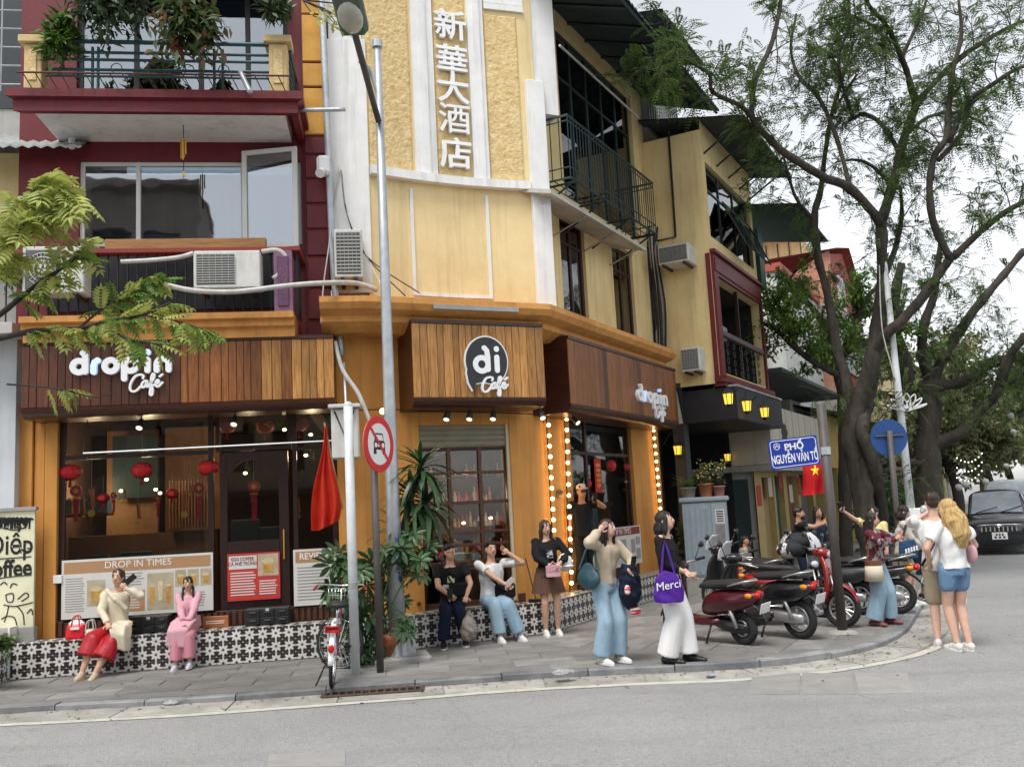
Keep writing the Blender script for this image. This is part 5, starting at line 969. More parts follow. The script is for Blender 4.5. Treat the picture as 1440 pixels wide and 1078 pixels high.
tag(ob('ledge_wire', MB().tube([F2.P(*F2.q(x, y, -.2), -.2) for x, y in ((495, 577), (540, 575), (600, 578), (690, 580), (760, 582))], .008, 4), m_cable), 'thin wire strung under the orange soffit of the corner', 'cable')
# wall lanterns
m_lan = M('lantern_glow', (1, .7, .1), None, .4, emit=.55, ecol=(1, .62, .06))
def lantern(p, label, k=1., hang=True):
    t = thing('wall_lantern', label, 'lantern', p, 'black lanterns with yellow glass'); ob('glass', MB().tube([p+V((0, 0, -.12*k)), p+V((0, 0, .12*k))], [.09*k, .12*k], 6), m_lan, t); ob('roof', MB().tube([p+V((0, 0, .12*k)), p+V((0, 0, .24*k))], [.16*k, .03*k], 6), m_blk, t); ob('base', MB().tube([p+V((0, 0, -.12*k)), p+V((0, 0, -.2*k))], [.1*k, .02*k], 6), m_blk, t)
    for i in range(6): a_ = i*math.pi/3; ob('bar', MB().tube([p+V((.092*k*math.cos(a_), .092*k*math.sin(a_), -.12*k)), p+V((.122*k*math.cos(a_), .122*k*math.sin(a_), .12*k))], .009*k, 4), m_blk, t)
    if hang: ob('bracket', MB().tube([tuple(x) for x in smoothpath([tuple(p+V((0, 0, .24*k))), tuple(p+V((0, 0, .42*k))), tuple(p-F3.n*.15+V((0, 0, .45*k))), tuple(p-F3.n*.3+V((0, 0, .2*k)))], 4)], .012, 5), m_blk, t)
for (x, y, lb) in ((1024, 561, 'left yellow lantern hanging on the black canopy'), (1050, 571, 'middle yellow lantern hanging on the black canopy'), (1075, 580, 'right yellow lantern at the end of the black canopy')): s, z = F3.q(x, y, CO+.6); lantern(F3.P(s, z, CO+.6), lb, .82)
lantern(FS.P(*FS.q(953, 633, .1), .1), 'small dim lantern on the charcoal pier by the last bulb string', .75); lantern(FSd.P(*FSd.q(1023, 643, .2), .2), 'small lantern at the foot of the cream fascia box', .7)
# hanging new-year ornaments behind the glass
def ornament(F, px, py, k, label, kind, o):
    s, z = F.q(px, py, o); p = F.P(s, z, o); t = thing('hanging_ornament', label, 'ornament', p, 'red new year ornaments in the windows'); ob('thread', MB().tube([p, p+V((0, 0, .5*k))], .003, 3), m_cablew, t)
    f = lambda a, b, d: F.P(s+a*k, z+b*k, o+d)
    if kind == 0:
        ob('lantern_body', MB().ell(p, (.15*k, .15*k, .11*k), None, 12, 7), m_red, t)
        for a_ in range(6): ob('rib', MB().tube([p+V((.152*k*math.sin(th)*math.cos(a_*1.047), .152*k*math.sin(th)*math.sin(a_*1.047), .112*k*math.cos(th))) for th in [j*math.pi/6 for j in range(7)]], .005, 3), m_red, t)
        ob('tassel', MB().tube([p+V((0, 0, -.11*k)), p+V((0, 0, -.2*k))], [.012, .03*k], 5), m_red, t)
    elif kind == 1:
        ob('medallion', MB().prism([(.1*math.cos(a_*.785), .1*math.sin(a_*.785)) for a_ in range(8)], f, -.01, .015), m_red, t); ob('gold_diamond', MB().prism([(.05, 0), (0, .05), (-.05, 0), (0, -.05)], f, .0155, .022), m_gold, t); ob('gold_band', MB().fbox(F, s-.06*k, s+.06*k, z-.125*k, z-.1*k, o-.01, o+.02), m_gold, t)
        for j, (w_, h) in enumerate(((.05, .13), (.045, .13), (.035, .12))): ob('red_tag', MB().fbox(F, s-w_*k+(.01 if j % 2 else 0), s+w_*k, z-(.13+.13*(j+1))*k, z-(.14+.13*j)*k, o, o+.008), m_red, t)
    else:
        ob('firecracker', MB().tube([p, p+V((.02, 0, -.25*k))], .03*k, 7), M('amber_cord', (.5, .14, .04), None, .6), t); ob('coin', MB().prism([(.05*math.cos(a_*.7), -.32+.05*math.sin(a_*.7)) for a_ in range(9)], f, 0, .012), m_gold, t)
GI = W1-.14
oi_ = ((99, 664, 1.0, 0, 'far left'), (200, 661, 1.0, 0, 'middle'), (293, 657, 1.0, 0, 'right end'), (107, 690, .8, 1, 'left'), (280, 686, .8, 1, 'right'), (129, 688, 1.0, 2, 'left'), (259, 690, 1.0, 2, 'right'), (194, 708, .8, 2, 'middle'), (145, 700, .6, 0, 'lower left'), (242, 694, .6, 0, 'lower right'), (160, 696, .45, 1, 'lower left'), (175, 688, .5, 2, 'left of the middle'), (222, 700, .5, 1, 'lower middle'), (268, 680, .45, 2, 'far right'), (118, 712, .4, 2, 'lowest left'))
for px, py, k, kd, w_ in oi_: ornament(F1, px, py, k, '%s red %s hanging at the %s of the big left window' % ('round' if kd == 0 else 'long', ('paper lantern', 'medallion charm with tags', 'firecracker charm')[kd], w_), kd, GI)
for px, py, w_ in ((320, 599, 'left'), (373, 600, 'middle'), (421, 597, 'right')): ornament(F1, px, py, .9, 'faint red lantern in the transom above the door, %s one' % w_, 0, GI-.3)
ornament(F1, 357, 684, .9, 'red charm hanging behind the arched door glass', 1, W1-.16); ornament(F1, 418, 700, .8, 'red charm hanging in the narrow pane beside the flag', 2, GI)
for px, py, kd, k, w_ in ((617, 779, 0, .75, 'small round red lantern low in the corner window, left'), (690, 762, 1, .6, 'small red charm in the corner window, right'), (672, 732, 2, .8, 'firecracker charm in the corner window, middle'), (708, 728, 2, .8, 'firecracker charm in the corner window, right edge'), (655, 613, 0, .7, 'dark red lantern at the top of the corner window, left'), (705, 617, 0, .7, 'dark red lantern at the top of the corner window, right')): ornament(F2, px, py, k, w_, kd, W2-.2)
for px, py, kd, k, w_ in ((852, 655, 0, 1.3, 'big red paper lantern in the side street window, left'), (875, 657, 0, 1.1, 'big red paper lantern in the side street window, right'), (819, 680, 0, 1.1, 'red paper ornament behind the man in the cap')): ornament(F3, px, py, k, w_, kd, W3-.22)
for (x0, y0, x1, y1, lb) in ((837, 645, 846, 692, 'left red couplet banner in the side street window'), (892, 656, 898, 694, 'right red couplet banner in the side street window')):
    q = F3.R(x0, y0, x1, y1, W3-.05); t = thing('couplet_banner', lb, 'banner', F3.P(q[0], q[2], W3-.05), 'red couplet banners'); ob('cloth', MB().fbox(F3, q[0], q[1], q[2], q[3], W3-.065, W3-.05), m_red, t)
    for k in range(5): z = q[2]+.1+k*(q[3]-q[2]-.15)/5; ob('character', MB().fbox(F3, q[0]+.06, q[1]-.06, z, z+.05, W3-.05, W3-.044).fbox(F3, (q[0]+q[1])/2-.012, (q[0]+q[1])/2+.012, z-.03, z+.08, W3-.05, W3-.0435), m_gold, t)
q = F3.R(862, 674, 886, 694, W3-.2); g = MB()
for k in range(14): g.ell(F3.P(rnd(q[0], q[1]), rnd(q[2], q[3]), W3-.2+rnd(-.03, .03)), (.09, .05, .06), None, 7, 5)
tag(ob('paper_garland', g, M('pink_paper', (.6, .22, .22), (.65, .5, .45), .8, 12)), 'pink paper flower garland in the side street window', 'garland')
# posters
def rect(F, x0, x1, z0, z1, o0, o1, name, mat, parent): return ob(name, MB().fbox(F, x0, x1, z0, z1, o0, o1, .001), mat, parent)
m_paper = M('poster_paper', (.66, .65, .62), (.6, .59, .56), .5, 3); m_ptan = M('poster_tan', (.42, .24, .12), None, .5); m_pline = M('poster_print', (.32, .31, .3), None, .6); m_pred = M('poster_red', (.5, .04, .035), None, .5); m_pmar = M('poster_maroon', (.22, .03, .03), None, .5)
def lines(F, x0, x1, z0, z1, o, n, parent, mat=None):
    g = MB()
    for k in range(n):
        z = z1-(z1-z0)*(k+.5)/n; g.fbox(F, x0, x1-rnd(0, .12)*(x1-x0), z-(z1-z0)/n*.22, z+(z1-z0)/n*.22, o, o+.002, 0)
    return ob('print_lines', g, mat or m_pline, parent)
m_cup = M('drink_amber', (.45, .2, .04), (.6, .4, .12), .3, 9); m_photo = M('photo_beige', (.5, .44, .32), (.36, .3, .2), .5, 7); m_cupw = M('drink_cream', (.66, .6, .42), (.5, .4, .16), .4, 9)
def menu_photo(F, x0, x1, z0, z1, o, parent, n=2):
    ob('photo', MB().fbox(F, x0, x1, z0, z1, o, o+.002, .001), m_photo, parent)
    for k in range(n):
        cx_ = x0+(x1-x0)*(k+.6)/(n+.2); w_ = (x1-x0)/n*.3; zb = z0+(z1-z0)*(.15+.1*(k % 2)); h = (z1-z0)*.5
        ob('photo_cup', MB().prism([(cx_-w_*.75, zb), (cx_+w_*.75, zb), (cx_+w_, zb+h), (cx_-w_, zb+h)], lambda a, b, d: F.P(a, b, d), o+.0022, o+.004), (m_cup, m_cupw)[k % 2], parent); ob('photo_foam', MB().prism([(cx_+w_*math.cos(i*.524), zb+h+w_*.5*math.sin(i*.524)) for i in range(12)], lambda a, b, d: F.P(a, b, d), o+.0042, o+.0055), m_cupw, parent)
q = F1.R(87, 782, 300, 864, W1+.02); po = W1+.035; s0, s1, z0, z1 = q; w_, h = s1-s0, z1-z0
t = thing('menu_poster', 'wide cream poster headed DROP IN TIMES across the foot of the left window', 'poster', F1.P(s0+w_/2, z0, po)); rect(F1, s0, s1, z0, z1, W1+.015, po, 'sheet', m_paper, t); rect(F1, s0+.03, s1-.03, z1-h*.235, z1-.03, po, po+.002, 'header', m_ptan, t)
fx = lambda F, a, b, o: (lambda x, y, d: F.P(a+x, b+y, o+d))
text('DROP IN TIMES', 'title', m_white, fx(F1, s0+w_*.5, z1-h*.12, po+.0025), .125, .002, t, 0, 1); lines(F1, s0+.05, s0+w_*.15, z0+.08, z1-h*.3, po, 14, t); lines(F1, s0+w_*.36, s0+w_*.54, z1-h*.5, z1-h*.26, po, 5, t)
menu_photo(F1, s0+w_*.165, s0+w_*.285, z0+h*.2, z1-h*.36, po, t, 1); menu_photo(F1, s0+w_*.56, s0+w_*.735, z0+.05, z1-h*.3, po, t, 3)
for k in range(3): menu_photo(F1, s0+w_*(.745+.085*k), s0+w_*(.82+.085*k), z1-h*.56, z1-h*.27, po, t, 1)
rect(F1, s0+w_*.29, s0+w_*.545, z0+.05, z0+h*.42, po, po+.002, 'tan_block', m_ptan, t); lines(F1, s0+w_*.31, s0+w_*.52, z0+.08, z0+h*.38, po+.0022, 6, t, m_paper); lines(F1, s0+w_*.76, s0+w_*.95, z0+.06, z0+h*.35, po, 6, t)
ob('lamp_clip', MB().fbox(F1, s0-.1, s0+.01, z0+h*.62, z0+h*.76, W1+.01, W1+.06), m_white, t)
q = F1.R(320, 777, 394, 843, W1-.01); s0, s1, z0, z1 = q; w_, h = s1-s0, z1-z0; po = W1
t = thing('menu_poster', 'red egg coffee poster on the lower panel of the arched door', 'poster', F1.P(s0+w_/2, z0, po)); rect(F1, s0, s1, z0, z1, W1-.038, po, 'sheet', m_pred, t); rect(F1, s0+.02, s0+w_*.56, z1-h*.33, z1-.03, po, po+.002, 'header', m_paper, t)
text('EGG COFFEE\nCÀ PHÊ TRỨNG', 'title', m_pmar, fx(F1, s0+w_*.29, z1-h*.17, po+.0025), .062, .002, t, .001, .85); menu_photo(F1, s0+w_*.58, s1-.02, z1-h*.5, z1-.02, po, t, 1); lines(F1, s0+.04, s0+w_*.54, z0+.06, z1-h*.38, po, 9, t, m_paper); lines(F1, s0+w_*.6, s1-.04, z0+.06, z0+h*.42, po, 6, t, m_paper)
q = F1.R(413, 771, 474, 850, W1+.02); s0, s1, z0, z1 = q; w_, h = s1-s0, z1-z0; po = W1+.035
t = thing('review_poster', 'white poster headed REVIEW at the foot of the pane beside the flag', 'poster', F1.P(s0+w_/2, z0, po)); rect(F1, s0, s1, z0, z1, W1+.015, po, 'sheet', m_paper, t); rect(F1, s0+.03, s1-.03, z1-h*.24, z1-.03, po, po+.002, 'header', m_ptan, t); text('REVIEW', 'title', m_white, fx(F1, s0+w_*.48, z1-h*.13, po+.0025), .12, .002, t, .002, .95); lines(F1, s0+.05, s1-.08, z0+.06, z1-h*.3, po, 11, t)
q = F3.R(842, 741, 901, 797, W3); s0, s1, z0, z1 = q; w_, h = s1-s0, z1-z0; po = W3+.015
t = thing('menu_poster', 'newspaper style poster with maroon header on the side street window', 'poster', F3.P(s0+w_/2, z0, po)); rect(F3, s0, s1, z0, z1, W3-.018, po, 'sheet', m_paper, t); rect(F3, s0+.04, s1-.04, z1-h*.22, z1-.02, po, po+.002, 'header', m_pmar, t); text('DROP IN TIMES', 'title', m_white, fx(F3, s0+w_*.5, z1-h*.12, po+.0025), .15, .002, t, 0, 1)
for (a, b, c, d) in ((.04, .2, .38, .62), (.45, .62, .4, .68), (.74, .84, .3, .66), (.86, .97, .5, .7), (.86, .97, .12, .4), (.66, .73, .18, .34)): rect(F3, s0+w_*a, s0+w_*b, z0+h*c, z0+h*d, po, po+.002, 'photo', m_pline, t)
rect(F3, s0+w_*.06, s0+w_*.34, z0+.04, z0+h*.34, po, po+.002, 'maroon_block', m_pmar, t); lines(F3, s0+w_*.4, s0+w_*.64, z0+.05, z0+h*.36, po, 6, t); lines(F3, s0+w_*.22, s0+w_*.43, z0+h*.38, z0+h*.72, po, 7, t)
# house number
s, z = F3.q(786, 694, W3); t = thing('house_number_plate', 'small round bronze plate between the bulb strings', 'plate', F3.P(s, z, W3)); dp = lambda a, b, d: F3.P(s+a*1.6, z+b, W3+d); ob('disc', MB().prism([(.075*math.cos(i*.45), .075*math.sin(i*.45)) for i in range(14)], dp, 0, .02), M('bronze', (.2, .13, .07), None, .5, metal=.5), t); text('163', 'number', m_frame, lambda x, y, d: dp(x, y, .0205+d), .075, .004, t, .001)
# black drawer crates and a timber plaque on the bench
def crate(px, label):
    q = F1.R(*px, -.22); t = thing('drawer_crate', label, 'crate', F1.P((q[0]+q[1])/2, BT, -.3), 'black plastic drawer crates'); m_cr = M('black_plastic', (.016, .017, .018), None, .45); ob('box', MB().fbox(F1, q[0], q[1], BT, q[3], -.46, -.23, .01), m_cr, t); n = 3
    for i in range(n):
        for j in range(2):
            a, b = q[0]+(q[1]-q[0])*i/n+.012, q[0]+(q[1]-q[0])*(i+1)/n-.012; c, d = BT+.012+(q[3]-BT-.02)*j/2, BT+(q[3]-BT-.02)*(j+1)/2; dr_ = ob('drawer', MB().fbox(F1, a, b, c, d, -.23, -.215, .006), m_cr, t); ob('pull', MB().fbox(F1, a+.04, b-.04, (c+d)/2, (c+d)/2+.02, -.215, -.2), M('plastic_edge', (.045, .047, .05), None, .4), dr_)
    text('DI', 'label_print', m_white, fx(F1, (q[0]+q[1])/2, q[3]-.025, -.2145), .04, .002, t, .002)
crate((180, 866, 237, 897), 'black drawer crate on the bench between the woman and the girl'); crate((345, 854, 407, 889), 'black drawer crate on the bench below the arched door')
q = F1.R(285, 866, 321, 884, -.3); t = thing('timber_plaque', 'small orange timber plaque standing on the bench beside the girl', 'plaque', F1.P(q[0], BT, -.35)); ob('board', MB().fbox(F1, q[0], q[1], BT, q[3], -.35, -.31, .006), M('orange_timber', (.4, .14, .05), (.28, .09, .03), .5, 6, stretch=(1, 1, 6)), t); lines(F1, q[0]+.04, q[1]-.04, BT+.05, q[3]-.05, -.31, 2, t, m_paper)
# shopping bags beside the seated woman
def bag(px0, px1, pyt, pyb, o, mat, name, label, handle, tuck=None, text_=None):
    a, b = F1.q(px0, pyb, o)[0], F1.q(px1, pyb, o)[0]; zt_ = F1.q((px0+px1)/2, pyt, o)[1]; t = thing(name, label, 'bag', F1.P((a+b)/2, BT, o)); g = MB(); rings = []
    for k in range(6):
        u = k/5; w_ = (b-a)/2*(1-.12*u*u); d = .09*(1-.3*u); rings.append([F1.P((a+b)/2+w_*math.copysign(abs(math.cos(i*math.pi/8))**.5, math.cos(i*math.pi/8))+.006*math.sin(i*3+k), BT+(zt_-BT)*u, o+d*math.copysign(abs(math.sin(i*math.pi/8))**.5, math.sin(i*math.pi/8))) for i in range(16)])
    g.loft(rings); ob('body', g, mat, t, True)
    for s_ in (-1, 1): ob('handle', MB().tube([tuple(x) for x in smoothpath([tuple(F1.P((a+b)/2-.05, zt_-.02, o+.06*s_)), tuple(F1.P((a+b)/2-.03, zt_+.1, o+.04*s_)), tuple(F1.P((a+b)/2+.03, zt_+.1, o+.04*s_)), tuple(F1.P((a+b)/2+.05, zt_-.02, o+.06*s_))], 4)], .008, 5), handle, t)
    if tuck: ob('tissue', MB().ell(F1.P((a+b)/2, zt_, o), (.11, .06, .07), None, 8, 5), tuck, t)
    if text_: ob('print', MB().fbox(F1, (a+b)/2-.05, (a+b)/2+.06, BT+.12, BT+.15, o+.085, o+.095), m_white, t)
bag(93, 122, 878, 904, -.17, M('red_bag', (.6, .01, .02), (.5, .01, .015), .4, 8, .2, 12), 'shopping_bag', 'red shopping bag with white tissue beside the seated woman', m_red, m_white, 1); bag(121, 134, 884, 902, -.16, M('kraft_white_bag', (.62, .58, .5), None, .7), 'paper_bag', 'small off-white paper bag between the red bag and the woman', m_cablew)
# ================================================================ poles, signs, flags, cabinet
def up(p, z): return V((p.x, p.y, z))
def pole_top(p, px, py):                     # height where a vertical through p meets the sight line row
    d = ray(px, py); k = p.y/d.y; return CH+d.z*k
m_pw = M('white_painted_pole', (.62, .65, .66), (.5, .53, .55), .5, 5, .1, 40, streak=(.3, .27, .22, .6)); m_pd = M('brown_grey_pole', (.085, .075, .07), (.06, .052, .05), .55, 5, .1, 40, streak=(.13, .1, .08, .4))
pA = ground(500, 948); t = thing('bollard_pole', 'plain white steel pole with domed cap beside the red flag', 'pole', pA); zt_ = pole_top(pA, 499, 570)
ob('shaft', MB().tube([pA, up(pA, zt_)], .055, 14), m_pw, t, True); ob('cap', MB().ell(up(pA, zt_), .056, None, 14, 8), m_pw, t, True); ob('band', MB().tube([up(pA, 1.05), up(pA, 1.12)], .058, 14), m_conc, t)
pB = ground(535, 945); t = thing('traffic_sign', 'round red and white no-cars sign on a dark pole', 'traffic sign', pB); zs = pole_top(pB, 541, 624); ob('pole', MB().tube([pB, up(pB, zs+.1)], .043, 12), m_pd, t, True)
n_ = V((.92, -.39, 0)).normalized(); tx = V((.39, .92, 0)).normalized(); cs_ = up(pB, zs)+n_*.07; R_ = .335
fs_ = lambda x, y, d: cs_+tx*x+V((0, 0, y))+n_*d
def disc(r, d0, d1, f, n=40): return MB().prism([(r*math.cos(i*2*math.pi/n), r*math.sin(i*2*math.pi/n)) for i in range(n)], f, d0, d1)
m_sred = M('sign_red', (.6, .008, .014), (.54, .008, .012), .4, 6); m_swht = M('sign_white', (.78, .78, .77), (.72, .72, .71), .4, 6); m_sblk = M('sign_black', (.012, .012, .013), None, .5)
ob('disc', disc(R_, 0, .012, fs_), m_sred, t); ob('white_field', disc(R_*.74, .0122, .0145, fs_), m_swht, t); ob('back', disc(R_*.99, -.006, -.0005, fs_), m_metal, t)
g = MB(); sd_ = lambda x, y, d: fs_(x*R_, y*R_, d)
for po in ([(-.3, .1), (.3, .1), (.22, .36), (-.22, .36)],): 
    o_ = po+[po[0]]; strokes(g, [o_], sd_, .06, .0147, .0165)
for po in ([(-.36, -.2), (.36, -.2), (.38, .04), (.3, .12), (-.3, .12), (-.38, .04)],): g.prism(po, sd_, .0147, .0168)
for x in (-.3, .3): g.prism([(x-.09, -.36), (x+.09, -.36), (x+.09, -.18), (x-.09, -.18)], sd_, .0147, .0166)
ob('car_symbol', g, m_sblk, t)
g = MB(); [g.prism([(x+.09*math.cos(i*.6), -.04+.09*math.sin(i*.6)) for i in range(11)], sd_, .0169, .018) for x in (-.24, .24)]; g.prism([(-.12, -.1), (.12, -.1), (.12, 0), (-.12, 0)], sd_, .0169, .018); ob('car_lamps', g, m_swht, t)
g = MB(); strokes(g, [[(-.5, .5), (.5, -.5)]], sd_, .12, .0182, .02); ob('slash', g, m_sred, t)
# tall lamp pole with bracket arm
pC = ground(560, 928); t = thing('lamp_pole', 'tall galvanised lamp pole with green-grey lamp head on an arm', 'street lamp', pC); zt_ = pole_top(pC, 537, 62)
ob('shaft', MB().tube([pC, up(pC, 2.2), up(pC, zt_*.6), up(pC, zt_)], [.115, .085, .065, .05], 14), m_metal, t, True); ob('cap', MB().tube([up(pC, zt_-.05), up(pC, zt_+.05)], .07, 12), m_metal, t); ob('base_cone', MB().tube([pC+V((0, 0, -.01)), up(pC, SW+.35)], [.2, .118], 8), m_metal, t)
for k in range(4): a_ = k*1.57+.4; ob('base_fin', MB().box(pC+V((.16*math.cos(a_), .16*math.sin(a_), .16)), (.14, .012, .3), Matrix.Rotation(a_, 3, 'Z')), m_metal, t)
ob('footing', MB().box(pC+V((.05, 0, .0)), (.7, .55, .14), Matrix.Rotation(.2, 3, 'Z'), .04), m_conc, t)
h0 = up(pC, pole_top(pC, 541, 165)); h1 = at(497, 40, 9.7); h2 = at(489, 8, 9.3)
ob('arm', MB().tube([h0+V((0, -.08, -.1)), h0+V((-.05, -.2, .12)), h1], .04, 10), m_pd, t, True); ob('arm_clamp', MB().tube([tuple(x) for x in smoothpath([tuple(h0+V((0, 0, .3))), tuple(h0+V((-.1, -.1, .62))), tuple(h0+V((-.16, -.5, .55)))], 4)], .03, 8), m_metal, t, True)
dl_ = (h2-h1).normalized(); rt_ = dl_.cross(V((0, 0, 1))).normalized(); nn_ = rt_.cross(dl_); hd = h1.lerp(h2, .55); Rl = Matrix((rt_, dl_, nn_)).transposed()
ob('lamp_housing', MB().box(hd+nn_*.06, (.32, .66, .14), Rl, .05), M('green_grey_housing', (.12, .16, .13), (.09, .12, .1), .5, 6), t); ob('lamp_glass', MB().ell(hd-nn_*.02, (.14, .27, .1), Rl, 14, 8), M('frosted_glass', (.5, .5, .44), (.4, .4, .35), .15, 5), t, True); ob('gear_box', MB().box(h1+nn_*.02, (.26, .16, .14), Rl, .02), M('green_gear', (.02, .13, .07), None, .5), t)
text('HVC.N.257', 'pole_marking', M('marking_blue', (.03, .07, .3), None, .5), lambda x, y, d: pC+V((.03+y*.9, -.088-d, 1.25-x)), .11, .003, t, .002)
# weathered meter box behind the pole
pq = at(486, 610, 12.2); t = thing('meter_box', 'grubby white electric meter box behind the white pole', 'meter box', pq); Rm = Matrix.Rotation(math.radians(8), 3, 'Z'); ob('case', MB().box(pq, (.36, .2, .66), Rm, .02), m_acw, t); ob('hood', MB().box(pq+V((0, -.02, .36)), (.42, .28, .05), Rm, .01), m_acw, t); ob('strap', MB().tube([pq+V((-.12, -.12, .3)), pq+V((.02, -.12, -.05)), pq+V((.14, -.12, .3))], .012, 4), m_blk, t); ob('hanger', MB().tube([pq+V((0, .1, .3)), pq+V((-.05, .3, 1.0))], .02, 5), m_metal, t)
# red flag, furled, on a stick
m_flag = M('flag_red', (.62, .035, .012), (.5, .02, .01), .75, 6, .2, 18, trans=.25)
def furled(name, label, top, foot, w0, w1, folds, stick, star=False):
    t = thing(name, label, 'flag', foot); ax = (foot-top); L_ = ax.length; vs = []; fs = []; nu, nv = 18, 14; side = V((1, .12, 0)).normalized(); fw_ = V((.1, -1, 0)).normalized()
    for j in range(nv+1):
        v = j/nv
        for i in range(nu+1):
            u = i/nu; w_ = w0+(w1-w0)*min(1, v*1.15)
            p = top+ax*v+side*(w_*(u-.25)+.02*math.sin(v*7+u*3))+fw_*(.05*math.sin(u*folds*math.pi+v*2.0)*(.3+v)); p.z += .22*L_*(1-abs(u-.2))*max(0, v-.7)*-1+.1*L_*max(0, v-.75)*u*2; vs.append(p)
    for j in range(nv):
        for i in range(nu): k = j*(nu+1)+i; fs.append((k, k+1, k+nu+2, k+nu+1))
    c_ = ob('cloth', MB().add(vs, fs), m_flag, t, True); ob('stick', MB().tube(stick, .013, 6), M('bamboo_stick', (.4, .3, .16), None, .6), t); return t
furled('flag', 'furled plain red flag hanging beside the white pole', at(457, 600, 11.7), at(447, 738, 11.7), .03, .36, 5, [at(456, 594, 11.72), at(478, 700, 11.9), at(482, 715, 11.95)])
pf = at(1146, 652, 13.3); t = thing('flag', 'red flag with yellow star hanging below the blue street sign', 'flag', at(1146, 700, 13.3)); vs = []; fs = []
A, B, Cc, D = [at(*q, 13.3) for q in ((1128, 650), (1163, 648), (1163, 692), (1131, 697))]; nu = nv = 18
def flagpt(u, v): 
    p = A.lerp(B, u).lerp(D.lerp(Cc, u), v); p.y += .045*math.sin(u*9+v*1.2)*(.35+v)-.02*math.sin(v*5); return p
for j in range(nv+1): vs += [flagpt(i/nu, j/nv) for i in range(nu+1)]
for j in range(nv):
    for i in range(nu): k = j*(nu+1)+i; fs.append((k, k+1, k+nu+2, k+nu+1))
ob('cloth', MB().add(vs, fs), M('flag_bright_red', (.62, .01, .015), (.5, .01, .012), .7, 6, trans=.2), t, True)
st = []
for i in range(10): r_ = .2 if i % 2 == 0 else .08; a_ = math.pi/2+i*math.pi/5; p = flagpt(.47+r_*math.cos(a_)*.95, .27-r_*math.sin(a_)*.95); p.y -= .012; st.append(p)
cst = flagpt(.47, .27); cst.y -= .012; ob('star', MB().add(st+[cst], [(i, (i+1) % 10, 10) for i in range(10)]), M('flag_yellow', (.85, .6, .03), None, .7), t); ob('stick', MB().tube([at(1127, 648, 13.34), at(1166, 646, 13.34)], .012, 6), m_brn, t)
# street name sign
pD = ground(1185, 890); t = thing('street_sign', 'blue street name sign reading PHỐ NGUYỄN VĂN TỐ on a brown pole', 'street sign', pD); zt_ = pole_top(pD, 1156, 568); ob('pole', MB().tube([pD, up(pD, zt_)], .062, 14), m_pd, t, True); ob('footing', MB().ell(pD, (.2, .16, .05), None, 12, 6), m_conc, t)
z_ = pole_top(pD, 1155, 634); tilt = math.radians(2.5); cS = up(pD, z_)+V((-.42, -.03, -.0)); tS = V((math.cos(tilt), .08, math.sin(tilt)*1.6)).normalized(); uS = V((-.06, 0, 1)).normalized(); nS = tS.cross(uS).normalized()
fS = lambda x, y, d: cS+tS*x+uS*y+nS*d
m_sblue = M('sign_blue', (.008, .036, .3), (.008, .03, .25), .35, 6)
def rr_(w_, h, r): return [(sx*(w_/2-r)+r*math.cos(a_), sy*(h/2-r)+r*math.sin(a_)) for sx, sy, b_ in ((1, 1, 0), (-1, 1, 90), (-1, -1, 180), (1, -1, 270)) for a_ in [math.radians(b_+k*30) for k in range(4)]]
ob('plate', MB().prism(rr_(.66, .385, .015), fS, -.008, .008), m_sblue, t); b_ = rr_(.615, .34, .035); g = MB(); strokes(g, [b_+[b_[0]]], fS, .008, .008, .0095); ob('border', g, m_swht, t)
text('PHỐ', 'lettering', m_swht, lambda x, y, d: fS(x+.01, y+.075, .0082+d), .12, .002, t, .003, 1.1); text('NGUYỄN VĂN TỐ', 'lettering', m_swht, lambda x, y, d: fS(x, y-.075, .0082+d), .155, .002, t, .003, .5)
g = MB(); strokes(g, [[(-.22+.04*math.cos(i*.35), .1+.04*math.sin(i*.35)) for i in range(19)], [(-.245, .085), (-.22, .125), (-.195, .085)], [(-.24, .1), (-.2, .1)]], fS, .007, .0085, .01); ob('emblem', g, m_swht, t); ob('clamp', MB().tube([up(pD, z_-.05), up(pD, z_+.05)], .07, 12), m_metal, t)
z2_ = pole_top(pD, 1165, 590); c2 = up(pD, z2_)+V((.1, .33, 0)); t2 = V((.22, .97, 0)).normalized(); f2 = lambda x, y, d: c2+t2*x+V((0, 0, y))+V((.97, -.22, 0))*d
f2 = lambda x, y, d: c2+t2*x+V((0, 0, y))+V((.97, -.22, 0))*d
ob('cross_plate', MB().prism(rr_(.66, .385, .015), f2, -.008, .008), m_sblue, t); text('PHỐ', 'lettering', m_swht, lambda x, y, d: f2(x, y+.075, .0082+d), .115, .002, t, .006, 1.05); g = MB(); g.prism(rr_(.5, .1, .01), lambda x, y, d: f2(x, y-.07, d), .0084, .0095); ob('lettering', g, m_swht, t)
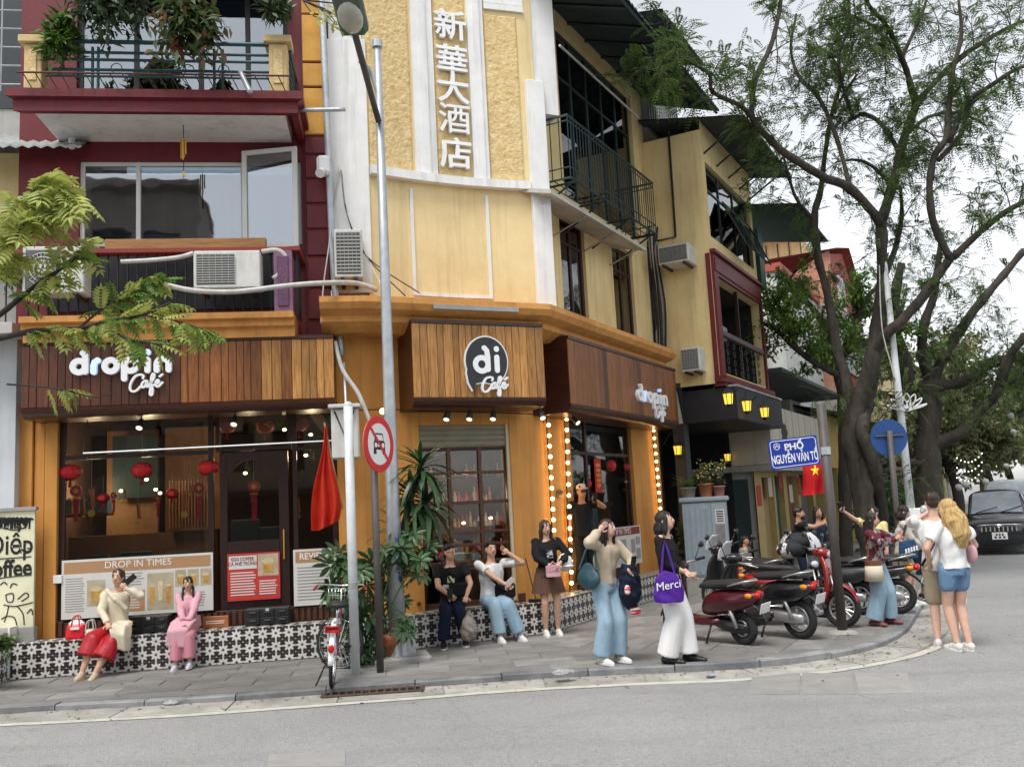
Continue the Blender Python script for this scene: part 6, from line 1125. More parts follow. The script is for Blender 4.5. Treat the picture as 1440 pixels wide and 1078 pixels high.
# blue round sign seen from behind, and the lotus lamp post
YS = 16.5; pE = at(1262, 750, YS); pE.z = SW; t = thing('round_sign', 'blue round traffic sign seen from behind near the big trunk', 'traffic sign', pE); cE = at(1250, 615, YS); ob('disc', MB().prism([(.33*math.cos(i*.209), .33*math.sin(i*.209)) for i in range(30)], lambda x, y, d: cE+V((x, d, y)), -.0, .015), M('sign_back_blue', (.012, .06, .22), (.01, .05, .17), .5, 5), t); ob('pole', MB().tube([pE, up(cE, cE.z+.12)+V((0, -.05, 0))], .05, 12), m_pd, t, True); ob('crossbar', MB().tube([cE+V((-.25, -.02, .03)), cE+V((.25, -.02, .03))], .015, 5), m_pd, t)
YP = 18.5; pF = at(1290, 800, YP); pF.z = SW; t = thing('lamp_post', 'slender grey street lamp post with white lotus ornament', 'street lamp', pF); tp = at(1262, 330, YP); ob('shaft', MB().tube([pF, V((pF.x, pF.y, 3)), V((pF.x, pF.y, tp.z))], [.085, .075, .05], 14), m_pw, t, True); ob('control_box', MB().box(V((pF.x, pF.y-.05, 1.25)), (.5, .16, .42), None, .02), m_white, t)
lc = V((pF.x+.1, pF.y-.1, pole_top(pF, 1278, 578)))
for k in range(7): a_ = math.radians(20+k*23); ob('lotus_petal', MB().tube([tuple(x) for x in smoothpath([tuple(lc), tuple(lc+V((.2*math.cos(a_)-.08, 0, .16*math.sin(a_)))), tuple(lc+V((.42*math.cos(a_), 0, .36*math.sin(a_)))), tuple(lc+V((.22*math.cos(a_)+.08, 0, .2*math.sin(a_)))), tuple(lc)], 4)], .014, 5), m_white, t)
ob('power_lead', MB().tube([tuple(x) for x in smoothpath([tuple(lc+V((-.2, -.1, 0))), tuple(lc+V((-.25, -.1, .8))), tuple(lc+V((-.35, -.05, 1.7))), tuple(lc+V((-.25, 0, 3)))], 5)], .012, 4), m_cablew, t)
# grey utility cabinet with potted plants on it
pc = ground(1000, 832); tC = V((math.cos(math.radians(-20)), math.sin(math.radians(-20)), 0)); Rc = Matrix.Rotation(math.radians(-14), 3, 'Z')
cw_, ch_, cdp = .86, 1.42, .42; zb_ = .3
cabr = thing('utility_cabinet', 'grey ribbed utility cabinet on a concrete base behind the maroon scooter', 'cabinet', pc); m_cab = M('cabinet_grey', (.3, .36, .4), (.25, .31, .35), .5, 4, .05, 30, streak=(.15, .17, .18, .5))
def cb(name, x0, x1, y0, y1, z0, z1, mat, ch=.008, parent=None): return ob(name, MB().cbox(lambda x, y, z: pc+Rc@V((x, y, z)), (x0, y0, z0), (x1, y1, z1), ch), mat, parent or cabr)
cb('base', -.44, .44, -.2, .24, -.05, zb_, m_conc, .02); cb('body', -.42, .42, -.2, .22, zb_, zb_+ch_, m_cab, .01); cb('lid', -.47, .47, -.25, .27, zb_+ch_, zb_+ch_+.09, m_cab, .03)
dA = cb('door', -.41, .12, -.215, -.2, zb_+.04, zb_+ch_-.02, m_cab); dB = cb('door', .13, .41, -.215, -.2, zb_+.04, zb_+ch_-.02, m_cab)
for k in range(5): cb('rib', -.37+k*.1, -.335+k*.1, -.228, -.215, zb_+.08, zb_+ch_-.12, m_cab, .005, dA)
cb('lock', -.04, .06, -.225, -.215, zb_+ch_-.16, zb_+ch_-.08, m_metal, .003, dA); nt_ = cb('notice', .2, .37, -.219, -.2155, zb_+ch_-.42, zb_+ch_-.16, m_paper, .001, dB); cb('poster_scrap', .19, .36, -.219, -.2155, zb_+ch_-.78, zb_+ch_-.45, M('grey_print', (.16, .15, .15), (.24, .23, .22), .6, 12), .001, dB)
for k in range(5): cb('print_line', .22, .35, -.2205, -.2188, zb_+ch_-.39+k*.045, zb_+ch_-.365+k*.045, m_sblk, 0, nt_)
def pot(p, r, h, mat, label, name='potted_plant'):
    t = thing(name, label, 'plant', p, 'pots on the utility cabinet'); ob('pot', MB().tube([p, p+V((0, 0, h*.85)), p+V((0, 0, h*.85)), p+V((0, 0, h)), p+V((0, 0, h)), p+V((0, 0, h*.9))], [r*.72, r*.95, r*1.06, r*1.08, r*.92, r*.9], 14, False), mat, t, True); ob('soil', MB().ell(p+V((0, 0, h*.88)), (r*.9, r*.9, .02), None, 12, 4), M('soil', (.04, .028, .02), (.07, .05, .035), .95, 20), t); return t
# ================================================================ vegetation
m_bark = M('grey_bark', (.075, .064, .05), (.018, .016, .014), .92, 4, .9, 14, stretch=(1, 1, .35), bdist=.05); m_bark2 = M('dark_bark', (.055, .045, .036), (.025, .022, .02), .92, 5, .8, 16, stretch=(1, 1, .4), bdist=.04); m_twig = M('twig', (.04, .033, .027), None, .9)
m_lf = M('feathery_leaf', (.1, .17, .035), (.045, .09, .022), .55, 1.2, trans=.35, lo=.4, hi=.6); m_lfb = M('bright_leaf', (.1, .19, .03), (.035, .085, .015), .5, 1.5, trans=.35, lo=.4, hi=.6); m_lfy = M('yellow_green_leaf', (.58, .58, .14), (.28, .36, .12), .5, 2.2, trans=.4, lo=.38, hi=.62)
m_lfg = M('fresh_leaf', (.17, .29, .045), (.07, .14, .025), .5, 1.5, trans=.35, lo=.4, hi=.6)
m_lfd = M('deep_leaf', (.025, .06, .02), (.06, .1, .035), .45, 3, trans=.2); m_lfr = M('red_tinged_leaf', (.06, .1, .03), (.25, .09, .05), .5, 2.5, trans=.3, lo=.5, hi=.62); m_far = M('haze_pale_foliage', (.12, .15, .06), (.2, .21, .1), .7, .5, trans=.3, lo=.4, hi=.6)  # far foliage: haze put into the leaf colour by paling it
class Leaves:                               # many small folded leaflets in one mesh
    def __init__(s): s.P = []; s.D = []; s.N = []; s.L = []; s.W = []
    def add(s, p, d, n, l, w_): s.many(np.array([p], float), np.array([d], float), np.array([n], float), np.array([l]), np.array([w_]))
    def many(s, p, d, n, l, w_): s.P.append(p); s.D.append(d); s.N.append(n); s.L.append(l); s.W.append(w_)
    def build(s, name, mat, parent):
        P, D, N, L_, W_ = [np.concatenate(x) for x in (s.P, s.D, s.N, s.L, s.W)]; L_, W_ = L_[:, None], W_[:, None]; D = D/(np.linalg.norm(D, axis=1)[:, None]+1e-9); S = np.cross(D, N); S /= np.linalg.norm(S, axis=1)[:, None]+1e-9; U = np.cross(S, D); n = len(P)
        v = np.stack([P, P+D*L_*.45+S*W_*.5+U*W_*.18, P+D*L_-U*L_*.08, P+D*L_*.45-S*W_*.5+U*W_*.18], 1).reshape(-1, 3); f = np.arange(n*4).reshape(-1, 4)
        me = bpy.data.meshes.new(name); me.vertices.add(n*4); me.vertices.foreach_set('co', v.ravel()); me.loops.add(n*4); me.loops.foreach_set('vertex_index', f.ravel()); me.polygons.add(n); me.polygons.foreach_set('loop_start', np.arange(n)*4); me.polygons.foreach_set('loop_total', np.full(n, 4)); me.update(calc_edges=True); me.materials.append(mat); return ob(name, me, None, parent)
def rv(): v = RNG.normal(size=3); return v/np.linalg.norm(v)
def frond(lv, p, d, L_, pairs, ll, lw):     # feather-shaped compound leaf
    d = d/np.linalg.norm(d); side = np.cross(d, [0, 0, 1.]); side /= np.linalg.norm(side)+1e-6; upv = np.cross(side, d)
    u = np.repeat((np.arange(pairs)+.6)/pairs, 2)[:, None]; n = 2*pairs; sg = np.tile([-1., 1.], pairs)[:, None]
    q = p+d*L_*u-np.array([0, 0, 1])*L_*.35*u*u; s_ = np.sin(math.pi*np.minimum(1, u*.85+.12))[:, 0]
    lv.many(q, side*sg+d*.45+np.array([0, 0, -.15]), upv+RNG.normal(size=(n, 3))*.2, ll*s_*RNG.uniform(.8, 1.15, n), np.full(n, lw))
def limb(mb, pts, k=4, n=9, rough=.03):     # pts: (x,y,z,r)
    S = smoothpath(pts, k); P = [V(p[:3])+V(rv())*rough*2*p[3] for p in S]; mb.tube(P, [max(.006, p[3]*(1+RNG.uniform(-.13, .13))) for p in S], n); return S
RK = [1.]
def px3(lst, Y0): # (px,py,dY,radius_px) -> world
    out = []
    for px, py, dy, r in lst: p = at(px, py, Y0+dy); out.append((p.x, p.y, p.z, r*RK[0]*(Y0+dy)/FPX))
    return out
def twigs(mb, lv, S, n, lmin, lmax, leaf, t0=.15, spread=1., upb=.25, sub=2, r0=.012, kids=5):
    for _ in range(n):
        i = int(RNG.uniform(t0, 1)*(len(S)-1)); p = np.array(S[i][:3]); a = np.array(S[min(i+1, len(S)-1)][:3])-np.array(S[max(i-1, 0)][:3]); a = a/(np.linalg.norm(a)+1e-6)
        d = a*.5+rv()*spread+np.array([0, 0, upb]); d /= np.linalg.norm(d); L_ = RNG.uniform(lmin, lmax); path = [p]
        for j in range(5): d = d+rv()*.28+np.array([0, 0, -.03]); d /= np.linalg.norm(d); path.append(path[-1]+d*L_/5)
        mb.tube([V(q) for q in path], [r0*(1-.16*j)+.002 for j in range(6)], 4)
        for j in range(1, 6):
            for _k in range(kids if j > 1 else 1):
                dd = d*.4+rv(); dd /= np.linalg.norm(dd); q = path[j]
                if sub and RNG.random() < .5:
                    e = q+dd*L_*RNG.uniform(.15, .4); mb.tube([V(q), V((q+e)/2+rv()*.03), V(e)], [r0*.45, r0*.35, .002], 3); leaf(e, dd); leaf((q+e)/2, dd+rv()*.6)
                else: leaf(q, dd)
def tree(name, label, base, limbs, Y0, bark, tw, leaf_fn, leafmat, group='street trees'):
    t = thing(name, label, 'tree', base, group); mb = MB(); mt = MB(); lv = Leaves(); 
    for k, l in enumerate(limbs):
        S = limb(mb, px3(l, Y0), 4, 12 if k == 0 else 8)
        c = tw(k, l) if tw else None
        if c: twigs(mt, lv, S, c[0], c[1], c[2], leaf_fn(lv), *c[3:])
    ob('trunk', mb, bark, t, True); 
    if mt.v: ob('twigs', mt, m_twig, t)
    if lv.P: ob('crown', None or lv_build(lv, leafmat), None, t)
    return t
def lv_build(lv, mat):
    o = lv.build('crown', mat, None); me = o.data; bpy.data.objects.remove(o); return me
# the big leaning street tree
YT = 19.0; base = at(1228, 800, YT); base.z = SW
T1 = [[(1232, 840, 0, 30), (1226, 780, 0, 26), (1216, 715, 0, 24), (1210, 660, 0, 25), (1200, 618, 0, 25), (1207, 567, 0, 20), (1224, 517, -.2, 18), (1237, 443, -.3, 16), (1242, 393, -.4, 14), (1240, 350, -.5, 13), (1239, 310, -.6, 13)],
      [(1240, 318, -.6, 12), (1227, 298, -.8, 11), (1194, 264, -1.1, 10.5), (1160, 250, -1.5, 10), (1127, 230, -1.9, 9.5), (1094, 207, -2.2, 8.5), (1062, 174, -2.5, 8)], [(1062, 178, -2.5, 7.5), (1057, 155, -2.6, 7), (1063, 110, -2.4, 6.5), (1083, 67, -2.2, 6), (1094, 27, -2, 5.5), (1102, -30, -1.8, 4), (1110, -80, -1.6, 2)],
      [(1062, 172, -2.5, 6.5), (1043, 150, -2.8, 5.5), (1003, 130, -3.2, 5), (998, 105, -3.3, 4.5), (980, 93, -3.5, 4), (950, 78, -3.8, 3), (925, 82, -4, 1.5)], [(1240, 310, -.6, 12), (1257, 254, -.5, 11), (1270, 200, -.4, 10.5), (1284, 160, -.3, 10), (1289, 144, -.2, 9)],
      [(1288, 150, -.2, 8), (1277, 107, -.4, 7), (1267, 80, -.6, 6.5), (1254, 50, -.8, 6), (1242, 30, -1, 5.5), (1222, 8, -1.2, 5), (1200, -40, -1.5, 3)], [(1286, 150, -.2, 8), (1311, 120, 0, 7), (1344, 87, .1, 6.5), (1377, 63, .2, 6), (1411, 43, .3, 5), (1450, 25, .4, 4)],
      [(1200, 600, 0, 16), (1190, 534, .4, 13), (1177, 494, .6, 11.5), (1170, 447, .7, 10.5), (1162, 405, .8, 9.5), (1150, 360, .9, 9), (1145, 307, 1, 8.5), (1154, 267, 1, 7), (1160, 217, 1, 6), (1170, 160, 1.1, 5), (1185, 110, 1.1, 4), (1200, 60, 1.2, 2.5)], [(1145, 310, 1, 5), (1120, 280, .8, 4), (1107, 240, .7, 3.5), (1098, 205, .6, 2.5)],
      [(1228, 500, -.2, 13), (1246, 470, -.6, 12), (1267, 452, -.8, 11.5), (1294, 422, -1, 11), (1321, 384, -1.2, 10.5), (1337, 362, -1.3, 10)], [(1337, 365, -1.3, 9), (1314, 317, -1.4, 8.5), (1307, 267, -1.5, 8), (1314, 220, -1.6, 8), (1331, 194, -1.7, 7.5), (1334, 155, -1.7, 6.5), (1340, 100, -1.8, 5.5), (1352, 50, -1.9, 4.5), (1348, 0, -2, 3)],
      [(1334, 200, -1.7, 6.5), (1361, 144, -1.8, 6), (1394, 120, -2, 5.5), (1430, 97, -2.2, 4.5), (1470, 85, -2.4, 3)], [(1320, 225, -1.6, 6), (1352, 188, -1.2, 5.5), (1360, 154, -1, 5), (1385, 130, -.8, 4)], [(1340, 362, -1.3, 8), (1377, 327, -1.5, 7), (1411, 300, -1.7, 6.5), (1450, 278, -2, 5)],
      [(1265, 215, -.4, 5), (1240, 175, 0, 5), (1215, 160, .3, 4.5), (1200, 168, .4, 4)], [(1200, 168, .4, 4.5), (1185, 120, .2, 4), (1180, 80, 0, 3.5), (1195, 30, 0, 3), (1190, -20, 0, 2)], [(1195, 262, -1, 5), (1175, 190, -.4, 5), (1150, 135, 0, 4.5), (1125, 110, .3, 4), (1112, 70, .4, 3.5), (1120, 20, .5, 2.5)],
      [(1170, 160, 1.1, 3.5), (1190, 128, 1, 3.5), (1205, 105, .9, 3)], [(1274, 190, -.4, 4.5), (1305, 165, .5, 4), (1345, 158, 1, 3), (1385, 175, 1.4, 2.5)], [(1267, 83, -.6, 4.5), (1285, 45, -.4, 4), (1300, 10, -.2, 3.5), (1308, -30, 0, 2)], [(1245, 40, -1, 4), (1225, 35, -1.2, 3.5), (1195, 22, -1.4, 3), (1160, 28, -1.6, 2.5)],
      [(1242, 395, -.4, 8), (1262, 340, .2, 6), (1268, 300, .5, 5), (1266, 262, .7, 4)], [(1246, 800, .25, 16), (1240, 720, .2, 15), (1228, 650, -.3, 15), (1212, 605, -.3, 15), (1222, 560, .2, 14), (1232, 500, .2, 12), (1240, 430, -.1, 10)], [(1255, 262, -.5, 5), (1228, 235, -.2, 4.5), (1205, 225, 0, 3.5), (1175, 228, .2, 2)]]
lf = lambda lv: (lambda p, d: frond(lv, np.array(p), np.array(d), RNG.uniform(.22, .38), 8, .072, .026))
def tw1(k, l):
    if k in (0, 23): return None
    return {1: (9, .5, 1.2), 2: (12, .6, 1.4), 3: (18, .5, 1.2), 7: (12, .4, 1.1, .35), 9: (4, .4, .9, .4), 10: (13, .5, 1.3, .2), 4: (8, .4, 1.1)}.get(k, (10, .5, 1.5))
RK[0] = .63
tree('flame_tree', 'large leaning street tree with gnarled trunk and feathery leaves', base, T1, YT, m_bark, tw1, lf, m_lf); RK[0] = 1.
# second, darker tree behind, its trunk wound with small lights
YR = 25.0; base = at(1305, 790, YR); base.z = SW
T2 = [[(1306, 800, 0, 22), (1304, 711, 0, 20), (1304, 627, 0, 18), (1307, 577, 0, 15), (1311, 534, 0, 13)], [(1311, 540, 0, 11), (1297, 494, -.3, 8), (1300, 455, -.5, 7), (1312, 420, -.6, 6), (1318, 385, -.7, 5), (1322, 340, -.8, 3)], [(1311, 534, 0, 9), (1324, 507, 0, 8), (1344, 474, .1, 7), (1377, 427, .2, 6), (1411, 387, .3, 5.5), (1440, 352, .4, 5)], [(1308, 625, 0, 11), (1354, 607, -.3, 9), (1377, 577, -.5, 8), (1401, 554, -.7, 7), (1417, 507, -.9, 6.5), (1442, 470, -1, 5)],
      [(1311, 545, 0, 8), (1361, 534, .2, 7.5), (1394, 510, .3, 7), (1445, 502, .4, 6)], [(1304, 690, 0, 8), (1280, 650, .4, 8), (1262, 590, .3, 9), (1274, 544, 0, 10), (1271, 510, -.2, 10), (1260, 470, -.4, 9), (1258, 420, -.5, 7), (1268, 370, -.6, 5)], [(1401, 556, -.7, 4), (1425, 535, -.8, 3.5), (1445, 520, -.9, 3)], [(1300, 655, 0, 5), (1285, 650, -.3, 5), (1262, 652, -.4, 4.5)]]
tree('street_tree', 'dark trunked street tree with forked limbs behind the blue round sign', base, T2, YR, m_bark2, lambda k, l: None if k in (0, 7) else (14, .6, 1.5), lf, m_lf)
# leafy tree in front of the brick house
def ovl(L0, W0, n=3):
    def mk(lv):
        def f(p, d):
            for _ in range(n): q = np.array(p)+rv()*.1; e = np.array(d)*.4+rv()+np.array([0, 0, -.2]); lv.add(q, e, rv()*.6+np.array([0, 0, 1]), L0*RNG.uniform(.7, 1.2), W0*RNG.uniform(.8, 1.2))
        return f
    return mk
YG = 23.5; base = at(1168, 790, YG); base.z = SW
T3 = [[(1190, 800, 0, 10), (1188, 640, 0, 9), (1185, 560, 0, 8), (1176, 515, 0, 7)], [(1185, 530, 0, 6), (1150, 512, -.3, 5), (1120, 490, -.5, 4.5), (1090, 462, -.7, 4), (1072, 455, -.8, 2.5)], [(1178, 520, 0, 6), (1165, 470, .2, 5), (1140, 430, .3, 4), (1118, 405, .4, 2.5)], [(1180, 515, 0, 6), (1200, 460, .3, 5), (1215, 425, .4, 4), (1235, 400, .5, 2.5)], [(1120, 490, -.5, 4), (1100, 440, -.3, 3), (1085, 415, -.2, 2)], [(1185, 500, 0, 4), (1240, 470, .8, 4), (1280, 455, 1, 3)]]
tree('leafy_tree', 'bright green broad leaved tree in front of the brick house', base, T3, YG, m_bark2, lambda k, l: None if k == 0 else (17, .5, 1.1, .1, 1., .35), ovl(.15, .07, 3), m_lfg)
# farther trees closing the street
for i, (px, Y, h, sp, lb) in enumerate(((1345, 33, 7.0, 2.6, 'hazy olive tree first behind the dark forked trunk'), (1395, 40, 7.5, 3.2, 'hazy olive tree second along the far pavement'), (1425, 52, 8.5, 4.0, 'hazy olive tree third along the far pavement'), (1460, 62, 9.5, 5.0, 'hazy far tree at the right end of the street'), (1500, 46, 9.5, 4.5, 'far tree across the street at the right edge'), (1385, 75, 11, 6, 'large far tree closing the end of the street'))):
    b = at(px, 740, Y); b.z = 0; t = thing('far_tree', lb, 'tree', b, 'far street trees'); mb = MB(); lv = Leaves(); mt = MB(); S = limb(mb, [(b.x, b.y, 0, .22), (b.x+.2, b.y, h*.2, .18), (b.x-.1, b.y+.1, h*.4, .15)], 4, 8); leaf = ovl(.28, .13, 3)(lv)
    for k in range(9):
        a_ = k*.75+i; e = V((b.x+math.cos(a_)*sp*rnd(.5, .9), b.y+math.sin(a_)*sp*.7, h*rnd(.45, 1.0))); Sk = limb(mb, [(b.x, b.y, h*.33, .09), tuple((V((b.x, b.y, h*.35))*.5+e*.5)+V((0, 0, .4)))+(.06,), (*e, .03)], 4, 5); twigs(mt, lv, Sk, 16, .7, 1.7, leaf, .2, 1., .1, 2, .015, 4)
    ob('trunk', mb, m_bark2, t, True); ob('twigs', mt, m_twig, t); ob('crown', lv_build(lv, m_far), None, t)
# hedge and creepers along the far pavement
lv = Leaves(); leaf = ovl(.22, .1, 6)(lv)
for k in range(420): s = RNG.uniform(15, 30); q = F3.P(s, 0, 2.3+RNG.uniform(-.5, .5)); leaf((q.x, q.y, RNG.uniform(.2, 1.9+.9*math.sin(s*1.3)**2)), rv())
o = lv.build('hedge', m_lfd, None); tag(o, 'dark shrubbery massed along the pavement below the far trees', 'shrubbery', kind='stuff')
# paper lantern globes and fairy lights hung in the trees
m_globe = M('paper_globe', (.36, .36, .35), None, .7)
for px, py, Y, w_ in ((1421, 584, 24, 'upper right'), (1425, 607, 27, 'right'), (1386, 677, 24, 'low middle'), (1348, 685, 23, 'lowest left'), (1357, 681, 23.5, 'low left'), (1415, 655, 28, 'far right'), (1377, 547, 26, 'upper left')):
    p = at(px, py, Y); t = thing('paper_globe', 'pale round paper globe hung in the far trees, %s one' % w_, 'lantern', p, 'paper globes in the trees'); ob('globe', MB().ell(p, .085, None, 12, 8), m_globe, t, True); ob('cord', MB().tube([p, p+V((0, 0, .6))], .006, 3), m_cable, t)
for j in range(3):
    A_, B_ = at(1340, 640+j*14, 24), at(1385, 632+j*12, 24.5); t = thing('fairy_lights', 'sagging string of tiny white fairy lights below the far trees, %s one' % ('top', 'middle', 'bottom')[j], 'string lights', B_, 'fairy light strings'); P = [A_.lerp(B_, k/9)+V((0, 0, -.25*math.sin(math.pi*k/9))) for k in range(10)]; ob('cord', MB().tube(P, .006, 3), m_cable, t)
    for p in P[1:-1]: ob('bulb', MB().ell(p, .02, None, 6, 4), M('fairy_bulb', (1, .97, .9), emit=1.2), t)
# ---- yellow-green branches reaching in from the left
def leafmesh(name, pairs, L_, ll, lw, mat):   # one compound leaf with folded leaflets, along +x
    g = MB(); P = [V((L_*u, 0, -.28*L_*u*u)) for u in [k/8 for k in range(9)]]; g.tube(P, .003, 3)
    for k in range(pairs):
        u = (k+.8)/(pairs+.3); q = V((L_*u, 0, -.28*L_*u*u)); sc_ = .7+.45*math.sin(math.pi*u)
        for sg in ((-1, 1) if k < pairs-1 else (-1, 0, 1)):
            d = V((.45 if sg else 1, sg, -.25)).normalized(); s_ = d.cross(V((0, 0, 1))).normalized(); a, w_ = ll*sc_*rnd(.85, 1.1), lw*sc_
            g.add([q, q+d*a*.35+s_*w_*.5+V((0, 0, .006)), q+d*a*.35-V((0, 0, .006)), q+d*a*.35-s_*w_*.5+V((0, 0, .006)), q+d*a*.75+s_*w_*.3-V((0, 0, .01)), q+d*a*.75-V((0, 0, .02)), q+d*a*.75-s_*w_*.3-V((0, 0, .01)), q+d*a-V((0, 0, .035))], [(0, 1, 2), (0, 2, 3), (1, 4, 5, 2), (2, 5, 6, 3), (4, 7, 5), (5, 7, 6)])
    me = g.mesh(name); me.materials.append(mat); return me
def put(me, name, parent, p, d, roll=0., sc_=1.):   # place a leaf so that its +x points along d
    d = V(d).normalized(); o = ob(name, me, None, parent); z = V((0, 0, 1))-d*d.z; z = z.normalized() if z.length > .05 else V((1, 0, 0)); y = z.cross(d); R = Matrix((d, y, z)).transposed()@Matrix.Rotation(roll, 3, 'X'); o.location = V(p)-wl(parent); o.rotation_mode = 'QUATERNION'; o.rotation_quaternion = R.to_quaternion(); o.scale = (sc_, sc_, sc_); return o
YL = 9.2; base = V((-6.9, 9.3, 0)); t = thing('foreground_tree', 'slender tree whose yellow-green branches reach in from the left edge', 'tree', base, 'street trees'); mb = MB(); ends = []
Lb = [[(-170, 500, .3, 9), (-60, 484, .2, 6), (0, 475, 0, 4.5), (50, 465, 0, 4), (110, 462, -.1, 3.4), (150, 452, -.1, 3), (200, 443, -.2, 2.4), (240, 425, -.2, 1.6)], [(-60, 484, .2, 5), (0, 442, .1, 4), (43, 407, 0, 3.4), (90, 375, 0, 2.4), (118, 352, 0, 1.4)], [(150, 452, -.1, 2.4), (165, 470, -.2, 2), (200, 480, -.3, 1.6), (240, 486, -.3, 1)], [(-60, 470, .2, 4), (-20, 400, 0, 3.4), (10, 350, -.2, 3), (40, 310, -.3, 2), (75, 285, -.3, 1.2)], [(200, 443, -.2, 1.8), (250, 452, -.3, 1.4), (290, 465, -.3, 1)], [(110, 462, -.1, 2), (150, 430, .2, 1.6), (190, 410, .3, 1.2), (225, 392, .3, .8)], [(-40, 330, 0, 2.4), (20, 290, -.2, 2), (60, 262, -.3, 1.2), (110, 275, -.4, .8)], [(10, 540, 0, 1.6), (80, 546, -.1, 1.4), (130, 558, -.1, 1.1), (160, 552, -.1, .8)]]
mb.tube([base, base+V((.1, .05, 2.5)), base+V((.25, .1, 4.5)), base+V((.4, .1, 7))], [.11, .09, .07, .03], 9)
lmY = [leafmesh('compound_leaf', pr, .4, .15, .062, m_lfy) for pr in (5, 6, 7)]; lmG = [leafmesh('compound_leaf', 6, .38, .14, .058, m_lfg)]
for k, l in enumerate(Lb):
    S = limb(mb, px3(l, YL), 5, 6, .01); n = {0: 52, 1: 28, 2: 14, 3: 56, 4: 34, 5: 52, 6: 58, 7: 5}[k]
    for j in range(n):
        u = RNG.uniform(.4 if k in (0, 1, 3) else .25, 1); i = int(u*(len(S)-1)); a = S[min(i+1, len(S)-1)][:3]-S[i-1][:3]; a = a/np.linalg.norm(a); d = a*.7+rv()*.8+np.array([.1, 0, -.35]); me = random.choice(lmY if (k in (3, 6) or RNG.random() < .55) else lmG); put(me, 'compound_leaf', t, S[i][:3], d, RNG.uniform(-.5, .5), RNG.uniform(.55, .95) if k in (3, 6, 1) else RNG.uniform(.4, .65))
ob('trunk', mb, m_bark2, t, True)
# ---- shrubs on the upper balcony
def bush(label, cx, cy, Y, rx, ry, n, mat, L0, W0, stem=None, name='balcony_shrub', cat='shrub', group='balcony plants'):
    c = at(cx, cy, Y); t = thing(name, label, cat, stem or c, group); lv = Leaves(); mb = MB(); k = Y/FPX
    for j in range(n//9):
        e = rv()*np.array([rx*k, rx*k*.6, ry*k])*RNG.uniform(.3, 1)+np.array(c); s0 = np.array(stem or c); mid = (e+s0)/2+rv()*.08; mb.tube([V(s0), V(mid), V(e)], [.012, .008, .003], 4); d = e-s0
        for _ in range(9): u = RNG.uniform(.45, 1.05); lv.add(s0*(1-u)+e*u+rv()*.07, d/(np.linalg.norm(d)+1e-6)*.5+rv(), rv()*.5+np.array([0, -.5, .8]), L0*RNG.uniform(.7, 1.2), W0*RNG.uniform(.8, 1.2))
    ob('stems', mb, m_bark2, t); ob('foliage', lv_build(lv, mat), None, t); return t
yb_ = 11.6
bush('red tinged shrub hanging over the middle of the upper balcony rail', 265, 45, 11.3, 66, 50, 900, m_lfr, .19, .07, at(260, -30, 11.4)); bush('green leafy shrub at the left end of the upper balcony', 85, 50, 11.4, 38, 48, 520, m_lfb, .17, .06); bush('dark shrub across the top of the upper balcony', 160, 28, 11.4, 75, 42, 720, m_lfd, .16, .06, at(160, -40, 11.5)); bush('olive shrub at the right end of the upper balcony', 385, 14, 11.6, 28, 30, 260, m_lfd, .14, .045); bush('low dark potted greenery behind the balcony rails', 235, 98, 12.0, 60, 12, 260, m_lfd, .12, .04)
bush('thin leafy twig beside the street lamp head', 482, 35, 9.6, 34, 26, 60, m_lfy, .1, .045, at(425, 0, 10.2), 'leafy_twig', 'twig'); bush('small green bush growing in the tiled planter', 12, 905, 11.0, 20, 18, 200, m_lfb, .09, .05, F1.P(-.75, .6, .5), 'planter_bush', 'bush', 'pavement plants'); bush('scrappy greenery by the far left railing', 10, 380, 11.4, 18, 40, 200, m_lfd, .12, .04, name='railing_plant'); bush('flowering greenery in the dark doorway beside the cabinet', 963, 765, 19.0, 12, 45, 420, m_lfd, .1, .05, name='doorway_plant', group='pavement plants')
# ---- dracaena and umbrella plant between the poles
def blade(name, L_, W_, mat, droop=.5, n=6):
    g = MB(); vs = []; fs = []
    for k in range(n+1):
        u = k/n; w_ = W_*math.sin(math.pi*(.12+.88*u))**.6*(1 if u < .95 else .3); x = L_*(u-.12*droop*u*u); z = -L_*droop*u*u*.75+L_*.12*u
        vs += [(x, -w_/2, z+w_*.12), (x, 0, z), (x, w_/2, z+w_*.12)]
    for k in range(n): b = k*3; fs += [(b, b+3, b+4, b+1), (b+1, b+4, b+5, b+2)]
    g.add(vs, fs); me = g.mesh(name); me.materials.append(mat); me.polygons.foreach_set('use_smooth', [True]*len(me.polygons)); return me
m_drac = M('dracaena_leaf', (.04, .09, .03), (.02, .05, .018), .35, 5, trans=.2, rnd=.35); m_schef = M('umbrella_plant_leaf', (.08, .15, .06), (.045, .1, .04), .38, 4, trans=.2, rnd=.3); m_terra = M('terracotta', (.42, .15, .07), (.3, .11, .055), .8, 6, .2, 30); m_grpot = M('grey_stone_pot', (.3, .27, .23), (.2, .18, .15), .85, 6, .3, 30)
bl = [blade('leaf', L_, .062, m_drac, dr) for L_, dr in ((.5, .3), (.55, .75), (.6, 1.15), (.5, 1.5))]
pp = ground(545, 926)+V((.02, .25, 0)); t = thing('dracaena', 'tall potted dracaena with drooping strap leaves between the poles', 'plant', pp, 'pavement plants'); ob('pot', MB().tube([pp, pp+V((0, 0, .3)), pp+V((0, 0, .3)), pp+V((0, 0, .36))], [.17, .22, .25, .25], 16), m_grpot, t, True)
heads = [(at(592, 650, pp.y-.15), 44), (at(578, 690, pp.y-.1), 34), (at(600, 700, pp.y), 36), (at(560, 740, pp.y), 22)]; g = MB()
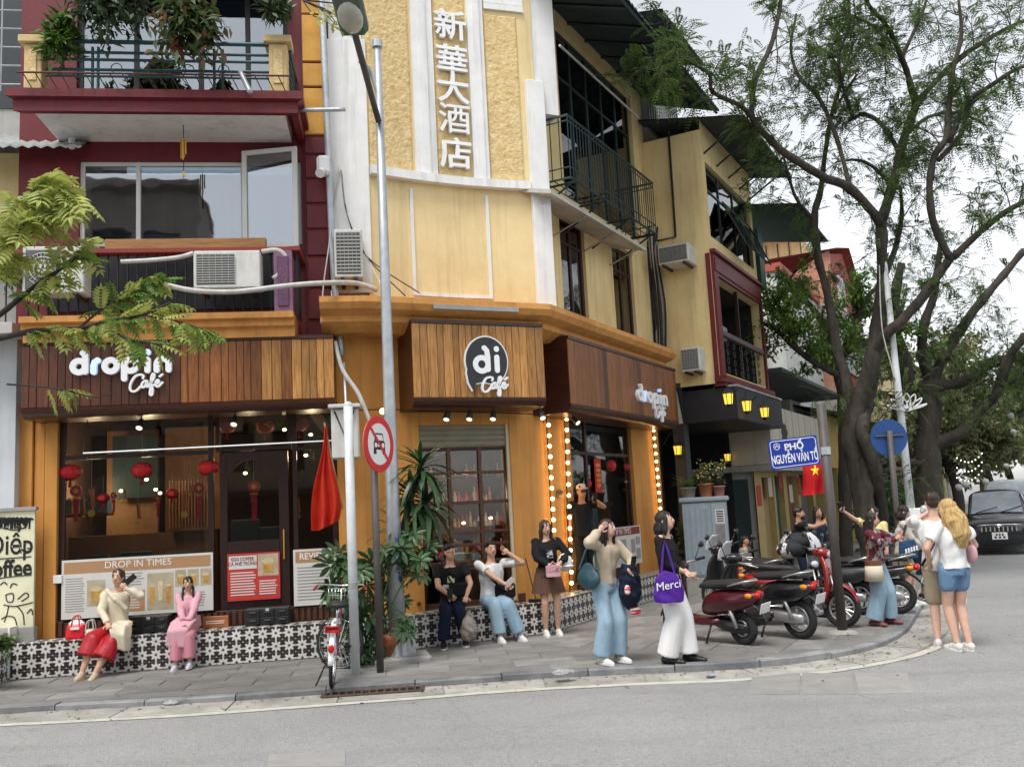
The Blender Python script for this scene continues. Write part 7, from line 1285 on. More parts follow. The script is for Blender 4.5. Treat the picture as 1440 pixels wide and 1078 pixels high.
for h, n in heads:
    g.tube([tuple(x) for x in smoothpath([tuple(pp+V((0, 0, .3))), tuple(pp.lerp(h, .5)+V((-.08, 0, .1))), tuple(h)], 5)], .028, 7)
    for k in range(n):
        a_ = k*2.4; e = 1-1.9*(k/n); d = (math.cos(a_), math.sin(a_), e*.9); put(bl[0 if e > .4 else (1 if e > 0 else (2 if e > -.4 else 3))], 'leaf', t, h+V((0, 0, -.22*k/n)), d if e > -.2 else (d[0], d[1], -.1), rnd(-.3, .3), rnd(.75, 1.1))
ob('stems', g, m_bark, t, True)
def palmate(n=8, L_=.19, W_=.062):
    g = MB()
    for k in range(n):
        a_ = k*2*math.pi/n; c, s_ = math.cos(a_), math.sin(a_); P = []
        for u, w_ in ((.12, .15), (.4, .8), (.65, 1), (.88, .55), (1, .02)):
            for sg in (-1, 0, 1): r_ = L_*u; y = sg*W_/2*w_; P.append((r_*c-y*s_, r_*s_+y*c, -.3*L_*u*u+(abs(sg)*.1*W_)))
        fs = []
        for j in range(4): b = j*3; fs += [(b, b+3, b+4, b+1), (b+1, b+4, b+5, b+2)]
        g.add(P, fs)
    me = g.mesh('leaf'); me.materials.append(m_schef); return me
pms = [palmate(7, .2), palmate(9, .22), palmate(8, .17)]; pu = ground(515, 935)+V((0, .2, 0)); t = thing('umbrella_plant', 'bushy umbrella plant with finger-like leaves at the foot of the poles', 'plant', pu, 'pavement plants'); g = MB()
ob('pot', MB().tube([pu+V((.28, .05, 0)), pu+V((.28, .05, .28)), pu+V((.28, .05, .33))], [.14, .18, .19], 14), m_terra, t, True)
spots = [(470, 800), (458, 822), (484, 790), (500, 805), (520, 790), (505, 835), (485, 838), (532, 800), (548, 785), (560, 800), (575, 775), (590, 790), (545, 820), (562, 770), (580, 755), (598, 775), (525, 845), (500, 860), (512, 815), (470, 835), (535, 770), (488, 910), (500, 925), (528, 905), (545, 918), (560, 900), (572, 880), (515, 920), (566, 870), (584, 810), (475, 780), (556, 845), (518, 870), (492, 880)]
for k, (x, y) in enumerate(spots):
    e = at(x, y, pu.y+rnd(-.35, .2)); b = pu+V((rnd(-.1, .3), 0, .1)); g.tube([tuple(q) for q in smoothpath([tuple(b), tuple(b.lerp(e, .6)+V((0, 0, .12))), tuple(e)], 4)], .009, 5)
    for j in range(3): put(pms[(k+j) % 3], 'leaf', t, e+V((rnd(-.08, .08), rnd(-.08, .08), rnd(-.08, .06))), (rnd(-1, 1), rnd(-1, .4), rnd(-.9, -.1)), rnd(-.8, .8), rnd(.75, 1.15))
ob('stems', g, m_schef, t, True)
# ---- pots on the cabinet
top = pc+V((0, 0, zb_+ch_+.09)); sp_ = blade('leaf', .42, .05, M('pale_strap_leaf', (.16, .24, .07), (.09, .17, .04), .45, 5, trans=.25, rnd=.2), .5)
t = pot(top+Rc@V((-.28, 0, 0)), .15, .2, m_grpot, 'spiky strap leaved plant in a mottled pot on the left of the cabinet')
for k in range(26): a_ = k*2.4; put(sp_, 'leaf', t, top+Rc@V((-.28, 0, .19)), (math.cos(a_), math.sin(a_), .35+1.1*(k/26)), 0, rnd(.7, 1.05))
for dx, mt, lb, n in ((.05, m_terra, 'yellow flowering plant in a terracotta pot in the middle of the cabinet', 150), (.3, M('rose_pot', (.35, .14, .11)), 'small yellow flowering plant in a rose pot on the right of the cabinet', 110)):
    p = top+Rc@V((dx, 0, 0)); t = pot(p, .15 if dx < .1 else .12, .26 if dx < .1 else .2, mt, lb); lv = Leaves(); lf2 = Leaves(); mb = MB()
    for k in range(n//8):
        e = np.array(p)+np.array([0, 0, .3])+rv()*np.array([.2, .2, .2])+np.array([0, 0, .16]); mb.tube([p+V((0, 0, .2)), V(e)], [.006, .003], 3)
        for _ in range(8): lv.add(e+rv()*.06, rv(), rv(), .09, .035)
        for _ in range(3): lf2.add(e+rv()*.05+np.array([0, 0, .04]), rv(), rv(), .05, .04)
    ob('stems', mb, m_twig, t); ob('foliage', lv_build(lv, m_lfd), None, t); tag(ob('flowers', lv_build(lf2, M('yellow_flower', (.7, .5, .06), (.7, .6, .3), .6, 20)), None, t), kind='stuff')
# fallen leaves and grit along the kerb
lv = Leaves()
for k in range(420):
    i = int(RNG.uniform(8, len(KP)*.72)); p = KP[i].lerp(KP[i+1], RNG.random()); d = (KP[i+1]-KP[i]).normalized(); o_ = abs(RNG.normal())*.22+.02 if RNG.random() < .7 else RNG.uniform(-1.8, 1.2); q = p+V((d.y, -d.x))*o_
    lv.add((q.x, q.y, (.02 if o_ < .47 else .012) if o_ > 0 else SW+.008), (*rv()[:2], .02), (RNG.normal()*.2, RNG.normal()*.2, 1), RNG.uniform(.02, .06), RNG.uniform(.012, .03))
o = lv.build('fallen_leaves', M('dry_leaf', (.2, .15, .07), (.1, .07, .04), .9, 9), None); tag(o, 'dry fallen leaves and grit scattered along the kerb', 'leaf litter', kind='stuff')
# ================================================================ two-wheelers and cars (built locally: +x forward, y left, z up)
m_tyre = M('tyre', (.016, .016, .017), (.026, .026, .026), .8, 30); m_alloy = M('alloy', (.5, .5, .5), None, .35, metal=.7); m_chrome = M('chrome', (.7, .7, .7), None, .15, metal=1); m_blkp = M('black_panel', (.014, .014, .015), None, .3, coat=.3); m_seat = M('seat_vinyl', (.02, .02, .021), (.028, .028, .028), .55, 20, .1, 40); m_tail = M('tail_red', (.5, .01, .015), None, .2); m_amber = M('amber_lens', (.75, .25, .02), None, .2); m_lens = M('clear_lens', (.6, .62, .64), None, .08, coat=.5)
def paint(n, c): return M(n, c, None, .28, coat=.6, spec=.5)
def hull(st, n=14, e=.75):                  # st: (x, z, half-width, half-height) stations along x
    f = lambda t: math.copysign(abs(t)**e, t); rings = [[V((x, hw*f(math.cos(2*math.pi*k/n)), z+hh*f(math.sin(2*math.pi*k/n)))) for k in range(n)] for x, z, hw, hh in [tuple(q) for q in smoothpath(st, 3)]]; return MB().loft(rings)
def path_hull(st, n=12):                    # st: (x, z, half-width, thickness) along a path in the x-z plane
    S = smoothpath(st, 3); rings = []
    for i, (x, z, hw, th) in enumerate(S):
        a, b = S[max(i-1, 0)], S[min(i+1, len(S)-1)]; t = V((b[0]-a[0], 0, b[1]-a[1])).normalized(); nn = V((-t.z, 0, t.x)); rings.append([V((x, 0, z))+V((0, 1, 0))*hw*math.cos(2*math.pi*k/n)+nn*(th*math.sin(2*math.pi*k/n)-.35*hw*math.cos(2*math.pi*k/n)**2) for k in range(n)])
    return MB().loft(rings)
def wheel(parent, x, r, w_, rim, spokes, y=0, turn=0., wire=False, steer=V((0, 0, 0))):
    c = V((x, y, r)); R = Matrix.Rotation(turn, 3, 'Z'); f = lambda a, rr, yy: c+R@V((rr*math.cos(a), yy, rr*math.sin(a))); N = 28
    def tor(R0, rr, ry, mat, nm, par):
        g = MB(); g.loft([[f(2*math.pi*i/N, R0+rr*math.cos(2*math.pi*k/8), ry*math.sin(2*math.pi*k/8)) for k in range(8)] for i in range(N)], False, True); return ob(nm, g, mat, par, True)
    wh_ = tor(r-w_*.5, w_*.5, w_*.5, m_tyre, 'tyre', parent); tor(r-w_*1.08, w_*.12, w_*.42, rim, 'rim', wh_); ob('hub', MB().tube([f(0, 0, -.06), f(0, 0, .06)], .035 if not wire else .018, 10), rim, wh_)
    g = MB()
    for k in range(spokes):
        a = 2*math.pi*k/spokes
        if wire: g.tube([f(a+.25, .018, .03*(-1)**k), f(a, r-w_*1.05, 0)], .0022, 3)
        else: g.tube([f(a, .02, .015), f(a+.12, r-w_*1.1, .012)], [.022, .012], 5)
    ob('spokes', g, rim, wh_); return wh_
def scooter(label, loc, rz, col, style=0, group='scooters parked on the pavement', plate=True, windscreen=False):
    t = thing('scooter', label, 'scooter', loc, group, rz); t.rotation_euler = (math.radians(-5), 0, rz); t.scale = (.94, .94, .94); P = paint('scooter_%s' % label.split()[0]+label.split()[1], col); r = .22 if style == 0 else .27; wx = .6 if style == 0 else .62; Q = lambda nm, g, mt, s_=True, par=t: ob(nm, g, mt, par, s_)
    wheel(t, wx, r, .1 if style == 0 else .085, m_alloy, 5 if style < 2 else 14); wheel(t, -wx, r, .11 if style == 0 else .1, m_alloy, 5 if style < 2 else 14); d = r-.22
    Q('rear_body', hull([(-.98, .66+d, .03, .03), (-.85, .62+d, .12, .09), (-.6, .58+d, .17, .14), (-.3, .55+d, .17, .16), (-.1, .5+d, .13, .14), (.0, .45+d, .08, .08)] if style < 2 else [(-.95, .72, .03, .03), (-.7, .66, .11, .07), (-.35, .6, .12, .1), (0, .52, .1, .09), (.3, .58, .07, .08)]), P)
    Q('seat', hull([(-.82, .78+d, .09, .03), (-.6, .8+d, .14, .05), (-.3, .775+d, .13, .055), (-.08, .765+d, .12, .05), (.02, .74+d, .06, .02)]), m_seat)
    Q('floorboard', hull([(-.3, .3+d*.5, .13, .06), (.1, .28+d*.5, .16, .05), (.35, .3+d*.5, .15, .05)] if style < 2 else [(-.3, .36, .1, .1), (.0, .36, .1, .12), (.2, .4, .08, .1)]), m_blkp if style else P)
    Q('leg_shield', path_hull([(.3, .28+d*.5, .14, .04), (.42, .42+d, .2, .045), (.44, .62+d, .22, .04), (.42, .8+d, .17, .045), (.36, .95+d, .09, .05)]), P if style != 1 else m_blkp)
    Q('front_fender', path_hull([(wx-.23, r+.02, .05, .015), (wx-.14, 2*r+.03, .06, .02), (wx+.03, 2*r+.06, .065, .02), (wx+.18, 2*r-.04, .06, .015), (wx+.24, r+.08, .05, .012)]), P if style != 1 else m_blkp)
    for sy in (-1, 1): Q('fork', MB().tube([V((wx, .065*sy, r)), V((wx-.12, .06*sy, r+.45))], .018, 7), m_alloy)
    Q('headset', hull([(.26, 1.0+d, .06, .05), (.36, 1.0+d, .12, .075), (.46, .98+d, .1, .07), (.5, .97+d, .05, .04)]), m_blkp if style == 1 else P); Q('headlight', MB().ell(V((.47, 0, .97+d)) if style != 1 else V((.5, 0, .75+d)), (.05, .085, .06), None, 12, 8), m_lens)
    Q('handlebar', MB().tube([V((.25, -.34, 1.06+d)), V((.34, -.16, 1.04+d)), V((.36, 0, 1.03+d)), V((.34, .16, 1.04+d)), V((.25, .34, 1.06+d))], .014, 7), m_chrome)
    for sy in (-1, 1):
        Q('grip', MB().tube([V((.28, .26*sy, 1.055+d)), V((.235, .37*sy, 1.065+d))], .021, 8), m_rub); m_ = Q('mirror', MB().ell(V((.26, .36*sy, 1.25+d)), (.02, .06, .045), None, 10, 6), m_blkp); Q('mirror_stem', MB().tube([V((.3, .24*sy, 1.06+d)), V((.27, .33*sy, 1.22+d))], .007, 5), m_blkp, True, m_); Q('brake_lever', MB().tube([V((.33, .18*sy, 1.03+d)), V((.32, .34*sy, 1.03+d))], .007, 5), m_alloy); Q('indicator', MB().ell(V((-.84, .11*sy, .66+d)), (.06, .03, .035), None, 8, 6), m_amber)
    Q('tail_light', MB().ell(V((-.93, 0, .66+d)), (.05, .09, .05), None, 12, 7), m_tail); Q('grab_rail', MB().tube([V((-.55, -.14, .78+d)), V((-.8, -.12, .84+d)), V((-.93, 0, .85+d)), V((-.8, .12, .84+d)), V((-.55, .14, .78+d))], .014, 6), m_alloy)
    Q('rear_fender', path_hull([(-.78, .58+d, .08, .02), (-.92, .48+d, .08, .02), (-1.0, .36+d, .07, .012)]), m_blkp); Q('engine', hull([(-.72, r, .06, .06), (-.5, r+.02, .12, .09), (-.3, r+.05, .12, .08), (-.12, r+.08, .08, .05)]), m_blkp if style == 0 else m_alloy); Q('exhaust', MB().tube([V((-.2, -.14, r)), V((-.4, -.16, r-.02)), V((-.85, -.17, r+.08))], [.025, .055, .05], 10), m_blkp if style == 0 else m_alloy)
    for sy in (-1, 1): Q('shock', MB().tube([V((-.6, .12*sy, r+.02)), V((-.5, .12*sy, .52+d))], .025, 8), m_alloy)
    Q('stand', MB().tube([V((-.15, .1, .26)), V((-.1, .2, .01))], .014, 6).tube([V((-.12, .17, .02)), V((-.08, .24, .005))], .016, 6), m_blk)
    if plate:
        p = Q('number_plate', MB().box(V((-1.0, 0, .5+d)), (.008, .19, .14), Matrix.Rotation(-.35, 3, 'Y'), .003), m_swht, False); g = MB()
        for k in range(3): g.box(V((-1.006+.002, .05-.05*k, .525+d)), (.006, .03, .035), Matrix.Rotation(-.35, 3, 'Y'), 0); g.box(V((-1.003+.016, .055-.055*k, .475+d)), (.006, .035, .035), Matrix.Rotation(-.35, 3, 'Y'), 0)
        Q('plate_print', g, m_sblk, False, p)
    if windscreen: Q('windscreen', path_hull([(.5, .98+d, .14, .006), (.46, 1.12+d, .13, .005), (.38, 1.24+d, .06, .004)]), m_lens)
    return t
def gz(px, py): return ground(px, py)
hd = math.radians(126)
def bikeat(px, py, ang, rear=True): p = gz(px, py); a = math.radians(ang); s_ = .6 if rear else -.6; return V((p.x+math.cos(a)*s_, p.y+math.sin(a)*s_, SW)), a
for args, col, st, lb in (((1052, 907, 127), (.06, .003, .009), 0, 'maroon scooter parked nearest the white trousers'), ((1130, 898, 126), (.008, .009, .012), 1, 'black glossy scooter parked beside the maroon one'), ((1188, 882, -38, False), (.3, .012, .01), 2, 'red silver motorbike with its front wheel by the sign pole'), ((1160, 868, -52, False), (.35, .35, .36), 1, 'white black scooter facing out behind the glossy black one'), ((1268, 862, 150), (.02, .02, .022), 2, 'dark motorbike behind the woman in the checked sweater'), ((1215, 864, 140), (.03, .03, .032), 1, 'charcoal scooter parked behind the sign pole'), ((1092, 866, 126), (.012, .012, .014), 1, 'dark scooter half hidden behind the glossy black one')):
    l, a = bikeat(*args); sct = scooter(lb, l, a, col, st, windscreen=(st == 1))
# jacket draped over the white scooter
l, a = bikeat(1160, 868, -52, False); c = l+V((math.cos(a)*.25, math.sin(a)*.25, 1.08)); g = MB()
for k in range(3): g.ell(c+V((.12*(k-1), .06*(k-1), -.1*abs(k-1))), (.22, .2, .14), None, 12, 8)
tag(ob('draped_jacket', g, M('jacket_black_white', (.02, .02, .024), (.6, .6, .6), .8, 4, .4, 12, lo=.54, hi=.56), None, True), 'black and white jacket draped over the white scooter handlebars', 'jacket')
# bicycle, seen from behind
b0 = ground(460, 974, .02); t = thing('bicycle', 'old city bicycle with wire basket standing at the kerb', 'bicycle', V((b0.x-.03, b0.y+.62, .05)), None, math.radians(95)); t.rotation_euler = (math.radians(4), 0, math.radians(97)); m_bf = M('bicycle_maroon', (.12, .03, .05), None, .4); Q = lambda nm, g, mt, s_=True, par=t: ob(nm, g, mt, par, s_)
wheel(t, -.54, .33, .042, m_chrome, 28, 0, 0, True); wheel(t, .54, .33, .042, m_chrome, 28, 0, math.radians(62), True)
Q('frame', MB().tube([V((-.54, .06, .33)), V((-.08, .03, .3)), V((-.2, 0, .78))], .013, 6).tube([V((-.54, -.06, .33)), V((-.08, -.03, .3))], .013, 6).tube([V((-.54, .05, .33)), V((-.2, 0, .66))], .01, 6).tube([V((-.54, -.05, .33)), V((-.2, 0, .66))], .01, 6).tube([V((-.08, 0, .3)), V((.2, 0, .5)), V((.42, 0, .78))], .017, 7), m_bf); Q('fork', MB().tube([V((.52, .05, .33)), V((.46, .04, .68)), V((.42, 0, .72)), V((.39, 0, .98))], .013, 6), m_chrome)
Q('handlebar', MB().tube([V((.16, .3, 1.0)), V((.32, .26, 1.04)), V((.4, 0, 1.02)), V((.32, -.26, 1.04)), V((.16, -.3, 1.0))], .012, 7), m_chrome)
for sy in (-1, 1): Q('grip', MB().tube([V((.14, .3*sy, .995)), V((.25, .28*sy, 1.02))], .018, 7), M('grip_red', (.3, .03, .03), None, .6)); Q('pedal', MB().box(V((-.08+.14*sy, .13*sy, .3-.1*sy)), (.09, .08, .025), None, .006), m_rub); Q('crank', MB().tube([V((-.08, .07*sy, .3)), V((-.08+.14*sy, .09*sy, .3-.1*sy))], .01, 5), m_chrome)
Q('saddle', MB().ell(V((-.24, 0, .86)), (.14, .12, .045), None, 14, 8).ell(V((-.1, 0, .855)), (.14, .045, .035), None, 12, 6), m_seat); Q('seat_post', MB().tube([V((-.2, 0, .66)), V((-.22, 0, .84))], .014, 7), m_chrome)
Q('rear_mudguard', path_hull([(-.93, .3, .028, .008), (-.88, .52, .03, .008), (-.72, .68, .03, .008), (-.5, .72, .03, .008), (-.3, .62, .028, .006)]), m_white); Q('rear_reflector', MB().ell(V((-.93, 0, .47)), (.02, .035, .045), None, 10, 6), m_tail); Q('tail_lamp', MB().box(V((-.86, 0, .66)), (.04, .16, .07), None, .015), m_tail)
g = MB(); g.tube([V((-.85, .07, .72)), V((-.3, .06, .73))], .007, 5).tube([V((-.85, -.07, .72)), V((-.3, -.06, .73))], .007, 5)
for k in range(6): g.tube([V((-.85+.1*k, -.07, .722)), V((-.85+.1*k, .07, .722))], .005, 4)
Q('carrier', g, m_chrome); g = MB()
for k in range(9): u = -.16+.04*k; g.tube([V((.44, u, .98)), V((.47, u*.8, .74)), V((.68, u*.8, .74)), V((.74, u, .98))], .004, 3)
for z, k in ((.98, 1), (.9, .93), (.82, .86)): g.tube([V((.44, -.17*k, z)), V((.74, -.17*k, z)), V((.74, .17*k, z)), V((.44, .17*k, z)), V((.44, -.17*k, z))], .005, 4)
Q('basket', g, m_chrome); Q('stand', MB().tube([V((-.5, .05, .33)), V((-.42, .2, -.03))], .009, 5), m_blk); Q('headlamp', MB().ell(V((.52, 0, .72)), (.05, .05, .05), None, 10, 6), m_white)
# cars down the side street
def car(label, loc, rz, col, k=1., plate='30A', suv=True):
    t = thing('car', label, 'car', loc, 'cars in the side street', rz); P = paint('car_'+label.split()[0], col); Q = lambda nm, g, mt, s_=True, par=t: ob(nm, g, mt, par, s_); W_ = .93*k; h = 1.0*k
    body = hull([(-2.3, .75*h, .72*W_, .25*h), (-2.2, .7*h, .94*W_, .4*h), (-1, .68*h, W_, .45*h), (0, .68*h, W_, .45*h), (1.0, .68*h, W_, .44*h), (1.9, .62*h, .97*W_, .38*h), (2.2, .58*h, .86*W_, .32*h), (2.3, .56*h, .66*W_, .25*h)], 20, .5); Q('body', body, P)
    Q('cabin', hull([(-2.15, 1.15*h, .72*W_, .1*h), (-1.9, 1.3*h, .78*W_, .3*h), (-.8, 1.35*h, .8*W_, .38*h), (.2, 1.33*h, .78*W_, .36*h), (.75, 1.18*h, .8*W_, .2*h), (1.2, 1.04*h, .8*W_, .06*h)], 20, .6), P)
    g = MB(); y0, y1 = .7*W_, .62*W_; g.add([(1.3, -y0, 1.1*h), (1.3, y0, 1.1*h), (.42, y1, 1.66*h), (.42, -y1, 1.66*h), (1.2, 0, 1.13*h), (.36, 0, 1.69*h)], [(0, 4, 5, 3), (4, 1, 2, 5)]); Q('windscreen', g, M('car_glass', (.16, .2, .22), (.3, .34, .36), .06, 2, spec=.8, coat=.6), False)
    for sy in (-1, 1):
        Q('side_window', MB().add([(.95, .83*W_*sy, 1.12*h), (-1.7, .85*W_*sy, 1.14*h), (-1.6, .72*W_*sy, 1.58*h), (.3, .7*W_*sy, 1.62*h)], [(0, 1, 2, 3)]), MATS['car_glass'], False); Q('headlight', MB().ell(V((2.08, .66*W_*sy, .74*h)), (.16, .24, .09), Matrix.Rotation(-.35*sy, 3, 'Z'), 12, 7), m_lens); Q('mirror', MB().ell(V((.85, 1.06*W_*sy, 1.15*h)), (.08, .13, .08), None, 10, 6), P); Q('fog_lamp', MB().ell(V((2.2, .62*W_*sy, .42*h)), (.05, .1, .06), None, 8, 6), m_lens)
        for x in (1.4, -1.4): wheel(t, x, .35*k, .2, m_alloy, 8, .82*W_*sy)
    Q('grille', MB().box(V((2.27, 0, .7*h)), (.08, .95*W_, .16*h), None, .03), m_blkp, False); [Q('grille_bar', MB().box(V((2.315, -.4+.1*i, .7*h)), (.01, .03, .12*h), None, 0), m_chrome, False) for i in range(9)]; Q('lower_intake', MB().box(V((2.25, 0, .4*h)), (.08, 1.1*W_, .2*h), None, .03), m_blkp, False)
    p = Q('number_plate', MB().box(V((2.32, 0, .52*h)), (.015, .36, .18), None, .004), m_swht, False); g = MB()
    for i in range(3): g.box(V((2.33, -.07+.07*i, .555*h)), (.006, .04, .05), None, 0); g.box(V((2.33, -.1+.1*i, .485*h)), (.006, .05, .05), None, 0)
    Q('plate_print', g, m_sblk, False, p); Q('wipers', MB().tube([V((1.3, .1, 1.12*h)), V((1.05, .6, 1.27*h))], .012, 4).tube([V((1.3, -.5, 1.12*h)), V((1.08, .02, 1.26*h))], .012, 4), m_blk); Q('hood_badge', MB().ell(V((2.3, 0, .79*h)), (.02, .09, .04), None, 10, 5), m_chrome); return t
pc1 = ground(1405, 781, 0); dA = math.radians(243); car('black sport utility car parked facing the camera at the right edge', V((pc1.x+1.15, pc1.y+2.1, 0)), dA, (.008, .01, .014), .96); p2 = at(1418, 740, 35); car('white van-like car parked behind the black one', V((p2.x+.2, p2.y, 0)), dA, (.6, .6, .6), 1.12); p3 = at(1452, 730, 44); car('silver hatchback farther down the side street', V((p3.x, p3.y, 0)), dA, (.35, .36, .37))
# ================================================================ people (built locally, facing -y; x to their left)
def ik(a, b, l1, l2, pole):
    d = b-a; L_ = min(d.length, (l1+l2)*.998); u = d.normalized(); x = (l1*l1-l2*l2+L_*L_)/(2*L_); h = math.sqrt(max(0, l1*l1-x*x)); n = pole-u*pole.dot(u); n = n.normalized() if n.length > 1e-5 else V((0, -1, 0)); return a+u*x+n*h, a+u*L_
def cone(mb, p, r, q, s, n=12): mb.tube([p, p.lerp(q, .5), q], [r, (r+s)/2, s], n); mb.ell(p, r, None, n, 8); mb.ell(q, s, None, n, 8); return mb
def remesh(mb, vox, mat, wr=0., fr=9., seed=0, it=4, vert=1.):
    me = mb.mesh('r'); o = bpy.data.objects.new('r', me); m1 = o.modifiers.new('r', 'REMESH'); m1.mode = 'VOXEL'; m1.voxel_size = vox; m2 = o.modifiers.new('s', 'SMOOTH'); m2.factor = .5; m2.iterations = it
    out = evald(o); n = len(out.vertices); out.polygons.foreach_set('use_smooth', [True]*len(out.polygons))
    if wr and n:
        co = np.empty(n*3); out.vertices.foreach_get('co', co); co = co.reshape(-1, 3); no = np.empty(n*3); out.vertices.foreach_get('normal', no); no = no.reshape(-1, 3); x, y, z = co.T; s_ = seed*1.7
        w_ = 1-2*np.abs(np.sin(x*fr*1.6+z*fr*vert*.9+1.2*np.sin(y*fr*1.1+z*fr*vert*.7+s_)+s_))+.7*np.sin(x*fr*2.1+np.sin(z*fr*vert*1.3+s_)*1.4+s_)*np.sin(z*fr*vert*1.1+np.sin(y*fr+s_)*1.7)+.6*np.sin((x+y)*fr*3.3+z*fr*vert*2.3+s_*2)+.35*np.sin(z*fr*vert*5.1+x*fr*2+s_); co += no*(w_*wr)[:, None]; out.vertices.foreach_set('co', co.ravel()); out.update()
    out.materials.clear(); out.materials.append(mat); return out
SKIN = {'a': M('skin_light', (.6, .36, .25), (.54, .31, .21), .5, 14, .05, 60, spec=.35), 'b': M('skin_tan', (.46, .25, .16), (.4, .21, .13), .5, 14, .05, 60, spec=.35), 'c': M('skin_fair', (.64, .41, .31), (.56, .33, .25), .5, 14, .05, 60, spec=.35)}
m_eye = M('eye_dark', (.015, .011, .01), None, .25); m_lip = M('lips', (.42, .1, .09), None, .45); m_brow = M('brow', (.02, .014, .012), None, .8); m_eyew = M('eye_white', (.7, .68, .66), None, .3)
HAIR = {'k': M('black_hair', (.012, .01, .01), (.022, .018, .016), .5, 30, .3, 50, stretch=(4, 4, .5)), 'd': M('dark_brown_hair', (.03, .017, .012), (.05, .03, .02), .42, 30, .3, 50, stretch=(4, 4, .5)), 'y': M('blonde_hair', (.6, .42, .17), (.3, .17, .06), .5, 16, .4, 40, stretch=(5, 5, .5)), 'w': M('grey_white_hair', (.55, .55, .55), (.4, .4, .4), .5, 25, .3, 40)}
def cloth(n, c, c2=None, sc_=4, bs=90): return M('cloth_'+n, c, c2 or tuple(x*.85 for x in c), .88, sc_, .35, 22, spec=.2, bdist=.02, stretch=(1.6, 1.6, .6))
PN = [0]
def person(label, loc, rz, H=1.65, female=True, skin='a', pel=None, feet=None, hands=None, poles=None, lean=(0, 0), head=(0, 0), top=None, bottom=None, shoes=None, hair=('short', 'k'), vox=.012, knee=None, curl=.6, shw=1., extra=None, roll=0.):
    PN[0] += 1; sd = PN[0]; t = thing('person', label, 'person', loc, 'people around the corner', rz); k = H/1.7; S_ = SKIN[skin]
    pel = V(pel) if pel else V((0, 0, .545*H)); bx, by = lean; shw *= (.096 if female else .112)*H; hipw = (.052 if female else .05)*H
    chest = pel+V((bx*.6, by*.6, .2*H)); neck = pel+V((bx, by, .295*H)); shl = [neck+V((s_*shw, .005*H, -.012*H)) for s_ in (-1, 1)]
    hc = neck+V((bx*.12, -.012*H+by*.1, .105*H)); Rh = Matrix.Rotation(head[0], 3, 'Z')@Matrix.Rotation(head[1], 3, 'X')@Matrix.Rotation(roll, 3, 'Y')
    feet = feet or ((-.07*H, 0, 0), (.07*H, 0, 0)); l1, l2 = .245*H, .246*H; kn, an = [], []; hips = [pel+V((s_*hipw, 0, -.015*H)) for s_ in (-1, 1)]
    for i in (0, 1): f = V(feet[i]); a_ = f+V((0, .01, .05*H)); kk, aa = ik(hips[i], a_, l1, l2, V(knee[i]) if knee else V((0, -1, 0))); kn.append(kk); an.append(aa)
    hands = hands or ((-.16*H, -.05, .46*H), (.16*H, -.05, .46*H)); el, wrr = [], []; a1, a2 = .165*H, .145*H
    for i in (0, 1): pole = V(poles[i]) if poles else V(((-1, 1)[i]*.35, .7, -.7)); e, w_ = ik(shl[i], V(hands[i]), a1, a2, pole); el.append(e); wrr.append(w_)
    # --- body: one continuous skin
    b = MB(); cone(b, neck+V((0, 0, -.03*H)), .034*H, hc+V((0, .01, -.03)), .031*H)
    hd = lambda v: hc+Rh@(V(v)*k)
    for c_, r_ in (((0, .012, .03), (.074, .094, .085)), ((0, -.02, -.03), (.062, .07, .085)), ((0, -.045, -.072), (.036, .036, .034)), ((0, -.062, -.012), (.05, .03, .05))): b.ell(hd(c_), tuple(x*k for x in r_), Rh, 16, 12)
    b.tube([hd((0, -.085, .012)), hd((0, -.104, -.028))], [.009*k, .015*k], 8); b.ell(hd((0, -.1, -.03)), .014*k, None, 8, 6)
    for s_ in (-1, 1): b.ell(hd((s_*.074, .012, -.008)), (.009*k, .02*k, .032*k), Rh, 8, 8)
    tor = [(pel+V((0, 0, -.05*H)), .075, .06), (pel, .092 if female else .086, .066), (pel+V((bx*.2, by*.2, .07*H)), .07 if female else .08, .055), (chest, .085 if female else .098, .064), (neck+V((0, 0, -.05*H)), .082, .052), (neck+V((0, 0, -.012*H)), .05, .04), (neck+V((0, 0, .01*H)), .032, .03)]
    def torso(mb, m_, lo=0, hi=7, sw=1.):
        tt = tor[lo:hi]; mb.loft([[p+V((math.cos(a_)*(w_*H*sw+m_), math.sin(a_)*(d_*H+m_), 0)) for a_ in [2*math.pi*j/18 for j in range(18)]] for p, w_, d_ in [(V(q[:3]), q[3], q[4]) for q in smoothpath([(*p, w_, d_) for p, w_, d_ in tt], 3)]])
    torso(b, 0)
    for i in (0, 1):
        cone(b, shl[i], .031*H, el[i], .024*H); cone(b, el[i], .025*H, wrr[i], .016*H); cone(b, hips[i], .054*H, kn[i], .033*H); cone(b, kn[i], .033*H, kn[i].lerp(an[i], .35), .034*H); cone(b, kn[i].lerp(an[i], .35), .033*H, an[i], .021*H); fd = V((V(feet[i]).x*.25, -1, 0)).normalized() if len(feet[i]) < 4 else V((math.sin(feet[i][3]), -math.cos(feet[i][3]), 0)); cone(b, an[i]+V((0, 0, -.02*H)), .02*H, an[i]+fd*.085*H+V((0, 0, -.033*H)), .016*H)
    me = remesh(b, vox, S_); 
    # --- hands and face features join the same mesh
    f = MB()
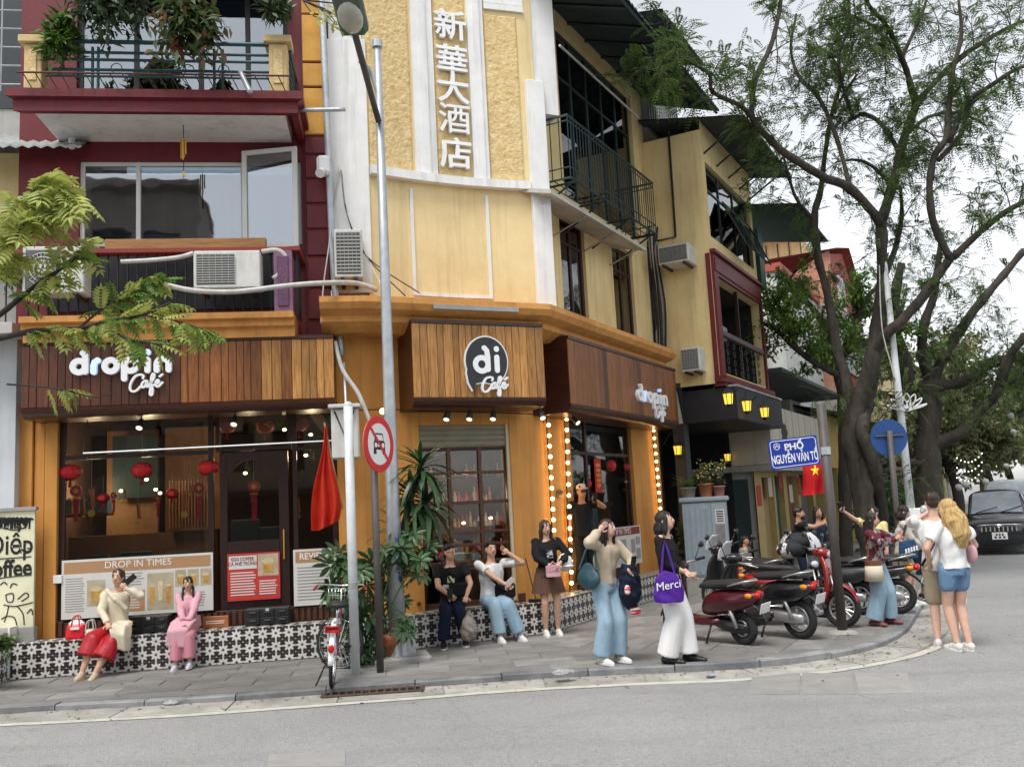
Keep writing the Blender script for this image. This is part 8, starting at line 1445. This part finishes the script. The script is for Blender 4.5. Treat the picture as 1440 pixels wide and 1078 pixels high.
    for i in (0, 1):
        d = (wrr[i]-el[i]).normalized(); sg = (-1, 1)[i]; side = d.cross(V((0, -1, .2))); side = (side if side.length > .1 else d.cross(V((1, 0, 0)))).normalized(); pn = side.cross(d).normalized(); w0 = wrr[i]; cu = curl[i] if isinstance(curl, (tuple, list)) else curl
        f.ell(w0+d*.045*k, (.04*k, .016*k, .05*k), Matrix((side, pn, d)).transposed(), 10, 8)
        for j, (o_, L_) in enumerate(((-.028, .062), (-.01, .074), (.009, .07), (.027, .055))):
            p0 = w0+d*.08*k+side*o_*k; dd = d.copy(); P = [p0]
            for q in range(3): dd = (dd*math.cos(cu*.7)+pn*math.sin(cu*.7)).normalized(); P.append(P[-1]+dd*L_*k*(.45, .32, .25)[q])
            f.tube(P, [.0095*k, .0088*k, .008*k, .006*k], 6)
        p0 = w0+d*.03*k+side*sg*-.034*k; f.tube([p0, p0+(d*.5+side*sg*-.8+pn*.3).normalized()*.035*k, p0+(d*.9+side*sg*-.5+pn*.6*cu).normalized()*.062*k], [.012*k, .01*k, .007*k], 6)
    for s_ in (-1, 1):
        f.ell(hd((s_*.03, -.085, .008)), (.015*k, .008*k, .006*k), Rh, 8, 6, 3); f.ell(hd((s_*.03, -.089, .008)), (.011*k, .006*k, .0075*k), Rh, 8, 6, 1); f.tube([hd((s_*.014, -.09, .026)), hd((s_*.032, -.0915, .031)), hd((s_*.048, -.083, .025))], [.004*k, .0045*k, .002*k], 5, True, 4)
    f.ell(hd((0, -.09, -.056)), (.021*k, .009*k, .0085*k), Rh, 10, 6, 2)
    fm = f.mesh('f'); fm.polygons.foreach_set('material_index', f.mi)
    import bmesh; bmx = bmesh.new(); bmx.from_mesh(me); nb = len(bmx.faces); bmx.from_mesh(fm); bmx.to_mesh(me); bmx.free()
    for x in (m_eye, m_lip, m_eyew, m_brow): me.materials.append(x)
    me.polygons.foreach_set('use_smooth', [True]*len(me.polygons)); ob('body', me, None, t)
    # --- clothes
    if top:
        col, sleeve, loose, hem = top[:4]; g = MB(); torso(g, loose, 0 if hem < 0 else 1, 6, 1.0); zr = pel+V((0, 0, hem*H))
        if hem < -.03: g.tube([pel, zr], [.09*H+loose, .095*H+loose*1.2], 18)
        for i in (0, 1):
            g.ell(shl[i]+V((0, 0, -.003*H)), .034*H+loose*.4, None, 12, 8)
            if sleeve >= 1: q = shl[i].lerp(el[i], min(1, sleeve if sleeve < 1 else .62 if sleeve < 1.5 else 1)); g.tube([shl[i], q], [.033*H+loose*.45, .028*H+loose], 14)
            if sleeve >= 1.5: u = min(1, (sleeve-1.2)/.8); q = el[i].lerp(wrr[i], u); g.ell(el[i], .026*H+loose*.8, None, 12, 8); g.tube([el[i], q], [.026*H+loose*.8, .019*H+loose*.9], 14)
        sh = ob('shirt' if len(top) < 5 else top[4], remesh(g, vox*1.05, col, (.0045+loose*.1)*k, 12, sd, 4, .6), None, t)
    if bottom:
        kind, col = bottom[:2]; g = MB()
        if kind in ('trousers', 'shorts'):
            rk, ra, ln = bottom[2:5]; m_ = .012
            g.loft([[p+V((math.cos(a_)*(w_*H+m_), math.sin(a_)*(d_*H+m_), 0)) for a_ in [2*math.pi*j/18 for j in range(18)]] for p, w_, d_ in [(pel+V((0, 0, -.045*H)), .09, .066), (pel, .094, .07), (pel+V((bx*.1, by*.1, .045*H)), .082, .062)]])
            for i in (0, 1):
                if kind == 'shorts': cone(g, hips[i], .06*H, hips[i].lerp(kn[i], ln), rk*H)
                else:
                    cone(g, hips[i], .06*H, kn[i], rk*H); e = kn[i].lerp(an[i], ln); g.tube([kn[i], kn[i].lerp(e, .5), e], [rk*H, (rk+ra)/2*H, ra*H], 14)
            ob(kind, remesh(g, vox*1.05, col, .005*k, 10, sd+3, 3, .22), None, t)
        else:                                   # pleated skirt
            r0, r1, ln, npl = bottom[2:6]; rings = []
            for j in range(9):
                u = j/8; rings.append([pel+V((math.cos(a_), math.sin(a_)*.82, 0))*((r0+(r1-r0)*u)*H+.012*u*math.sin(npl*a_))+V((0, 0, (.05-ln*u)*H)) for a_ in [2*math.pi*q/72 for q in range(72)]])
            ob('skirt', MB().loft(rings, False), col, t, True)
    for i in (0, 1):
        if shoes:
            fd = V((V(feet[i]).x*.25, -1, 0)).normalized() if len(feet[i]) < 4 else V((math.sin(feet[i][3]), -math.cos(feet[i][3]), 0)); a_ = an[i]; g = MB(); z0 = a_.z-.05*H; h_ = a_-V((0, 0, .05*H))
            for q, rr, rz_ in ((-.02, .024, .03), (.01, .026, .034), (.045, .027, .027), (.08, .027, .02), (.105, .022, .016)): g.ell(h_+fd*q*H+V((0, 0, rz_*H*.85)), (rr*H, rr*H*1.1, rz_*H), None, 12, 8)
            so = ob('shoe', remesh(g, .009, shoes[0]), None, t)
            if len(shoes) > 1: g = MB(); g.loft([[h_+fd*(.045*H)+fd*(math.cos(a2)*.088*H)+fd.cross(V((0, 0, 1)))*(math.sin(a2)*.03*H)+V((0, 0, z_)) for a2 in [2*math.pi*q/16 for q in range(16)]] for z_ in (0, .014*H)]); ob('sole', g, shoes[1], so)
    # --- hair
    st, hcl = hair[0], HAIR[hair[1]]; g = MB()
    if st != 'none':
        if st == 'short':
            g.ell(hd((0, .022, .052)), (.081*k, .095*k, .075*k), Rh, 16, 12); g.ell(hd((0, .055, .005)), (.07*k, .055*k, .07*k), Rh, 14, 10)
            for j in range(7): a_ = -.06+.02*j; g.ell(hd((a_, -.066+.25*a_*a_*20, .085)), (.02*k, .022*k, .02*k), None, 8, 6)
        else:
            g.ell(hd((0, .02, .034)), (.086*k, .1*k, .092*k), Rh, 18, 12); g.ell(hd((0, .05, -.02)), (.082*k, .065*k, .1*k), Rh, 16, 10)
            L_ = {'bob': .13, 'long': .34, 'bun': .0, 'mid': .22, 'tail': .34}[st]*k
            if st == 'bun': g.ell(hd((0, .1, .02)), .05*k, None, 12, 8)
            elif st == 'tail':
                for s_ in (-1, 1): P = [hd((s_*.07, .0, -.05)), hd((s_*.085, -.03, -.15)), hd((s_*.08, -.06, -.27)), hd((s_*.075, -.065, -.36))]; g.tube(P, [.028*k, .024*k, .022*k, .012*k], 10)
            else:
                c0 = hd((0, .055, -.03)); g.tube([c0, c0+V((0, .015, -L_*.5)), c0+V((0, .03, -L_))], [.085*k, .088*k, .06*k], 16); 
                for s_ in (-1, 1): g.tube([hd((s_*.062, -.035, .06)), hd((s_*.084, -.015, -.03)), hd((s_*.085, .0, -.1)), hd((s_*.085, .005, -.1))+V((0, .01, -max(.0, L_-.06)))], [.02*k, .026*k, .028*k, .018*k], 10)
        ob('hair', remesh(g, .009, hcl, .0035, 34, sd, 3, .25), None, t)
    return t, dict(el=el, wr=wrr, hc=hc, hd=hd, pel=pel, neck=neck, sh=shl, kn=kn, an=an, k=k)
def W(t, p): return Matrix.Translation(t.location)@Matrix.Rotation(t.rotation_euler.z, 4, 'Z')@V(p)
def phone(t, p, label, col=(.02, .02, .022), R=None):
    q = W(t, p); o = thing('phone', label, 'phone', q, 'phones in hands', t.rotation_euler.z); m_ = R or Matrix.Rotation(.3, 3, 'X'); ob('case', MB().box((0, 0, 0), (.074, .012, .15), m_, .005), M('phone_%d' % int(col[0]*100), col, None, .3), o); ob('screen', MB().box(m_@V((0, .0068, 0)), (.066, .002, .14), m_, 0), m_blkp, o); return o
jeans = cloth('light_denim', (.33, .46, .56), (.24, .36, .46), 7); denim2 = cloth('blue_denim', (.16, .27, .42), (.11, .2, .33), 8); blk = cloth('black', (.014, .014, .016)); wht = cloth('white', (.74, .74, .74)); navy = cloth('navy', (.012, .018, .04)); cream = cloth('cream', (.66, .6, .46)); beige = cloth('beige', (.52, .44, .32)); pink = cloth('pink', (.66, .36, .42)); pinkd = cloth('rose', (.6, .25, .3)); m_sol = M('sole_white', (.7, .7, .68), None, .7); m_shw = M('sneaker_white', (.68, .67, .64), (.58, .57, .55), .6, 9); m_shb = M('shoe_black', (.014, .014, .015), None, .4); m_shn = M('sandal_tan', (.5, .4, .28), None, .6)
bz1 = math.radians(8.2); bz2 = math.radians(24.4)
def seat(F, px, o=-.14, rz=0): s = F.q(px, 890, 0)[0]; p = F.P(s, SW, o); return p
hs = BT-SW
# 1 seated woman in a cream tunic
p = seat(F1, 163); t, J = person('seated woman in cream tunic and red skirt shading her face', p, bz1, 1.58, True, 'a', (0, -.02, hs+.11), ((-.3, -.5, .0), (-.14, -.52, -.02)), ((-.06, -.32, hs+.2), (.13, -.2, hs+.62)), ((-1, .3, -.3), (1, -.1, -.6)), (0, -.02), (-.1, -.1), (cream, 2, .014, .05), ('trousers', M('red_silk', (.42, .005, .015), (.3, .004, .012), .5, 6), .07, .085, .5), (m_shn, m_shn), ('bun', 'd'), .011, ((-.2, -1, .6), (.2, -1, .5)))
g = MB(); g.loft([[V((x, y, z)) for x, y, z in r] for r in ([(-.02, -.1, hs+.2), (.17, -.1, hs+.2), (.19, .0, hs+.18), (-.02, .02, hs+.18)], [(-.02, -.33, hs+.19), (.17, -.33, hs+.17), (.22, -.2, hs+.12), (-.02, -.2, hs+.16)], [(.0, -.47, hs+.12), (.17, -.42, hs+.05), (.23, -.25, hs-.02), (.06, -.3, hs+.06)], [(.04, -.46, hs-.1), (.18, -.42, hs-.16), (.23, -.28, hs-.16), (.1, -.32, hs-.12)])]); ob('tunic_panel', remesh(g, .012, cream, .004, 12, 5, 16, .4), None, t); g = MB(); g.tube([V((-.13, -.06, hs+.58)), V((.0, -.15, hs+.47)), V((.13, -.12, hs+.34))], [.03, .035, .03], 8); ob('sash_fold', remesh(g, .01, cream, .003, 12, 2), None, t); g = MB(); g.tube([V((.16, -.26, hs+.69)), V((.26, -.3, hs+.75))], .004, 5); phone(t, (.2, -.24, hs+.72), 'dark phone held beside the face of the woman in cream', R=Matrix.Rotation(.9, 3, 'Y'))
# 2 girl in pink
p = seat(F1, 262); t, J = person('girl in pale pink tunic with long dark braids on the bench', p, bz1, 1.3, True, 'a', (0, 0, hs+.09), ((-.1, -.32, 0), (.08, -.34, .02)), ((-.02, -.24, hs+.16), (.05, -.25, hs+.15)), ((-.5, .6, -.7), (.5, .6, -.7)), (0, 0), (.15, 0), (pink, 2, .018, .05), ('trousers', pinkd, .055, .06, .85), (M('lilac_shoe', (.5, .47, .58), None, .6), m_sol), ('tail', 'k'), .011)
g = MB(); g.loft([[V((x, y, z)) for x, y, z in r] for r in ([(-.13, -.02, hs+.2), (.13, -.02, hs+.2), (.14, .1, hs+.2), (-.14, .1, hs+.2)], [(-.17, -.26, hs+.16), (.13, -.26, hs+.16), (.16, .05, hs+.06), (-.18, .05, hs+.06)], [(-.2, -.36, hs+.05), (.06, -.36, hs+.06), (.1, -.2, hs+.0), (-.2, -.15, hs-.02)], [(-.21, -.36, hs-.14), (.02, -.36, hs-.17), (.04, -.27, hs-.15), (-.2, -.22, hs-.13)])]); ob('tunic_panel', remesh(g, .012, pink, .003, 12, 8, 16, .4), None, t)
# 3 man in black shirt, 4 man in white shirt
p = seat(F2, 642); t, J = person('seated man in black printed shirt and glasses looking right', p, bz2-.35, 1.7, False, 'a', (0, 0, hs+.12), ((-.13, -.42, -.01), (.16, -.36, .0)), ((-.02, -.34, hs+.24), (.2, -.38, hs+.22)), ((-1, .4, -.3), (1, .4, -.3)), (0, -.06), (.75, 0), (blk, 1, .02, -.02), ('trousers', navy, .052, .046, .95), (m_shb, m_sol), ('short', 'k'), .0115)
d_ = J['hd']; g = MB(); [g.tube([d_((s_*.032+.018*math.cos(a_*.7), -.1, .006+.016*math.sin(a_*.7))) for a_ in range(10)], .0022, 4) for s_ in (-1, 1)]; [g.tube([d_((s_*.05, -.098, .01)), d_((s_*.075, .0, .01))], .002, 4) for s_ in (-1, 1)]; ob('glasses', g, m_sblk, t)
ob('shirt_print', MB().box(V((0, -.165, hs+.44)), (.1, .01, .09), None, .004), M('print_yellow', (.6, .6, .12), (.7, .7, .66), .8, 18), t); ob('shirt_print', MB().box(V((-.01, -.166, hs+.345)), (.2, .012, .05), None, .004), M('print_white', (.7, .7, .7), None, .8), t); phone(t, (-.02, -.42, hs+.27), 'black phone in the hand of the man in black')
q = thing('crossbody_bag', 'black crossbody bag across the lap of the man in black', 'bag', W(t, (.1, -.24, hs+.24)), None, t.rotation_euler.z); ob('pouch', MB().box((0, 0, .06), (.26, .12, .2), None, .05), blk, q); ob('strap', MB().tube([V((-.08, .02, .14)), V((-.2, .08, .36)), V((-.22, .2, .45))], .012, 5), blk, q)
q = thing('plastic_carrier', 'clear plastic carrier bag hanging from the seated man\'s hand', 'bag', W(t, (.21, -.44, .06)), None, t.rotation_euler.z); g = MB(); g.tube([V((0, 0, .04)), V((0, 0, .14)), V((0, 0, .26)), V((0, 0, .34)), V((0, 0, .4))], [.1, .13, .1, .035, .02], 14); g.ell((0, 0, .06), (.11, .1, .07), None, 14, 8); ob('bag_film', remesh(g, .012, M('milky_plastic', (.5, .46, .42), (.34, .27, .22), .3, 9, trans=.35), .006, 16, 4), None, q)
p = seat(F2, 700); t, J = person('seated man in white shirt touching his hair', p, bz2-.1, 1.7, False, 'a', (0, .02, hs+.12), ((-.05, -.46, -.01), (.24, -.46, -.01)), ((.1, -.36, hs+.32), (.23, -.13, hs+.74)), ((-1, .2, -.5), (1, -.4, -.5)), (0, -.04), (.1, -.12), (wht, 1, .024, -.02), ('trousers', jeans, .062, .055, .92), (m_shw, m_sol), ('short', 'k'), .0115)
ob('bag_strap', MB().tube([V((-.13, -.12, hs+.58)), V((-.05, -.19, hs+.4)), V((.1, -.17, hs+.25)), V((.18, -.1, hs+.16))], .02, 6), blk, t); phone(t, (.13, -.44, hs+.36), 'pale phone in the hand of the man in white', (.5, .42, .4), Matrix.Rotation(.9, 3, 'Y')); q = thing('sling_bag', 'black sling bag resting against the man in white', 'bag', W(t, (.16, -.1, hs+.12)), None, t.rotation_euler.z); ob('pouch', MB().box((0, 0, .1), (.3, .12, .2), None, .05), blk, q)
# 5 woman in black jacket and brown skirt
p = ground(775, 893); t, J = person('standing woman in black jacket and pleated brown skirt', p, .15, 1.58, True, 'a', None, ((-.07, -.02, 0), (.11, 0, 0)), ((-.0, -.24, .98), (.14, -.22, 1.0)), ((-1, .3, -.3), (1, .3, -.3)), (0, 0), (.25, 0), (blk, 1.9, .022, -.04, 'jacket'), ('skirt', cloth('brown_skirt', (.12, .065, .045)), .1, .15, .22, 18), (m_shw, m_sol), ('long', 'd'), .0115)
ob('shirt_print', MB().box(V((.02, -.145, 1.13)), (.09, .01, .12), None, .004), M('print_grey', (.02, .02, .02), (.6, .6, .6), .8, 30, lo=.5, hi=.55), t); q = thing('handbag', 'small pink box handbag held by the woman in the brown skirt', 'handbag', W(t, (.03, -.27, .83)), None, .15); ob('body', MB().box((0, 0, .07), (.2, .08, .16), None, .012), M('pink_leather', (.62, .36, .4), None, .5), q); ob('flap', MB().box((0, -.042, .11), (.19, .008, .08), None, .004), M('pink_leather_dark', (.55, .3, .34), None, .5), q); ob('handle', MB().tube([V((-.06, 0, .15)), V((0, 0, .2)), V((.06, 0, .15))], .008, 5), M('pink_leather', (1, 1, 1)), q)
q = thing('sun_hat', 'round white sun hat held at the hip of the woman in black', 'hat', W(t, (.24, -.1, 1.0)), None, .15); ob('crown', MB().ell((0, 0, 0), (.11, .06, .13), None, 14, 10), wht, q, True); ob('brim', MB().ell((.02, -.04, -.05), (.1, .07, .02), None, 14, 6), wht, q, True)
# 6 man in a cap photographing from the step
s = F3.q(823, 790, -.25)[0]; p = F3.P(s, BT, -.25); t, J = person('man in pale cap and black shirt filming with his phone', p, .35, 1.66, False, 'b', None, None, ((-.24, .02, .76), (.1, -.34, 1.42)), ((-1, .2, 0), (1, .2, -.6)), (0, 0), (.1, .05), (blk, 1, .02, -.04), ('trousers', blk, .052, .046, .95), (m_shb,), ('short', 'k'), .012)
d_ = J['hd']; c_ = ob('cap', MB().ell(d_((0, .01, .075)), (.084, .098, .065), None, 16, 10).ell(d_((0, -.1, .06)), (.07, .06, .012), None, 14, 6), M('pale_pink_cap', (.62, .5, .46), (.55, .42, .38), .8, 8), t, True); g = MB(); g.box(d_((0, -.097, .008)), (.12, .012, .03), None, .005); ob('sunglasses', g, m_sblk, t); phone(t, (.06, -.4, 1.46), 'phone held up by the man in the cap')
# 7 laughing woman in jeans
p = ground(858, 931); t, J = person('laughing woman in beige hoodie and wide light jeans', p, .62, 1.6, True, 'c', None, ((-.11, .0, 0), (.11, -.04, 0)), ((-.16, -.15, 1.5), (.12, -.3, 1.04)), ((-1, -.2, -.6), (1, .3, -.3)), (.02, -.06), (.25, -.15), (beige, 1.9, .024, .0, 'hoodie'), ('trousers', jeans, .062, .068, .95), (m_shw, m_sol), ('mid', 'k'), .0115)
q = thing('shoulder_bag', 'dark teal leather shoulder bag of the laughing woman', 'handbag', W(t, (-.24, .0, .86)), None, t.rotation_euler.z); m_tl = M('teal_leather', (.02, .06, .085), (.03, .08, .1), .4, 7, .15, 30); g = MB(); g.ell((0, 0, .1), (.07, .19, .13), None, 16, 10); g.ell((0, 0, .18), (.04, .13, .1), None, 12, 8); ob('body', remesh(g, .012, m_tl, .004, 12, 2), None, q); ob('strap', MB().tube([V((0, -.16, .2)), V((.05, -.08, .42)), V((.1, 0, .5)), V((.05, .08, .42)), V((0, .16, .2))], .014, 6), m_tl, q)
q = thing('carried_jacket', 'navy jacket with red and white cuff over the laughing woman\'s arm', 'jacket', W(t, (.14, -.26, .6)), None, t.rotation_euler.z); g = MB(); g.tube([V((0, 0, .5)), V((.0, .0, .36)), V((.02, .02, .16)), V((.06, .04, .0))], [.07, .12, .13, .06], 12); ob('cloth', remesh(g, .012, navy, .01, 14, 7), None, q); ob('cuff', MB().tube([V((.05, -.01, .02)), V((.07, 0, -.05))], .06, 10), M('striped_cuff', (.55, .03, .04), (.75, .75, .75), .8, 40, stretch=(.1, .1, 1), lo=.48, hi=.52), q); ob('cuff', MB().ell((-.09, -.06, .22), (.035, .035, .06), None, 10, 6), MATS['striped_cuff'], q); phone(t, (.13, -.36, 1.12), 'phone in the hand of the laughing woman')
# 8 woman with the purple tote
p = ground(950, 931); t, J = person('laughing woman in black top and wide white trousers', p, 1.1, 1.66, True, 'c', None, ((-.09, .05, 0), (.09, -.14, 0)), ((-.05, -.19, 1.0), (.06, -.2, .97)), ((-.5, .7, -.5), (.5, .7, -.5)), (0, .02), (.05, -.2), (blk, 1.8, .016, .02), ('trousers', wht, .06, .075, .97), (m_shb,), ('bob', 'k'), .0115)
q = thing('tote_bag', 'purple tote bag reading Merci on the arm of the woman in black', 'bag', W(t, (-.24, -.06, .64)), None, 0); q.scale = (.86, .86, .9); m_pu = M('purple_canvas', (.075, .012, .28), (.055, .008, .2), .85, 6, .1, 60); g = MB(); g.tube([V((0, 0, .05)), V((0, 0, .18)), V((0, 0, .33)), V((.02, 0, .42))], [.2, .2, .16, .09], 18); g.v = [(x, y*.35, z) for x, y, z in g.v]; ob('body', remesh(g, .011, m_pu, .005, 9, 3), None, q); ob('strap', MB().tube([V((-.08, 0, .38)), V((-.03, .03, .68)), V((0, .06, .78)), V((.03, .03, .68)), V((.1, 0, .36))], .016, 6), m_pu, q); text('Merci', 'lettering', m_swht, lambda x, y, d: V((x-.01, -.085-d+.25*x*x, .26+y+.12*x)), .14, .004, q, 0)
# 9..15 people farther along the pavement
p = at(1050, 800, 15.5); p.z = SW; person('small boy in grey jacket standing by the cabinet', p, .9, 1.12, False, 'b', None, None, None, None, (0, 0), (.3, 0), (cloth('grey_jacket', (.1, .095, .095), (.3, .28, .25), 6), 2, .02, -.02), ('trousers', blk, .05, .045, .95), (m_shb,), ('short', 'k'), .012)
p = at(1129, 800, 15.6); p.z = SW; t, J = person('bearded man in black shirt holding up a phone', p, 1.2, 1.54, False, 'b', None, None, ((.02, -.4, 1.28), (.1, -.38, 1.3)), ((-1, .2, -.6), (1, .2, -.6)), (0, 0), (0, -.05), (blk, 1, .02, -.02), ('trousers', navy, .055, .05, .95), (m_shb,), ('short', 'k'), .013); d_ = J['hd']; ob('beard', MB().ell(d_((0, -.052, -.07)), (.055, .045, .045), None, 12, 8), HAIR['k'], t, True); phone(t, (.07, -.46, 1.38), 'phone held up by the bearded man')
p = at(1157, 800, 16.0); p.z = SW; person('woman in navy sweatshirt with dark hair tied back', p, .2, 1.53, True, 'b', None, None, ((-.08, -.22, .86), (.08, -.22, .86)), None, (0, 0), (-.1, 0), (navy, 2, .028, -.04, 'sweatshirt'), ('trousers', blk, .055, .05, .95), (m_shb,), ('mid', 'k'), .013)
p = at(1236, 800, 14.9); p.z = SW; t, J = person('woman in pale yellow shirt taking a selfie with raised arm', p, -.5, 1.5, True, 'c', None, None, ((-.42, -.35, 1.5), (.16, -.1, .7)), ((-.5, .2, -1), (1, .5, 0)), (0, 0), (-.3, -.12), (cloth('pale_yellow', (.72, .62, .3)), 1, .02, 0), ('trousers', blk, .055, .05, .95), (m_shb,), ('bun', 'k'), .012, curl=.9); phone(t, tuple(J['wr'][0]+V((-.04, -.06, .08))), 'phone in the raised hand of the selfie woman')
p = ground(1240, 878); t, J = person('woman in checked maroon sweater and loose light jeans photographing', p, .85, 1.47, True, 'a', None, ((-.14, .04, 0), (.14, -.06, 0)), ((-.02, -.32, 1.14), (.1, -.33, 1.18)), ((-1, .2, -.6), (1, .2, -.6)), (0, 0), (.1, .05), (M('argyle_knit', (.1, .015, .03), (.3, .3, .3), .9, 7, .3, 60, lo=.52, hi=.55), 1.9, .022, .0, 'sweater'), ('trousers', jeans, .072, .078, .97), (M('flip_flop', (.2, .06, .06), None, .6),), ('long', 'k'), .0115); phone(t, (.04, -.42, 1.24), 'phone held by the woman in the checked sweater')
q = thing('bucket_bag', 'cream and brown bucket bag at the hip of the checked sweater woman', 'handbag', W(t, (-.24, -.06, .6)), None, .2); ob('body', MB().tube([V((0, 0, 0)), V((0, 0, .22))], [.13, .105], 14), M('cream_canvas', (.6, .54, .42), None, .8), q, True); ob('rim', MB().tube([V((0, 0, .2)), V((0, 0, .26))], .108, 14), M('brown_leather', (.14, .06, .03), None, .5), q); ob('strap', MB().tube([V((-.1, 0, .22)), V((.02, .03, .62)), V((.1, 0, .22))], .01, 5), MATS['brown_leather'], q)
p = ground(1278, 851); t, J = person('woman in beige shirt and shorts with a blue tote', p, 1.25, 1.5, True, 'c', None, ((-.06, .05, 0), (.1, -.08, 0)), ((-.02, -.28, .88), (.14, -.26, .86)), None, (0, -.05), (.1, .3), (cloth('stone_shirt', (.58, .53, .46)), 2, .026, -.02), ('shorts', cloth('tan_shorts', (.46, .38, .26)), .066, 0, .72), (m_shw, m_sol), ('bob', 'k'), .012)
q = thing('tote_bag', 'dark blue tote with white print under the arm of the shorts woman', 'bag', W(t, (-.2, -.06, .68)), None, .3); m_nt = M('blue_canvas', (.015, .05, .12), None, .8); g = MB(); g.tube([V((0, 0, .04)), V((0, 0, .2)), V((0, 0, .32))], [.17, .17, .13], 16); g.v = [(x, y*.4, z) for x, y, z in g.v]; ob('body', remesh(g, .012, m_nt, .004, 9, 2), None, q); ob('strap', MB().tube([V((-.08, 0, .3)), V((0, .05, .56)), V((.08, 0, .3))], .012, 5), m_nt, q); g = MB(); [g.box((-.1+.05*k, -.075, .16+.01*k), (.03, .01, .07), None, .002) for k in range(5)]; ob('print', g, m_swht, q)
p = ground(1312, 846)+V((.1, .5, 0)); person('grey haired person in navy skirt bending forward', p, 1.4, 1.46, True, 'c', None, None, ((-.1, -.26, .8), (.12, -.26, .82)), None, (0, -.12), (0, .4), (cloth('taupe', (.4, .34, .32)), 1.6, .026, 0), ('skirt', navy, .1, .12, .33, 9), (m_shb, m_sol), ('short', 'w'), .012)
# 16, 17 couple standing in the road
p = ground(1333, 908, 0); t, J = person('man in white shirt seen from behind with a black strap', p, 2.75, 1.78, False, 'c', None, ((-.1, 0, 0), (.1, .02, 0)), ((-.16, -.2, 1.1), (.05, -.3, 1.56)), ((-1, .3, -.2), (1, .2, -.6)), (0, -.02), (.1, .05), (wht, 1, .028, -.03), ('shorts', cloth('khaki', (.4, .34, .24)), .056, 0, .92), (m_shw, m_sol), ('short', 'd'), .0115)
ob('strap', MB().tube([J['sh'][0]+V((.06, .075, .05)), V((-.02, .165, 1.3)), V((.12, .165, 1.06)), V((.19, .08, .95))], .016, 6), blk, t)
p = ground(1355, 914, 0); t, J = person('woman with long blonde hair in white shirt and denim shorts', p, 3.35, 1.7, True, 'c', None, ((-.06, .02, 0), (.06, -.03, 0)), ((-.2, -.12, .98), (.2, -.16, .98)), ((-1, .4, 0), (1, .4, 0)), (0, 0), (.35, 0), (wht, 1.4, .034, .02), ('shorts', denim2, .058, 0, .4), (m_shw, m_sol), ('long', 'y'), .0115)
g = MB(); c0 = J['hd']((0, .05, 0)); g.tube([c0, c0+V((0, .07, -.14)), c0+V((-.02, .1, -.3)), c0+V((-.02, .11, -.44))], [.09, .12, .115, .04], 14); ob('hair', remesh(g, .009, HAIR['y'], .009, 30, 4, 2, .2), None, t)
q = thing('clutch_bag', 'small pink bag tucked under the blonde woman\'s arm', 'handbag', W(t, (-.24, .0, 1.02)), None, 3.35); ob('body', MB().ell((0, 0, .06), (.05, .1, .12), None, 12, 8), M('pink_leather', (1, 1, 1)), q, True); ob('strap', MB().tube([V((0, .05, .14)), V((.06, .0, .4))], .008, 5), MATS['pink_leather'], q)
# 18 person inside behind the corner window
s = F2.q(608, 740, -1.0)[0]; p = F2.P(s, .42, -1.0); person('person in pale shirt standing inside the corner window', p, .9, 1.52, True, 'a', None, None, ((.06, -.32, .98), (.14, -.34, 1.0)), None, (0, 0), (.2, .1), (cloth('pale_shirt', (.55, .5, .46)), 1.2, .02, 0), ('trousers', blk, .055, .05, .95), (m_shb,), ('bun', 'k'), .013)
# broom leaning at the corner
b0 = F2.P(F2.q(752, 850, W2+.2)[0], BT, W2+.25); t = thing('broom', 'thin dark broom leaning on the orange corner pillar', 'broom', b0); ob('handle', MB().tube([b0+V((0, 0, .04)), b0+V((-.12, .12, .62))], .009, 6), m_blk, t); ob('head', MB().box(b0+V((0, 0, .025)), (.22, .06, .05), None, .01), m_blk, t)
bpy.data.scenes.remove(TMP)
